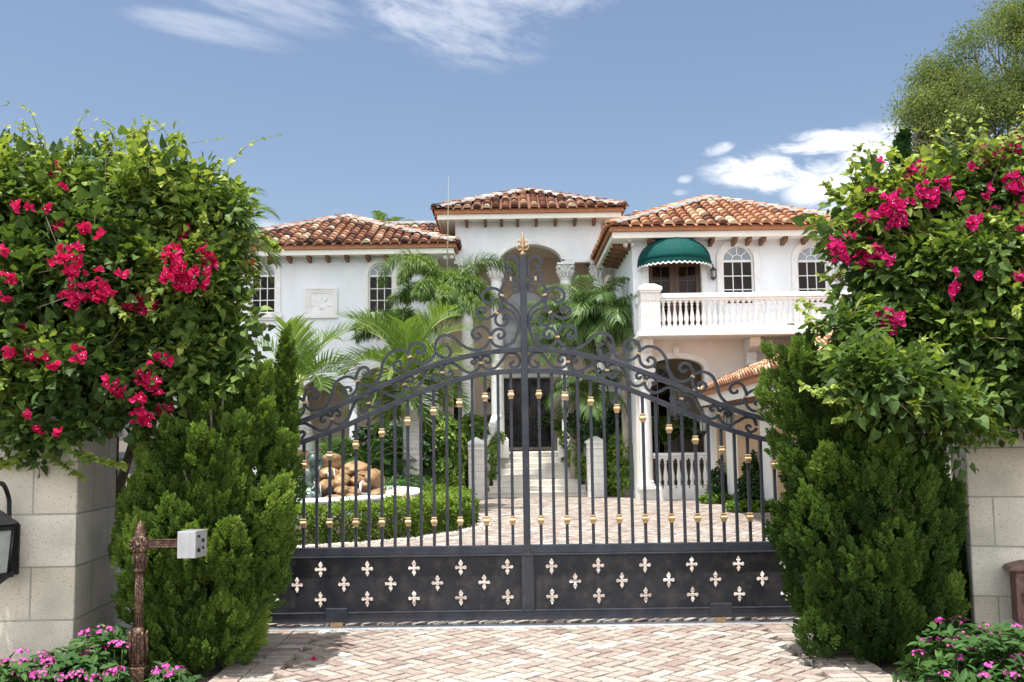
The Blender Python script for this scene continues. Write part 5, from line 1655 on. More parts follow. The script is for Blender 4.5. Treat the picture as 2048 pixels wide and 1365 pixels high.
LEAF = ([(0,0,0),(-.36,.30,.10),(-.30,.62,.08),(0,1.0,-.10),(.30,.62,.08),(.36,.30,.10),(0,.5,-.02)], [(0,6,2,1),(6,3,2),(0,5,4,6),(6,4,3)])
HEART = ([(0,.04,0),(-.34,-.04,.05),(-.46,.26,.10),(-.26,.66,.05),(0,1.04,-.12),(.26,.66,.05),(.46,.26,.10),(.34,-.04,.05),(0,.45,-.03)],
         [(0,8,2,1),(8,4,3,2),(0,7,6,8),(8,6,5,4)])
NARROW = ([(0,0,0),(-.13,.4,.03),(0,1,-.06),(.13,.4,.03)], [(0,3,2,1)])
def sprig(nleaf=10, L=.32, leaf=.085, tmpl=HEART, spread=.9, droop=.35, seed=0):
    """a twig along +y with leaves; returns arrays for transforming as a template"""
    rg = np.random.default_rng(seed)
    tv, tf, k = [], [], 0
    for i in range(nleaf):
        t = (i + .6) / nleaf
        az = i*2.4 + rg.uniform(-.4, .4)
        d = np.array([math.cos(az)*spread, .45 + .5*t, math.sin(az)*spread*.8 - droop])
        p = np.array([.02*math.cos(az), L*t, .02*math.sin(az)])
        Mx = frames(unit(d)[None], np.array([[0, .35, 1.0]]), np.array([rg.uniform(-.5, .5)]))[0]
        s = leaf*rg.uniform(.55, 1.2)
        pts = p + (np.array(tmpl[0])*s) @ Mx.T + d*.015
        tv += [tuple(q) for q in pts]; tf += [tuple(j+k for j in f) for f in tmpl[1]]; k += len(pts)
    return np.array(tv), tf
def blob_points(blobs, n, depth_in=.25):
    """points in the outer shell of a union of ellipsoids with outward directions; blobs rows: cx cy cz rx ry rz"""
    B = np.asarray(blobs, float)
    area = (B[:, 3]*B[:, 5] + B[:, 3]*B[:, 4] + B[:, 4]*B[:, 5])
    idx = rng.choice(len(B), size=n*3, p=area/area.sum())
    u = rdir(n*3)
    r = 1 - depth_in*rng.random(n*3)**1.5
    P = B[idx, :3] + u*B[idx, 3:6]*r[:, None]
    N = unit(u / B[idx, 3:6])
    q = ((P[:, None, :] - B[None, :, :3]) / B[None, :, 3:6])
    inside = (q**2).sum(2)
    inside[np.arange(len(P)), idx] = 9
    keep = inside.min(1) > (1 - depth_in)**2 * .9
    P, N = P[keep][:n], N[keep][:n]
    return P, N

# ---------------------------------------------------------------- bougainvillea
def bougainvillea(name, label, base, blobs_px, depth, shoots, flowers, nsprig, seed, trunk_px):
    t = thing(name, label, 'bougainvillea', base)
    pale_at = (at(330, 400, 7.3).x, at(330, 400, 7.3).z) if base[0] < 0 else (at(1730, 420, 7.4).x, at(1730, 420, 7.4).z)
    blobs = []
    for px, py, r, Y in blobs_px:
        p = at(px, py, Y); k = Y/F_PX
        r_ = r - min(36, r*.34)      # the sprays themselves make up the rest
        blobs.append((p.x, p.y, p.z, r_*k, min(depth, r_*k*1.25), r_*k*.95))
    fb, tw = FB(), MB()
    temps = [sprig(12, .30, .068, HEART, .9, .35, seed+i) for i in range(6)]
    def put(P, N, sc, tone):
        n = len(P)
        up_bias = np.array([0, -.05, .25])
        d = unit(N*.9 + rng.normal(size=(n, 3))*.55 + up_bias)
        fr = frames(d, None, rng.uniform(-.9, .9, n))
        which = rng.integers(0, len(temps), n)
        for w in range(len(temps)):
            m = which == w
            if not m.any(): continue
            tv, tf = temps[w]
            fb.add(tv, tf, P[m] - d[m]*.12, fr[m], sc[m], tone[m])
    P, N = blob_points(blobs, nsprig, .34)
    def lump(P):      # the surface bulges and sinks
        return (np.sin(P[:, 0]*4.3 + seed*1.7 + 1.5*np.sin(P[:, 2]*2.3)) + np.sin(P[:, 2]*5.1 + seed + 1.2*np.sin(P[:, 0]*3.1)) + np.sin(P[:, 1]*4.7 + P[:, 0]*2.9))/3
    lm = lump(P)
    P = P + N*(lm*.14 - .03 + rng.exponential(.03, len(P)))[:, None]
    ok = (lm > -.42) | (rng.random(len(P)) < .35)
    P, N, lm = P[ok], N[ok], lm[ok]
    nz = np.sin(P[:, 0]*3.1 + seed)*np.sin(P[:, 2]*3.7 + 1.3*seed)*.5 + np.sin(P[:, 0]*6.3 + P[:, 2]*5.1)*.3
    young = np.clip(N[:, 2], 0, 1)*.26  # upward-facing sprigs get a paler tone
    pale_spot = .30*np.exp(-((P[:, 0] - pale_at[0])**2 + (P[:, 2] - pale_at[1])**2)/.16)     # paler leaves around one point
    tone = np.clip(rng.normal(.28, .15, len(P)) + .16*nz + .12*lm + young + pale_spot, 0, 1)
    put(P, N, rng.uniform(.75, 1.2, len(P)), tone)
    # inner foliage, toned darker for the shade inside the bush
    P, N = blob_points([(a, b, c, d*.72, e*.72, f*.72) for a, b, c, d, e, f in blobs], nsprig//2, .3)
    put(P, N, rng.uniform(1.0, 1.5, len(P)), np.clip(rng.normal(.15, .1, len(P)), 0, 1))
    # loose sprays standing out of the mass all round
    Q, QN = blob_points(blobs, 95, .08)
    for p, nn in zip(Q, QN):
        d = unit((nn*.8 + np.array([0, -.15, .55]) + rng.normal(size=3)*.4)[None])[0]
        L_ = rng.uniform(.14, .36)
        c = np.array(spline([tuple(p - d*.1), tuple(p + d*L_*.5), tuple(p + d*L_ + np.array([rng.normal()*.05, 0, -.12*L_ - (.2*L_ if nn[2] < .2 else 0)]))], 7))
        tw.tube([tuple(v) for v in c], [.005*(1 - .8*i/len(c)) for i in range(len(c))], 4)
        for i in range(2, len(c)):
            for _ in range(2):
                dd = unit((nn*.3 + d*.4 + rng.normal(size=3)*.75 + np.array([0, -.15, -.25]))[None])
                fb.add(HEART[0], HEART[1], [c[i]], frames(dd, np.array([[0, -.4, 1.0]]), rng.uniform(-.7, .7, 1)), [rng.uniform(.045, .078)*(1 - .3*i/len(c))], [np.clip(rng.normal(.52 + .25*i/len(c), .14), 0, 1)])
    # long arching canes above the crown
    Q, QN = blob_points(blobs, 420, .06)
    top = np.argsort(-(Q[:, 2] + .25*rng.random(len(Q))))[:30]
    for p, nn in zip(Q[top], QN[top]):
        d = unit((np.array([rng.normal()*.55, rng.normal()*.3 - .1, 1.0]))[None])[0]
        L_ = rng.uniform(.30, .52)
        sd_ = np.array([rng.normal()*.14, -.05, 0])
        c = np.array(spline([tuple(p - d*.12), tuple(p + d*L_*.45), tuple(p + d*L_*.85 + sd_), tuple(p + d*L_*.95 + sd_*2.4)], 5))
        tw.tube([tuple(v) for v in c], [.0045*(1 - .8*i/len(c)) for i in range(len(c))], 4)
        for i in range(3, len(c)):
            dd = unit((np.array([(-1)**i*.8 + rng.normal()*.3, rng.normal()*.5 - .2, rng.normal()*.3 - .35]))[None])
            fb.add(HEART[0], HEART[1], [c[i]], frames(dd, np.array([[0, -.4, 1.0]]), rng.uniform(-.9, .9, 1)), [rng.uniform(.038, .07)*(1.15 - .6*i/len(c))], [np.clip(rng.normal(.5 + .2*i/len(c), .16), 0, 1)])
    # long shoots
    for pts, Y in shoots:
        q = [np.array(at(a, b, Y + rng.uniform(-.1, .1))) for a, b in pts]
        c = np.array(spline([tuple(v) for v in q], 8))
        tw.tube([tuple(v) for v in c], [max(.002, .007*(1 - i/len(c))) for i in range(len(c))], 5)
        n = len(c)
        for i in range(2, n):
            for _ in range(2):
                dd = unit(np.array([[rng.normal()*.8, rng.normal()*.5 - .3, rng.normal()*.3 - .15]]))
                fb.add(HEART[0], HEART[1], [c[i]], frames(dd, np.array([[0, -.5, 1.0]]), rng.uniform(-.6, .6, 1)), [rng.uniform(.05, .09)*(1 - .35*i/n)], [np.clip(rng.normal(.55 + .25*i/n, .12), 0, 1)])
    fb.build('foliage', M['bougain'], t)
    # bare twigs inside
    P, N = blob_points(blobs, 260, .35)
    for p, nn in zip(P, N):
        d = unit((nn*.5 + rng.normal(size=3)*.6)[None])[0]
        e = p + d*rng.uniform(.12, .32)
        tw.tube([tuple(p - d*.15), tuple((p+e)/2 + rng.normal(size=3)*.03), tuple(e)], [.004, .003, .0015], 4)
    tw.build('twigs', M['twig'], t)
    # stems
    st = MB()
    B = Vector(base)
    for px, py, Y in trunk_px:
        e = at(px, py, Y)
        st.tube(spline([tuple(B), tuple(B.lerp(e, .4) + Vector((random.uniform(-.15,.15), .1, .1))), tuple(e)], 6), [.055 - .003*i for i in range(13)], 7)
    st.build('stems', M['bark'], t)
    # clusters of papery bracts
    BR = ([(0,0,0),(-.42,.35,.10),(-.30,.8,.16),(0,1.08,.10),(.30,.8,.16),(.42,.35,.10),(0,.5,.02)], [(0,6,2,1),(6,3,2),(0,5,4,6),(6,4,3)])
    single = [(px + rng.normal()*45, py + rng.normal()*45, 7, 3) for px, py, r, nb in flowers if nb > 12 for _ in range(2)]     # bracts scattered about the bigger clusters
    for (px, py, r, nb) in flowers + single:
        # place the cluster on the outer surface of the foliage
        o = np.array((0, 0, CAM_Z)); far = np.array(at(px, py, 12.0)); ray = (far - o)/np.linalg.norm(far - o)
        best = None
        for b in blobs:
            c_, rr_ = np.array(b[:3]), np.array(b[3:6])*1.02
            oo, dd = (o - c_)/rr_, ray/rr_
            A_, B_, C_ = dd@dd, 2*oo@dd, oo@oo - 1
            D_ = B_*B_ - 4*A_*C_
            if D_ > 0:
                h = (-B_ - math.sqrt(D_))/(2*A_)
                best = h if best is None else min(best, h)
        if best is None: best = np.linalg.norm(np.array(at(px, py, blobs_px[0][3])) - o)
        c = o + ray*(best - .17); nb = max(3, int(nb*1.1)); r = r*.88
        k = best/F_PX
        fl = FB()
        cp = c + np.concatenate([np.clip(rng.normal(size=(nb, 1)), -1.25, 1.25)*r*k*.52, np.clip(rng.normal(size=(nb, 1)), -1, 1)*.035 - .02, np.clip(rng.normal(size=(nb, 1)), -1.25, 1.25)*r*k*.48], 1)
        ax = unit(np.array([[0, -.7, .25]]) + rng.normal(size=(nb, 3))*.55)
        fr = frames(ax)
        for j in range(3):      # three bracts to a flower
            a = 2*math.pi*j/3
            d = unit(ax*.75 + fr[:, :, 0]*math.cos(a) + fr[:, :, 2]*math.sin(a))
            fl.add(BR[0], BR[1], cp, frames(d, ax), rng.uniform(.032, .050, nb), np.clip(rng.normal(.5, .3, nb), 0, 1))
        fo = fl.build('flower_cluster', M['bract' if base[0] < 0 else 'bract_pink'], t)
        mm = MB()
        for p, a in zip(cp, ax):
            if rng.random() < .30: 
                q = p + a*.03; mm.lathe(q[0], q[1], [(0, q[2]-.004), (.0035, q[2]), (0, q[2]+.004)], 5)
        if mm.v: mm.build('stamen', M['white'], fo)
    return t
L_BLOBS = [(20,440,160,7.5),(140,428,116,7.4),(265,408,110,7.3),(350,420,100,7.3),(420,430,75,7.4),(80,580,150,7.3),(230,540,150,7.2),(360,560,115,7.2),(440,540,62,7.4),
           (40,740,130,7.2),(190,740,130,7.1),(330,690,95,7.2),(420,650,70,7.3),(60,860,65,7.0),(150,855,50,6.9),(290,800,70,7.1),(395,745,60,7.15),(-120,560,200,7.6),(-110,780,130,7.3),(430,710,50,7.5)]
L_SHOOTS = [([(250,330),(285,280),(300,243)],7.3),([(330,330),(345,290),(350,270)],7.3),([(150,320),(160,280),(155,258)],7.4),([(390,370),(420,340),(440,322)],7.3),([(430,400),(470,375),(480,360)],7.4),
            ([(440,470),(500,470),(545,490),(560,500)],7.4),([(450,530),(500,540),(520,548)],7.4),([(450,620),(500,640),(530,655)],7.4),([(100,330),(60,290),(40,285)],7.4),([(200,330),(215,290),(210,265)],7.3),
            ([(150,900),(180,915),(220,925),(250,930)],6.9),([(90,900),(130,930),(170,955)],6.9),([(60,900),(20,925),(5,930)],6.9),([(300,310),(270,270),(255,262)],7.35),([(440,440),(490,430),(505,400)],7.5),([(20,330),(10,290),(0,280)],7.4),
            ([(450,580),(480,600),(500,590)],7.4),([(440,660),(480,690),(500,690)],7.4)]
L_FLOW = [(122,338,22,14),(152,335,12,5),(33,487-70,10,3),(60,413,8,3),(128,452,10,5),(175,457,14,6),(10,500,10,4),(20,560,14,6),(140,510,26,16),(150,545,24,15),(165,585,24,14),(195,585,26,18),(155,605,8,3),
          (292,612,28,26),(350,510,22,14),(358,540,28,22),(375,570,26,20),(340,555,14,6),(410,505,16,8),(425,525,20,10),(400,468,12,4),(375,470,14,6),(12,600,12,5),(25,705,16,8),(65,715,20,12),(85,712,14,7),(120,735,10,4),(45,660,8,3),
          (165,695,10,4),(230,770,14,6),(290,760,20,10),(305,770,16,8),(245,790,14,6),(287,833,24,15),(333,820,16,8),(165,715,12,5),(232,860,14,7),(120,862,10,3),(80,862,12,4),(200,475,10,3),(308,716,10,4),(338,718,14,6),(60,832,8,2),(420,548,14,5),(215,762,8,3),(290,797,10,4)]
bougainvillea('bougainvillea', 'large bougainvillea with crimson bracts spilling over the left pillar above the black lantern', (at(150, 1000, 8.1).x, 8.1, 0), L_BLOBS, .75, L_SHOOTS, L_FLOW, 3000, 3,
    [(60,600,7.6),(230,560,7.5),(360,560,7.5)])
R_BLOBS = [(1760,440,95,7.6),(1860,420,95,7.6),(1950,390,95,7.6),(2050,390,110,7.6),(1790,560,110,7.5),(1920,540,140,7.4),(2050,540,140,7.4),(1770,660,95,7.4),(1880,690,110,7.3),(2010,680,130,7.3),(2040,800,75,7.2),(1930,790,75,7.2),
           (1820,780,66,6.75),(1745,765,56,6.65),(1700,650,45,7.1),(1900,820,60,6.85),(1690,500,42,7.5),(2180,560,200,7.7),(2160,760,120,7.4),(1695,730,40,6.7)]
R_SHOOTS = [([(1720,400),(1700,340),(1720,290)],7.5),([(1730,390),(1735,330),(1755,300)],7.5),([(1710,420),(1670,390),(1645,365)],7.5),([(1790,370),(1780,320),(1790,300)],7.5),([(1690,500),(1650,470),(1620,435)],7.5),
            ([(1700,640),(1650,650),(1590,610)],7.3),([(1690,660),(1640,655),(1610,640)],7.3),([(1700,640),(1650,625),(1600,600)],7.3),([(1750,720),(1690,720),(1650,700)],6.7),([(1740,760),(1680,770),(1630,785)],6.6),([(1720,790),(1670,800),(1600,770)],6.55),
            ([(1760,800),(1700,830),(1670,840)],6.55),([(1880,340),(1890,310),(1870,290)],7.5),([(1960,310),(1990,285),(2000,275)],7.5),([(2030,300),(2020,280),(2025,265)],7.5),([(1690,540),(1660,560),(1640,550)],7.4),([(1830,360),(1815,330),(1830,310)],7.5),([(1900,850),(1900,875),(1930,880)],7.1),([(1980,850),(2000,870),(2030,880)],7.1)]
R_FLOW = [(1825,345,24,14),(1780,395,14,6),(1790,415,26,18),(1775,425,24,16),(1850,385,26,16),(1885,370,16,8),(1800,440,22,12),(1750,430,14,7),(1845,400,18,9),(1985,310,28,18),(2005,320,26,18),(2030,290,20,12),(2040,315,18,10),(2025,370,28,22),(2035,385,22,14),
          (1950,445,20,11),(1985,440,22,13),(1940,430,12,5),(1670,490,16,8),(1680,505,24,16),(1665,500,14,8),(1740,495,16,8),(1735,515,26,18),(1755,505,18,10),(1770,520,14,7),(1720,535,12,5),(1905,585,18,8),(1915,575,12,4),(1770,635,20,11),(1795,640,18,9),(1780,655,14,6),
          (1690,470,10,4),(2038,550,14,6),(2040,420,12,4),(1970,380,10,3),(1960,300,12,5),(1905,548,9,3),(1895,770,8,3),(1665,745,10,3),(1690,815,8,3),(1868,350,9,3),(2035,455,10,4),(1815,478,14,5)]
bougainvillea('bougainvillea', 'large bougainvillea with magenta bracts spilling over the right pillar above the red mail box', (at(1900, 1000, 8.2).x, 8.3, 0), R_BLOBS, .75, R_SHOOTS, R_FLOW, 2900, 8,
    [(1800,620,7.7),(1920,580,7.6),(2030,600,7.6)])

# ---------------------------------------------------------------- junipers: upright plumes of fine tufts
def tuft_template(n=24, seed=0, L=1.0, W=.46):
    """a flame of scale-leaved twiglets along +y"""
    rg = np.random.default_rng(seed)
    tv, tf = [], []
    for i in range(n):
        t = (i/n)**.9
        az = i*2.4
        r = W*.62*math.sin(math.pi*min(1, .18 + .82*t))**.8*(1 - .45*t)
        p = np.array([r*math.cos(az)*.55, L*.85*t, r*math.sin(az)*.55])
        d = unit(np.array([[math.cos(az)*(.85 - .5*t), .8 + .4*t, math.sin(az)*(.85 - .5*t)]]) + rg.normal(size=(1, 3))*.15)[0]
        l = L*rg.uniform(.20, .32)
        sd = unit(np.cross(d, rg.normal(size=3))[None])[0]; s2 = np.cross(d, sd)
        k = len(tv); w = l*.26
        tv += [tuple(p + sd*w*.6), tuple(p - sd*w*.6), tuple(p + d*l*.55 - sd*w), tuple(p + d*l), tuple(p + d*l*.55 + sd*w), tuple(p + d*l*.5 + s2*w), tuple(p + s2*w*.4)]
        tf += [(k, k+1, k+2, k+3), (k, k+3, k+4), (k+6, k+3, k+5)][:2] + [(k, k+5, k+3)]
    return np.array(tv), tf
TUFTS = [tuft_template(26, i) for i in range(5)]
def juniper(name, label, rows, Yc, seed, lobe=.17, tuft=.085, dens=1.0, mat='juniper', yscale=.85, cat='juniper', core=True, ry=None, extra=()):
    """rows: (py, left px, right px) outline from top to bottom at distance Yc"""
    rg = np.random.default_rng(seed)
    prof = []
    for py, a, b in rows:
        pa, pb = at(a, py, Yc), at(b, py, Yc)
        prof.append((pa.z, (pa.x+pb.x)/2, max(.02, (pb.x-pa.x)/2)))
    prof = prof[::-1]
    zs = [p[0] for p in prof]; cs = [p[1] for p in prof]; rs = [p[2] for p in prof]
    z0, z1 = zs[0], zs[-1]
    base = (cs[0], Yc, 0)
    t = thing(name, label, cat, base)
    lobes = []      # centre, axis, radius, length
    z = z0 + .02
    while z < z1:
        c, r = np.interp(z, zs, cs), np.interp(z, zs, rs)
        ry_ = min(r*yscale, ry or 9)
        lr = min(lobe*rg.uniform(.7, 1.35), max(.05, r*.75))
        circ = 2*math.pi*math.sqrt((r*r + ry_*ry_)/2)
        n = max(2, int(circ/(lr*1.95)))
        ph = rg.uniform(0, 6.28)
        for i in range(n + (3 if r > .2 else 0)):
            a = ph + 2*math.pi*i/n + rg.uniform(-.3, .3)
            inner = i >= n
            q = max(0, 1 - lr*.65/r)*(rg.choice([rg.uniform(.55, .8), rg.uniform(.85, 1.18)], p=[.35, .65]) if not inner else rg.uniform(.05, .35))
            x, y = c + r*q*math.cos(a), Yc + ry_*q*math.sin(a)
            out = np.array([math.cos(a)*r, math.sin(a)*ry_, 0]); out /= np.linalg.norm(out) + 1e-9
            ax = unit((np.array([0, 0, 1.0]) + out*rg.uniform(.15, .75) + rg.normal(size=3)*.14)[None])[0]
            lobes.append((np.array([x, y, z + rg.uniform(-.08, .08)]), ax, lr*rg.uniform(.7, 1.2) if not inner else r*.5, lr*rg.uniform(1.6, 3.3)))
        z += lr*1.35
    for (px, py, rr_, ll) in extra:
        p = at(px, py, Yc - .25); lobes.append((np.array(p), unit(np.array([[0, -.3, 1.0]]))[0], rr_, ll))
    fb = FB()
    for c, ax, lr, ll in lobes:
        area = 2*math.pi*lr*ll*.6
        n = int(dens*area/(tuft*tuft*.34)) + 4
        u = rg.random(n)**.8
        az = rg.uniform(0, 2*math.pi, n)
        rad = lr*np.sin(np.pi*np.clip(.12 + .88*u, 0, 1))**.75*(1.05 - .35*u)*rg.uniform(.80, 1.08, n)
        fr0 = frames(ax[None])[0]
        P = c + (u - .45)[:, None]*ll*ax + (fr0[:, 0][None]*np.cos(az)[:, None] + fr0[:, 2][None]*np.sin(az)[:, None])*rad[:, None]
        O = fr0[:, 0][None]*np.cos(az)[:, None] + fr0[:, 2][None]*np.sin(az)[:, None]
        D = unit(ax[None]*(.75 + .6*u[:, None]) + O*(.85*(1 - u[:, None]) + .15) + np.array([0, 0, .25]) + rg.normal(size=(n, 3))*.22)
        ok = P[:, 2] > .03
        P, D, u = P[ok], D[ok], u[ok]; n = len(P)
        if not n: continue
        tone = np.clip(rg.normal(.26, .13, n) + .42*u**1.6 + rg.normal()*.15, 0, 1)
        w = rg.integers(0, len(TUFTS), n)
        sc = tuft*rg.uniform(.8, 1.35, n)
        fr = frames(D, None, rg.uniform(0, 6.28, n))
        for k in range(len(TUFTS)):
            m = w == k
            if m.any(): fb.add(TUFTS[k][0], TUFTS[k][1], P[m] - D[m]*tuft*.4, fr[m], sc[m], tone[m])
    fb.build('foliage', M[mat], t)
    # trunk and inner branches
    tr = MB()
    pts = [(np.interp(q, zs, cs), Yc, q) for q in np.linspace(-.02, z1 - .12*(z1-z0), 9)]
    tr.tube(pts, [.065*(1 - .09*i) for i in range(9)], 7)
    for i in range(14):
        q = rg.uniform(z0 + .1, z1 - .25*(z1-z0)); c, r = np.interp(q, zs, cs), np.interp(q, zs, rs)
        a = rg.uniform(0, 6.28)
        tr.tube([(c, Yc, q), (c + r*.5*math.cos(a), Yc + r*.4*math.sin(a), q + .12), (c + r*.8*math.cos(a), Yc + r*.65*math.sin(a), q + .3)], [.02, .014, .006], 5)
    tr.build('trunk', M['bark'], t)
    return t
juniper('juniper', 'tall broad juniper of fluffy green plumes behind the silver entry phone', [(695,462,482),(740,440,512),(800,395,535),(860,330,562),(920,275,574),(1000,250,580),(1080,240,576),(1150,235,556),(1230,238,532),(1300,252,512),(1345,275,485)], 7.25, 5, lobe=.165, tuft=.092, ry=.55)
juniper('juniper', 'slim pointed juniper spire against the palm fronds at the left end of the gate', [(688,570,577),(730,560,583),(780,552,588),(830,546,592),(870,546,589),(930,535,584),(1000,520,578),(1100,500,565),(1200,490,545),(1290,480,520)], 7.9, 6, lobe=.09, tuft=.08)
juniper('juniper', 'broad dark green juniper with rounded plumes beside the right end of the gate', [(690,1568,1590),(730,1545,1640),(790,1532,1700),(840,1540,1760),(890,1570,1830),(950,1575,1870),(1020,1580,1890),(1080,1565,1900),(1140,1560,1900),(1210,1575,1900),(1270,1600,1880),(1330,1660,1850)], 7.25, 9, lobe=.17, tuft=.094, mat='juniper_shaded', ry=.6)
juniper('juniper', 'low shaded juniper against the white balustrade beside the mail box pillar', [(1010,1870,1885),(1070,1850,1930),(1150,1845,1960),(1230,1850,1965),(1290,1860,1960)], 7.9, 12, lobe=.14, tuft=.08, mat='juniper_shaded', dens=.6)
juniper('cypress_tree', 'narrow dark cypress top rising behind the right bougainvillea below the tall tree', [(262,1803,1808),(290,1794,1818),(330,1786,1826),(400,1780,1832),(600,1772,1840),(1000,1768,1845)], 15.0, 14, lobe=.15, tuft=.12, mat='ever', cat='cypress', dens=.8)

# ---------------------------------------------------------------- palms
def frond(fb, rib, base, az, el, L, droop, nleaf, ll, lw, style, seed, twist=0.0):
    rg = random.Random(seed)
    n = 18
    pts = [Vector(base)]
    e = el
    a = az
    for i in range(n):
        t = i/n
        e_ = e - droop*(t**1.4)
        d = Vector((math.cos(a)*math.cos(e_), math.sin(a)*math.cos(e_), math.sin(e_)))
        pts.append(pts[-1] + d*(L/n))
        a += twist/n
    rib.tube(pts, [.016*(1 - .85*i/n)*(L/1.8) + .002 for i in range(n+1)], 5)
    start = .10 if style != 'fox' else .06
    V, F, A = [], [], []
    tone = rg.uniform(.30, .62)
    for k in range(nleaf):
        t = start + (1-start)*(k/(nleaf-1))
        f = t*n; i = min(n-1, int(f)); p = pts[i].lerp(pts[i+1], f-i)
        fw = (pts[i+1] - pts[i]).normalized()
        sd = fw.cross(Vector((0,0,1)))
        sd = sd.normalized() if sd.length > 1e-3 else Vector((math.sin(a), -math.cos(a), 0))
        up = sd.cross(fw).normalized()
        env = math.sin(math.pi*min(1, .14 + .86*t)*.96)**.55 if style != 'fox' else (.65 + .35*math.sin(math.pi*t))*(1 - .35*t)
        for s in (-1, 1):
            for rep in range(1 if style != 'fox' else 5):
                l = ll*env*rg.uniform(.72, 1.15)
                if style == 'vee':      # leaflets held up in a V, tips curving
                    d = sd*s*.75 + fw*(.55 + .6*t) + up*.55
                    g = .28
                elif style == 'weep':   # long hanging leaflets
                    d = sd*s*.9 + fw*(.45 + .5*t) + up*.12
                    g = 1.5
                elif style == 'fox':
                    th = rg.uniform(0, 2*math.pi)
                    d = (sd*math.cos(th) + up*math.sin(th)) + fw*(.55 + .35*rg.random())
                    g = 1.15
                else:                   # flat feather
                    d = sd*s*.9 + fw*(.6 + .4*t) + up*.2
                    g = .55
                d = (d + Vector((rg.uniform(-.1,.1), rg.uniform(-.1,.1), rg.uniform(-.1,.1)))).normalized()
                q0 = p
                q1 = p + d*l*.4
                d2 = (d + Vector((0,0,-g*.5))).normalized(); q2 = q1 + d2*l*.33
                d3 = (d2 + Vector((0,0,-g*.8))).normalized(); q3 = q2 + d3*l*.27
                wv = d.cross(up if abs(d.dot(up)) < .9 else fw).normalized()
                if style == 'fox': wv = (wv + Vector((rg.uniform(-.5,.5), rg.uniform(-.5,.5), rg.uniform(-.5,.5)))).normalized()
                w = lw*rg.uniform(.85, 1.1)
                b = len(V)
                V += [q0 + wv*w*.3, q0 - wv*w*.3, q1 + wv*w*.5, q1 - wv*w*.5, q2 + wv*w*.40, q2 - wv*w*.40, q3 + wv*w*.05, q3 - wv*w*.05]
                F += [(b,b+1,b+3,b+2), (b+2,b+3,b+5,b+4), (b+4,b+5,b+7,b+6)]
                r = min(1, max(0, tone + rg.gauss(0, .12)))
                A += [r]*3
    fb.raw([tuple(v) for v in V], F, A)
def palm(name, label, base, crown, fronds, style, ll, lw, nleaf, mat, trunk_r, seed, spear=None, group=None, skirt=0, trunk_mat='palm_trunk', cat='palm tree'):
    t = thing(name, label, cat, base, group)
    B, C = Vector(base), Vector(crown)
    tr = MB()
    n = 14
    prof = []
    for i in range(n+1):
        k = i/n
        prof.append((B.lerp(C, k) + Vector((.05*math.sin(k*3), 0, 0)), trunk_r*(1.0 - .28*k + .12*max(0, .15-k)/.15)))
    tr.tube([p for p, r in prof], [r for p, r in prof], 16)
    for i in range(1, int((C-B).length/.11)):      # leaf-scar rings
        k = i*.11/(C-B).length
        p = B.lerp(C, k) + Vector((.05*math.sin(k*3), 0, 0)); r = trunk_r*(1.0 - .28*k)
        tr.tube([p, p + Vector((0,0,.018))], [r*1.03, r*1.03], 16, caps=True)
    tr.build('trunk', M[trunk_mat], t)
    cs = MB(); cs.tube([C - Vector((0,0,.55)), C - Vector((0,0,.2)), C + Vector((0,0,.25)), C + Vector((0,0,.6))], [trunk_r*.72, trunk_r*.68, trunk_r*.45, trunk_r*.16], 10)
    cs.build('crownshaft', M['rachis'], t)
    for i, (az, el, L, dr, tw_) in enumerate(fronds):
        fb, rib = FB(), MB()
        frond(fb, rib, C + Vector((math.cos(R(az))*.04, math.sin(R(az))*.04, random.uniform(.1, .4))), R(az), R(el), L, R(dr), nleaf, ll, lw, style, seed*100 + i, R(tw_))
        fo = fb.build('frond', M[mat], t)
        rib.build('frond_rib', M['rachis'], fo)
    if spear:
        m = MB(); p0 = C + Vector((0,0,.2)); p1 = Vector(spear)
        m.tube([p0, p0.lerp(p1, .5) + Vector((.01,0,0)), p1], [.026, .013, .003], 6); m.build('spear_leaf', M['spear'], t)
    for i in range(skirt):
        pass
    return t
def ring(n, el, L, dr, ph=0, jit=8, tw=0):
    return [(ph + 360*i/n + random.uniform(-jit, jit), el + random.uniform(-jit, jit), L*random.uniform(.9, 1.1), dr + random.uniform(-10, 10), random.uniform(-tw, tw)) for i in range(n)]
# front palms with white bottle trunks
p = at(818, 745, 21.5); b = at(822, 970, 21.5)
palm('palm_tree', 'feather palm with thick white ringed trunk standing between the fountain and the newel post', (b.x, 21.5, 0), (p.x, 21.5, p.z - .42),
     ring(8, 70, 2.05, 72, 10, 8, 20) + ring(9, 40, 1.95, 90, 30, 8, 20) + ring(8, 5, 1.55, 75, 12) + ring(6, -30, 1.2, 45, 0), 'vee', .66, .034, 38, 'palm', .235, 21, group='white trunked palms in the courtyard')
p = at(612, 770, 21.8); b = at(622, 950, 21.8)
palm('palm_tree', 'feather palm arching its fronds before the relief panel, left of the white trunked palm', (b.x, 21.8, 0), (p.x - .15, 21.8, p.z - .25),
     [(165,66,2.2,95,0),(15,70,2.3,88,0),(60,62,2.1,80,10),(110,75,1.9,60,0),(200,38,1.8,80,0),(340,40,1.7,85,0),(270,70,1.8,70,0),(235,25,1.7,75,0),(300,20,1.6,80,0),(30,20,1.7,70,0),(150,15,1.7,70,0),(270,-10,1.5,60,0),(0,-10,1.5,60,0),(180,-15,1.5,55,0)], 'vee', .66, .034, 38, 'palm', .22, 22, group='white trunked palms in the courtyard')
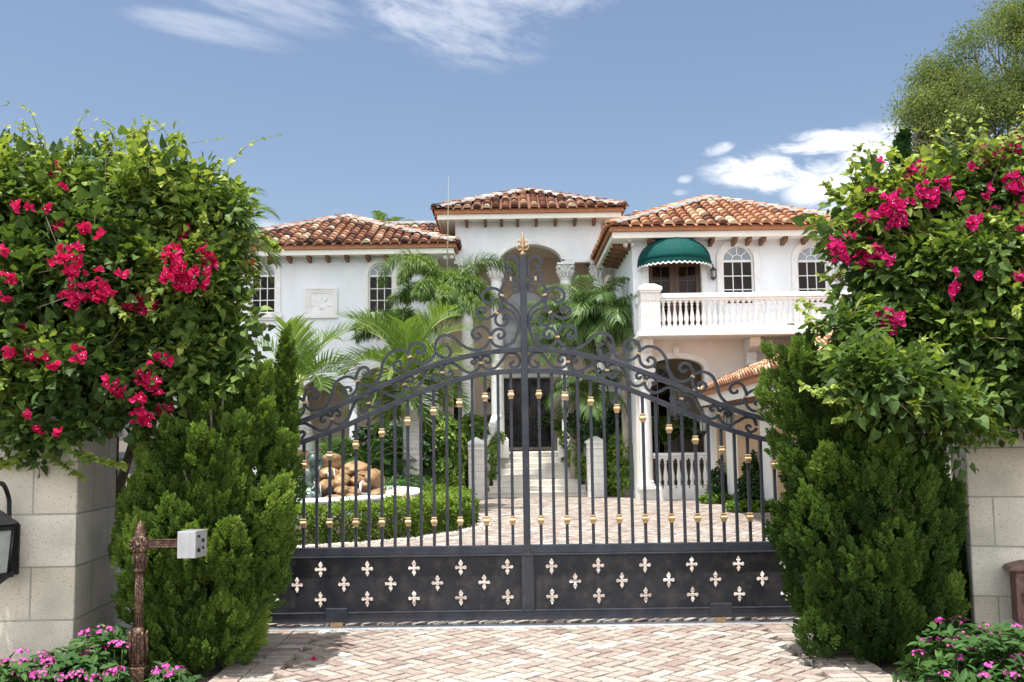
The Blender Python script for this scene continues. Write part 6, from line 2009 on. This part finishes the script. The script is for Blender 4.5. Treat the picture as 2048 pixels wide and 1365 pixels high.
# foxtail palms in front of the left wing
p = at(880, 600, 25.6)
palm('palm_tree', 'tall foxtail palm with bushy drooping plumes at the corner of the left wing', (p.x+.1, 25.6, 0), (p.x, 25.6, p.z - .2),
     [(192,92,2.75,205,0),(225,86,2.2,195,0),(300,62,1.2,130,10),(140,84,2.0,170,0),(60,70,1.5,130,0),(100,78,1.7,140,0),(215,35,1.2,110,0)], 'fox', .52, .017, 80, 'palm', .13, 23, trunk_mat='bark_grey', spear=tuple(at(846, 560, 25.5)), group='foxtail palms by the entrance')
p = at(893, 610, 25.2)
palm('palm_tree', 'foxtail palm with one long plume arching to the gate mast and a tall thin spear', (p.x, 25.2, 0), (p.x, 25.2, p.z - .1),
     [(8,70,2.4,135,0),(330,45,1.3,105,0),(272,14,1.25,50,0),(288,-8,1.2,60,0),(262,2,1.1,55,0),(190,30,1.5,85,0),(350,15,1.6,75,0),(240,35,1.4,90,0),(60,50,1.7,100,0),(120,50,1.6,100,0),(315,-5,1.5,60,0)], 'fox', .54, .017, 74, 'palm', .13, 24, trunk_mat='bark_grey', spear=tuple(at(897, 352, 25.2)), group='foxtail palms by the entrance')
p = at(772, 662, 26.2)
palm('palm_tree', 'low foxtail palm plume before the right window of the left wing', (p.x+.3, 26.2, 0), (p.x+.3, 26.2, p.z - .35),
     [(200,50,1.3,110,0),(170,25,1.2,80,0),(250,55,1.2,110,0),(300,45,1.2,100,0),(20,40,1.2,90,0),(90,60,1.2,90,0)], 'fox', .50, .017, 64, 'palm', .10, 25, trunk_mat='bark_grey', group='foxtail palms by the entrance')
# weeping palms right of the entrance
for i, (px, py, Y, lab, fl) in enumerate((
    (1182, 640, 25.8, 'tallest weeping palm with hanging leaflets before the right porch column', ring(6, 74, 1.9, 95, 15, 8) + ring(7, 42, 1.8, 110, 40, 8) + ring(6, 8, 1.5, 85, 0)),
    (1238, 640, 25.0, 'weeping dark palm close against the corner of the right wing below the balcony', ring(6, 66, 1.5, 100, 0, 8) + ring(6, 35, 1.4, 110, 30, 8) + ring(5, 0, 1.2, 80, 10)),
    (1136, 672, 26.2, 'lower weeping palm right beside the gate mast before the front door', ring(6, 70, 1.8, 108, 5, 8) + ring(7, 38, 1.7, 112, 35, 8) + ring(6, 5, 1.4, 85, 0)),
    (1178, 800, 25.4, 'short young palm at the foot of the stairs beside the right newel post', ring(6, 62, 1.2, 110, 20, 8) + ring(5, 30, 1.2, 110, 50, 8)))):
    p = at(px, py, Y)
    palm('palm_tree', lab, (p.x + .08, Y, 0), (p.x, Y, p.z - .25), fl, 'weep', .64, .021, 56, 'palm_dark' if i % 2 else 'palm_dark', .10, 31 + i, group='weeping palms right of the entrance', trunk_mat='bark_grey')
# palm behind the left wing roof and one behind the left bougainvillea
p = at(768, 452, 40)
palm('palm_tree', 'distant palm top showing above the ridge of the left wing', (p.x, 40, 0), (p.x, 40, p.z - .8), ring(7, 60, 1.5, 70, 0) + ring(7, 25, 1.5, 80, 20), 'feather', .5, .04, 34, 'palm', .16, 41, trunk_mat='bark_grey')
p = at(455, 470, 17.0)
palm('palm_tree', 'palm with hanging feather fronds half hidden behind the left bougainvillea', (p.x - .3, 17, 0), (p.x - .3, 17, p.z - .5), ring(7, 68, 1.5, 125, 10) + ring(7, 38, 1.4, 110, 30) + ring(6, 5, 1.2, 80, 0), 'feather', .5, .032, 40, 'palm', .12, 42, trunk_mat='bark_grey')
# orange fruit stalks of that palm
q = at(485, 525, 16.9)
m = MB()
for i in range(26):
    a = R(random.uniform(-70, 60)); l = random.uniform(.12, .3)
    m.tube([q, q + Vector((math.cos(a)*l*.6, random.uniform(-.1,.1), math.sin(a)*l*.2 + .02)), q + Vector((math.cos(a)*l, random.uniform(-.15,.1), math.sin(a)*l*.35 - .03))], [.008,.008,.006], 4)
o = m.build('fruit_stalk', pmat('orange_stalk', (.50,.14,.02), (.62,.22,.04), 12, .6), bpy.data.objects['palm_tree.%03d' % (len([1 for x in bpy.data.objects if x.name.startswith('palm_tree')]) - 1)])

# ---------------------------------------------------------------- clipped shrubs, hedges, ferns
def leaf_shrub(name, label, blobs, n, leaf, mat, cat='shrub', group=None, base=None, rosette=5, tmpl=LEAF, depth=.22, kind=None, upb=.35):
    B0 = blobs[0]
    t = thing(name, label, cat, base or (B0[0], B0[1], 0), group)
    fb = FB()
    P, N = blob_points(blobs, n, depth)
    ok = P[:, 2] > .02; P, N = P[ok], N[ok]
    tone0 = np.clip(rng.normal(.45, .2, len(P)), 0, 1)
    ax = unit(N + np.array([0, 0, upb]) + rng.normal(size=P.shape)*.3)
    fr = frames(ax)
    for j in range(rosette):
        a = 2*math.pi*j/rosette + rng.uniform(0, 1, len(P))
        d = unit(ax*.5 + fr[:, :, 0]*np.cos(a)[:, None] + fr[:, :, 2]*np.sin(a)[:, None])
        fb.add(tmpl[0], tmpl[1], P + rng.normal(size=P.shape)*leaf*.3, frames(d, ax), leaf*rng.uniform(.7, 1.2, len(P)), np.clip(tone0 + rng.normal(0, .1, len(P)), 0, 1))
    fb.build('foliage', M[mat], t)
    tr = MB()
    zt = max(b[2] for b in blobs)
    for i in range(6):
        a = R(60*i); b = blobs[i % len(blobs)]
        tr.tube([(B0[0]+.05*math.cos(a), B0[1]+.05*math.sin(a), -.02), (B0[0]*.5+b[0]*.5 + .2*math.cos(a)*b[3], B0[1]*.5+b[1]*.5+.2*math.sin(a)*b[4], b[2]*.5), (b[0]+.4*math.cos(a)*b[3], b[1]+.4*math.sin(a)*b[4], b[2])], [.025,.018,.008], 5)
    tr.build('stems', M['bark'], t)
    return t
def pb(px, py, Y, rx, ry, rz): 
    p = at(px, py, Y); k = Y/F_PX
    return (p.x, p.y, p.z, rx*k, ry, rz*k)
leaf_shrub('clipped_shrub', 'big rounded schefflera shrub left of the entrance stairs behind the white newel post', [pb(890,880,24.5,36,.5,42), pb(882,945,24.4,32,.5,44), pb(908,905,24.6,20,.4,50), pb(904,955,24.5,20,.4,36), pb(945,876,26.4,32,.5,42), pb(930,935,26.2,28,.5,46)], 1500, .12, 'shrub', group='clipped shrubs flanking the stairs')
leaf_shrub('clipped_shrub', 'rounded schefflera shrub right of the entrance stairs before the loggia column', [pb(1252,900,25.4,34,.5,42), pb(1246,950,25.3,32,.5,44), pb(1270,940,25.2,20,.4,50), pb(1232,905,25.6,22,.4,45)], 1100, .12, 'shrub', group='clipped shrubs flanking the stairs')
leaf_shrub('shrub', 'dark leafy shrub under the weeping palms right of the stairs', [pb(1195,858,25.6,45,.5,36), pb(1165,850,26.2,30,.5,30), pb(1240,850,25.8,40,.5,26)], 420, .12, 'topiary')
leaf_shrub('shrub', 'climbing plant on the left side wall of the stairs', [pb(980,920,26.2,12,.3,40), pb(985,890,26.6,10,.3,22), pb(1000,880,26.9,6,.2,16)], 130, .10, 'shrub', group='climbers on the stair walls', base=(X(978,950,26),26,0))
leaf_shrub('shrub', 'climbing plant on the right side wall of the stairs', [pb(1150,905,26.3,14,.3,30), pb(1165,935,26.0,10,.3,26), pb(1128,880,27.0,6,.2,14)], 130, .10, 'shrub', group='climbers on the stair walls', base=(X(1160,950,26),26,0))
leaf_shrub('shrub', 'dark bush at the back of the bed between the fountain and the white palm trunk', [pb(740,905,23.5,40,.5,50), pb(790,890,24,40,.5,40), pb(765,930,23,45,.5,45), pb(845,910,24,20,.4,55), pb(700,930,23.5,40,.5,40)], 800, .13, 'topiary')
leaf_shrub('low_hedge', 'low grey green clipped hedge at the foot of the white palm trunk', [pb(790,985,19.6,40,.5,26), pb(840,980,20.2,30,.5,26), pb(815,975,20.6,30,.5,24)], 1000, .075, 'fern', tmpl=NARROW, rosette=6, cat='hedge')
for lab, blobs, n in (('small conical clipped bush beside the loggia balustrade, left of a pair', [(1437,935,1440)], 0), ('larger conical clipped bush before the tan garage doors, right of a pair', [(1505,915,1505)], 0)):
    big = 'larger' in lab
    px, top, w = (1503, 915, 30) if big else (1437, 935, 26)
    Y = 20.6 if big else 22.8
    bl = []
    for i in range(6):
        k = i/5
        bl.append(pb(px + (3 if i % 2 else -3), 1000 - (1000-top-8)*k, Y, w*(1 - .80*k), w*(1-.8*k)*Y/F_PX, 18))
    leaf_shrub('conical_bush', lab, bl, 700 if big else 550, .075, 'topiary', group='conical bushes by the garage', cat='bush', upb=.8)
leaf_shrub('low_hedge', 'low light green hedge at the foot of the smaller conical bush', [pb(1415+i*14, 1000, 22.4, 14, .3, 9) for i in range(4)], 420, .06, 'hedge', cat='hedge')
leaf_shrub('low_hedge', 'low light green hedge at the foot of the larger conical bush by the garage', [pb(1467+i*15, 1015, 20.0, 15, .35, 10) for i in range(7)], 700, .06, 'hedge', cat='hedge')

# ring hedge round the fountain: one clipped box hedge
t = thing('box_hedge', 'clipped yellow green box hedge curving round the white rim of the rock fountain', 'hedge', (fx, fy, 0))
fb = FB()
n = 26000
th = rng.uniform(0, 2*math.pi, n)
r0, r1, hz_ = 2.72, 3.30, .50
face = rng.random(n)
rr = np.where(face < .40, rng.uniform(r0, r1, n), np.where(face < .8, r1, r0)) + rng.normal(0, .025, n)
zz = np.where(face < .40, hz_, hz_*rng.random(n)) + rng.normal(0, .02, n)
bump = .035*np.sin(th*23) + .025*np.sin(th*41 + 1)
rr = rr + bump*(face >= .4); zz = zz + bump*(face < .4)
rr = rr - .07*(zz > .42)*(face >= .4)
P = np.stack([fx + rr*np.cos(th), fy + rr*np.sin(th), np.maximum(zz, .02)], 1)
N = np.where((face < .4)[:, None], np.array([0, 0, 1.0]), np.stack([np.cos(th), np.sin(th), 0*th + .35], 1)*np.where(face < .8, 1, -1)[:, None])
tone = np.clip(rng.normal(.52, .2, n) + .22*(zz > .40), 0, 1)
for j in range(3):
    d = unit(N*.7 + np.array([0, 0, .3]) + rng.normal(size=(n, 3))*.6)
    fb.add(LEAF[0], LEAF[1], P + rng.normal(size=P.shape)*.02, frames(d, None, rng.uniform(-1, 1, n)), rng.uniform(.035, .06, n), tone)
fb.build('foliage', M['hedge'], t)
m = MB(); m.lathe(fx, fy, [(r0+.18, -.02), (r0+.18, hz_-.16), (r1-.22, hz_-.16), (r1-.22, -.02)], 64, caps=False); m.build('inner_branches', M['bark'], t)
# pebble strip along the hedge
pv, pf_, pa = [], [], []
fbp = FB()
n = 5200
th = rng.uniform(0, 2*math.pi, n); rr = r1 + .02 + np.abs(rng.normal(0, .13, n))
bm = bmesh.new(); bmesh.ops.create_icosphere(bm, subdivisions=1, radius=1); bm.verts.ensure_lookup_table()
ico_v = [tuple(v.co) for v in bm.verts]; ico_f = [tuple(v.index for v in f.verts) for f in bm.faces]; bm.free()
fbp.add(ico_v, ico_f, np.stack([fx + rr*np.cos(th), fy + rr*np.sin(th), np.full(n, .012)], 1), frames(rdir(n)), np.stack([rng.uniform(.012,.03,n), rng.uniform(.012,.03,n), rng.uniform(.008,.016,n)], 1), rng.random(n))
tag(fbp.build('pebbles', M['pebble'], None, True), 'pale pebbles scattered along the foot of the box hedge', 'pebbles', kind='stuff')

# ferny philodendrons in the bed behind the fountain
def fern(label, px, py, Y, n, L, seed, mat='fern', group='ferny plants behind the fountain', name='fern_plant', ll=.26, lw=.03, el=55, dr=85, z0=None, style='feather', cat='plant'):
    p = at(px, py, Y)
    t = thing(name, label, cat, (p.x, Y, 0), group)
    rg = random.Random(seed)
    for i in range(n):
        fb, rib = FB(), MB()
        az = 360*i/n + rg.uniform(-20, 20)
        frond(fb, rib, (p.x, Y, (p.z - L*.45) if z0 is None else z0), R(az), R(el + rg.uniform(-15, 20)), L*rg.uniform(.8, 1.15), R(dr), 20, ll, lw, style, seed*50 + i)
        fo = fb.build('frond', M[mat], t); rib.build('frond_rib', M['rachis'], fo)
    m = MB(); m.tube([(p.x, Y, -.02), (p.x, Y, (p.z - L*.4) if z0 is None else z0 + .05)], [.05, .04], 8); m.build('stem', M['bark'], t)
    return t
fern('bright ferny plant behind the boulders, left one', 668, 895, 20.6, 14, .95, 51)
fern('bright ferny plant behind the boulders, between the fountain and the palm trunk', 735, 890, 20.9, 15, 1.05, 52)
fern('bright ferny plant low beside the white palm trunk', 775, 930, 21.2, 13, .85, 53)
fern('dark fan palm growing inside the loggia beside its column', 1330, 850, 25.2, 16, 1.2, 54, 'palm_dark', 'plants inside the loggia', 'fan_palm', .30, .04, 60, 90)
fern('dark fan palm growing inside the loggia near the garage lantern', 1385, 845, 25.4, 16, 1.2, 55, 'palm_dark', 'plants inside the loggia', 'fan_palm', .30, .04, 60, 90)
fern('dark bushy palm on the porch left of the front door', 966, 835, 30.0, 14, 1.0, 56, 'palm_dark', 'palms on the porch', 'fan_palm', .28, .04, 60, 100)
fern('dark bushy palm on the porch right of the front door', 1119, 840, 30.0, 14, 1.0, 57, 'palm_dark', 'palms on the porch', 'fan_palm', .28, .04, 60, 100)

# ---------------------------------------------------------------- pink flowering border plants
def pentas(label, blobs, heads, n, seed):
    t = thing('pentas_plant', label, 'flowers', (blobs[0][0], blobs[0][1], 0), 'pink flowering plants at the foot of the pillars')
    fb = FB()
    P, N = blob_points(blobs, n, .35)
    ok = P[:, 2] > .01; P, N = P[ok], N[ok]; n = len(P)
    tone = np.clip(rng.normal(.45, .18, n), 0, 1)
    PL = ([(0,0,0),(-.20,.3,.05),(-.18,.62,.03),(0,1,-.10),(.18,.62,.03),(.20,.3,.05),(0,.5,-.03)], [(0,6,2,1),(6,3,2),(0,5,4,6),(6,4,3)])
    ax = unit(N*.6 + np.array([0, 0, .8]) + rng.normal(size=P.shape)*.3)
    fr = frames(ax)
    for j in range(5):
        a = 2*math.pi*j/5 + rng.uniform(0, 1, n)
        d = unit(ax*.35 + fr[:, :, 0]*np.cos(a)[:, None] + fr[:, :, 2]*np.sin(a)[:, None] + np.array([0, 0, -.1]))
        fb.add(PL[0], PL[1], P + rng.normal(size=P.shape)*.015, frames(d, ax), rng.uniform(.06, .105, n), np.clip(tone + rng.normal(0, .08, n), 0, 1))
    fb.build('foliage', M['penta'], t)
    PT = ([(0,0,0),(-.35,.5,.05),(0,1,.0),(.35,.5,.05)], [(0,3,2,1)])
    for px, py, r, Y in heads:
        c = np.array(at(px, py, Y - .10)); k = Y/F_PX; rad = r*k*1.05
        fl = FB()
        m_ = 16
        u = rdir(m_*2); u = u[(u[:, 2] > -.2)][:m_]; m_ = len(u)
        C = c + u*np.array([rad, rad, rad*.6])
        for j in range(5):
            a = 2*math.pi*j/5
            fr_ = frames(unit(u + np.array([0, -.2, .3])))
            d = unit(fr_[:, :, 0]*math.cos(a) + fr_[:, :, 2]*math.sin(a) + fr_[:, :, 1]*.25)
            fl.add(PT[0], PT[1], C, frames(d, fr_[:, :, 1]), rng.uniform(.010, .014, m_), np.clip(rng.normal(.5, .3, m_), 0, 1))
        fh = fl.build('flower_head', M['flower_pink'], t)
        st = MB(); st.tube([(c[0], c[1], c[2]-.02), (c[0]+rng.normal()*.02, c[1]+.03, c[2]-.18)], [.003, .003], 5)
        st.build('stalk', M['penta_stalk'], fh)
    return t
LP = [(40,1308,15,6.2),(40,1328,16,6.1),(38,1345,12,6.1),(85,1308,10,6.3),(90,1320,17,6.15),(95,1322,12,6.1),(55,1350,15,6.05),(100,1336,11,6.1),(125,1355,14,6.0),(155,1350,15,6.0),(165,1292,14,6.45),(195,1265,20,6.5),(228,1292,16,6.35),(245,1293,12,6.3),(195,1300,14,6.3),(175,1308,10,6.3),(220,1345,12,6.1),(185,1358,13,6.0),(3,1322,13,6.1),(80,1350,14,6.0),(170,1268,11,6.5),(215,1262,12,6.5),(238,1340,9,6.1)]
pentas('pink flowering pentas at the foot of the lantern pillar, left of the entry phone post', [pb(60,1400,6.1,85,.35,85), pb(200,1310,6.6,50,.3,50), pb(160,1380,6.2,80,.35,85), pb(210,1345,6.35,55,.3,70), pb(-60,1400,6.1,90,.35,70)], LP, 620, 3)
pentas('small pink flowering pentas right of the entry phone post below the juniper', [pb(325,1375,6.35,38,.2,40), pb(360,1385,6.3,25,.2,35)], [(326,1336,12,6.3),(358,1340,11,6.3),(340,1350,8,6.25),(312,1345,8,6.25)], 90, 4)
RP = [(1870,1285,15,6.6),(1905,1288,18,6.5),(1930,1272,13,6.6),(1955,1283,14,6.5),(1972,1258,13,6.7),(1992,1268,10,6.7),(1935,1300,13,6.4),(1972,1290,12,6.5),(1838,1310,14,6.4),(1880,1242,9,6.8),(1918,1242,14,6.8),(1915,1317,13,6.3),(1890,1350,11,6.1),(1968,1352,9,6.1),(1982,1333,12,6.2),(2022,1352,15,6.1),(2035,1316,12,6.3),(2045,1335,11,6.2),(2030,1258,15,6.6),(1848,1282,7,6.6),(2010,1285,11,6.5)]
pentas('pink flowering pentas at the foot of the mail box pillar, bottom right', [pb(1900,1370,6.3,75,.35,100), pb(1905,1310,6.75,55,.3,62), pb(1980,1320,6.75,60,.3,60), pb(2040,1310,6.75,60,.3,60), pb(1980,1360,6.3,75,.35,95), pb(2060,1360,6.3,75,.35,100), pb(1850,1390,6.2,40,.3,70), pb(2130,1390,6.3,90,.35,90)], RP, 640, 5)
# small leaves of hedge behind the flowers and a fallen bract
m = MB(); p = ground_at(627, 1325)
m.add([(p.x-.022, p.y, .016), (p.x+.02, p.y-.012, .018), (p.x+.018, p.y+.022, .016), (p.x, p.y+.004, .045)], [(0,1,3),(1,2,3),(2,0,3)])
tag(m.build('fallen_bract', M['bract']), 'single crimson bract fallen on the brick drive in front of the gate', 'petal')
# weeds in the joints of the paving
fbw = FB()
for (px, py) in ((575,1313),(1530,1345),(1555,1330),(665,1250),(560,1310),(610,1290)):
    g_ = ground_at(px, py); nn = 14
    d = unit(np.stack([rng.normal(size=nn)*.6, rng.normal(size=nn)*.6, np.full(nn, 1.0)], 1))
    fbw.add(NARROW[0], NARROW[1], np.array([g_.x, g_.y, 0]) + rng.normal(size=(nn, 3))*np.array([.03,.03,0]), frames(d), rng.uniform(.012, .026, nn), rng.random(nn))
tag(fbw.build('weeds', M['grass'], None), 'small green weeds in the joints of the brick drive', 'weeds', kind='stuff')

# ---------------------------------------------------------------- tall wispy tree at the upper right
def wispy_tree(label, base, top, blobs, n, seed, name='melaleuca_tree'):
    t = thing(name, label, 'tree', base)
    rg = np.random.default_rng(seed)
    B = np.array(blobs)
    tr = MB()
    b0 = np.array(base, float); fork = b0 + (np.array(top) - b0)*.42
    tr.tube([tuple(b0), tuple((b0+fork)/2 + np.array([.08, 0, 0])), tuple(fork)], [.26, .21, .17], 10)
    tips = []
    for b in B:
        c = b[:3]
        mid = fork*.45 + c*.55 + rg.normal(size=3)*.25 + np.array([0, 0, -.25])
        tr.tube(spline([tuple(fork), tuple(mid), tuple(c)], 5), [.10 - .0075*i for i in range(11)], 7)
        for _ in range(9):
            u = rdir(1)[0]; e = c + u*b[3:6]*.9
            s = mid + (c - mid)*rg.uniform(.2, 1)
            tr.tube(spline([tuple(s), tuple((s+e)/2 + rg.normal(size=3)*.12), tuple(e)], 4), [.028 - .0028*i for i in range(9)], 5)
            tips.append(e)
    tr.build('trunk', M['bark'], t)
    fb = FB()
    # twigs of narrow leaves in loose clumps
    vol = B[:, 3]*B[:, 4]*B[:, 5]
    nc = n
    idx = rg.choice(len(B), nc, p=vol**.67/(vol**.67).sum())
    u = rdir(nc); r = rg.random(nc)**.42
    C = B[idx, :3] + u*B[idx, 3:6]*r[:, None]
    keep = (np.sin(C[:, 0]*2.6 + seed) + np.sin(C[:, 2]*3.0) + np.sin(C[:, 1]*2.2 + C[:, 0]) + rg.normal(size=nc)*.5) > -.35
    C = C[keep]; nc = len(C)
    tone0 = np.clip(rg.normal(.45, .2, nc), 0, 1)
    k = 26
    ctr = np.repeat(C, k, 0); m_ = len(ctr)
    off = rg.normal(size=(m_, 3))*np.array([.13, .13, .10])
    d = unit(off*2.5 + rg.normal(size=(m_, 3))*1.1 + np.array([0, 0, -.2]))
    fb.add(NARROW[0], NARROW[1], ctr + off, frames(d, None, rg.uniform(-3, 3, m_)), rg.uniform(.06, .115, m_), np.clip(np.repeat(tone0, k) + rg.normal(0, .12, m_), 0, 1))
    fb.build('crown', M['tree'], t)
    return t
TY = 22.0
tb = [pb(1900,300,TY,80,.9,60), pb(1830,270,TY-.3,55,.7,42), pb(1990,260,TY,90,1.1,75), pb(1930,200,TY,85,1.0,65), pb(1870,160,TY+.3,50,.7,45), pb(2020,140,TY,85,1.0,80), pb(1950,100,TY,60,.8,50), pb(2030,50,TY+.2,75,.9,55), pb(2110,180,TY,110,1.2,120), pb(2100,320,TY,110,1.1,80), pb(1850,215,TY,60,.8,38), pb(2130,60,TY,110,1.1,80), pb(1975,340,TY-.4,70,.8,45), pb(1880,335,TY-.5,60,.7,40), pb(1835,310,TY-.4,45,.6,35), pb(1915,250,TY-.6,60,.7,45)]
p = at(1985, 400, TY)
wispy_tree('tall wispy tree with fine grey green leaves behind the right bougainvillea', (p.x, TY, 0), tuple(at(1985, 180, TY)), tb, 6200, 77)
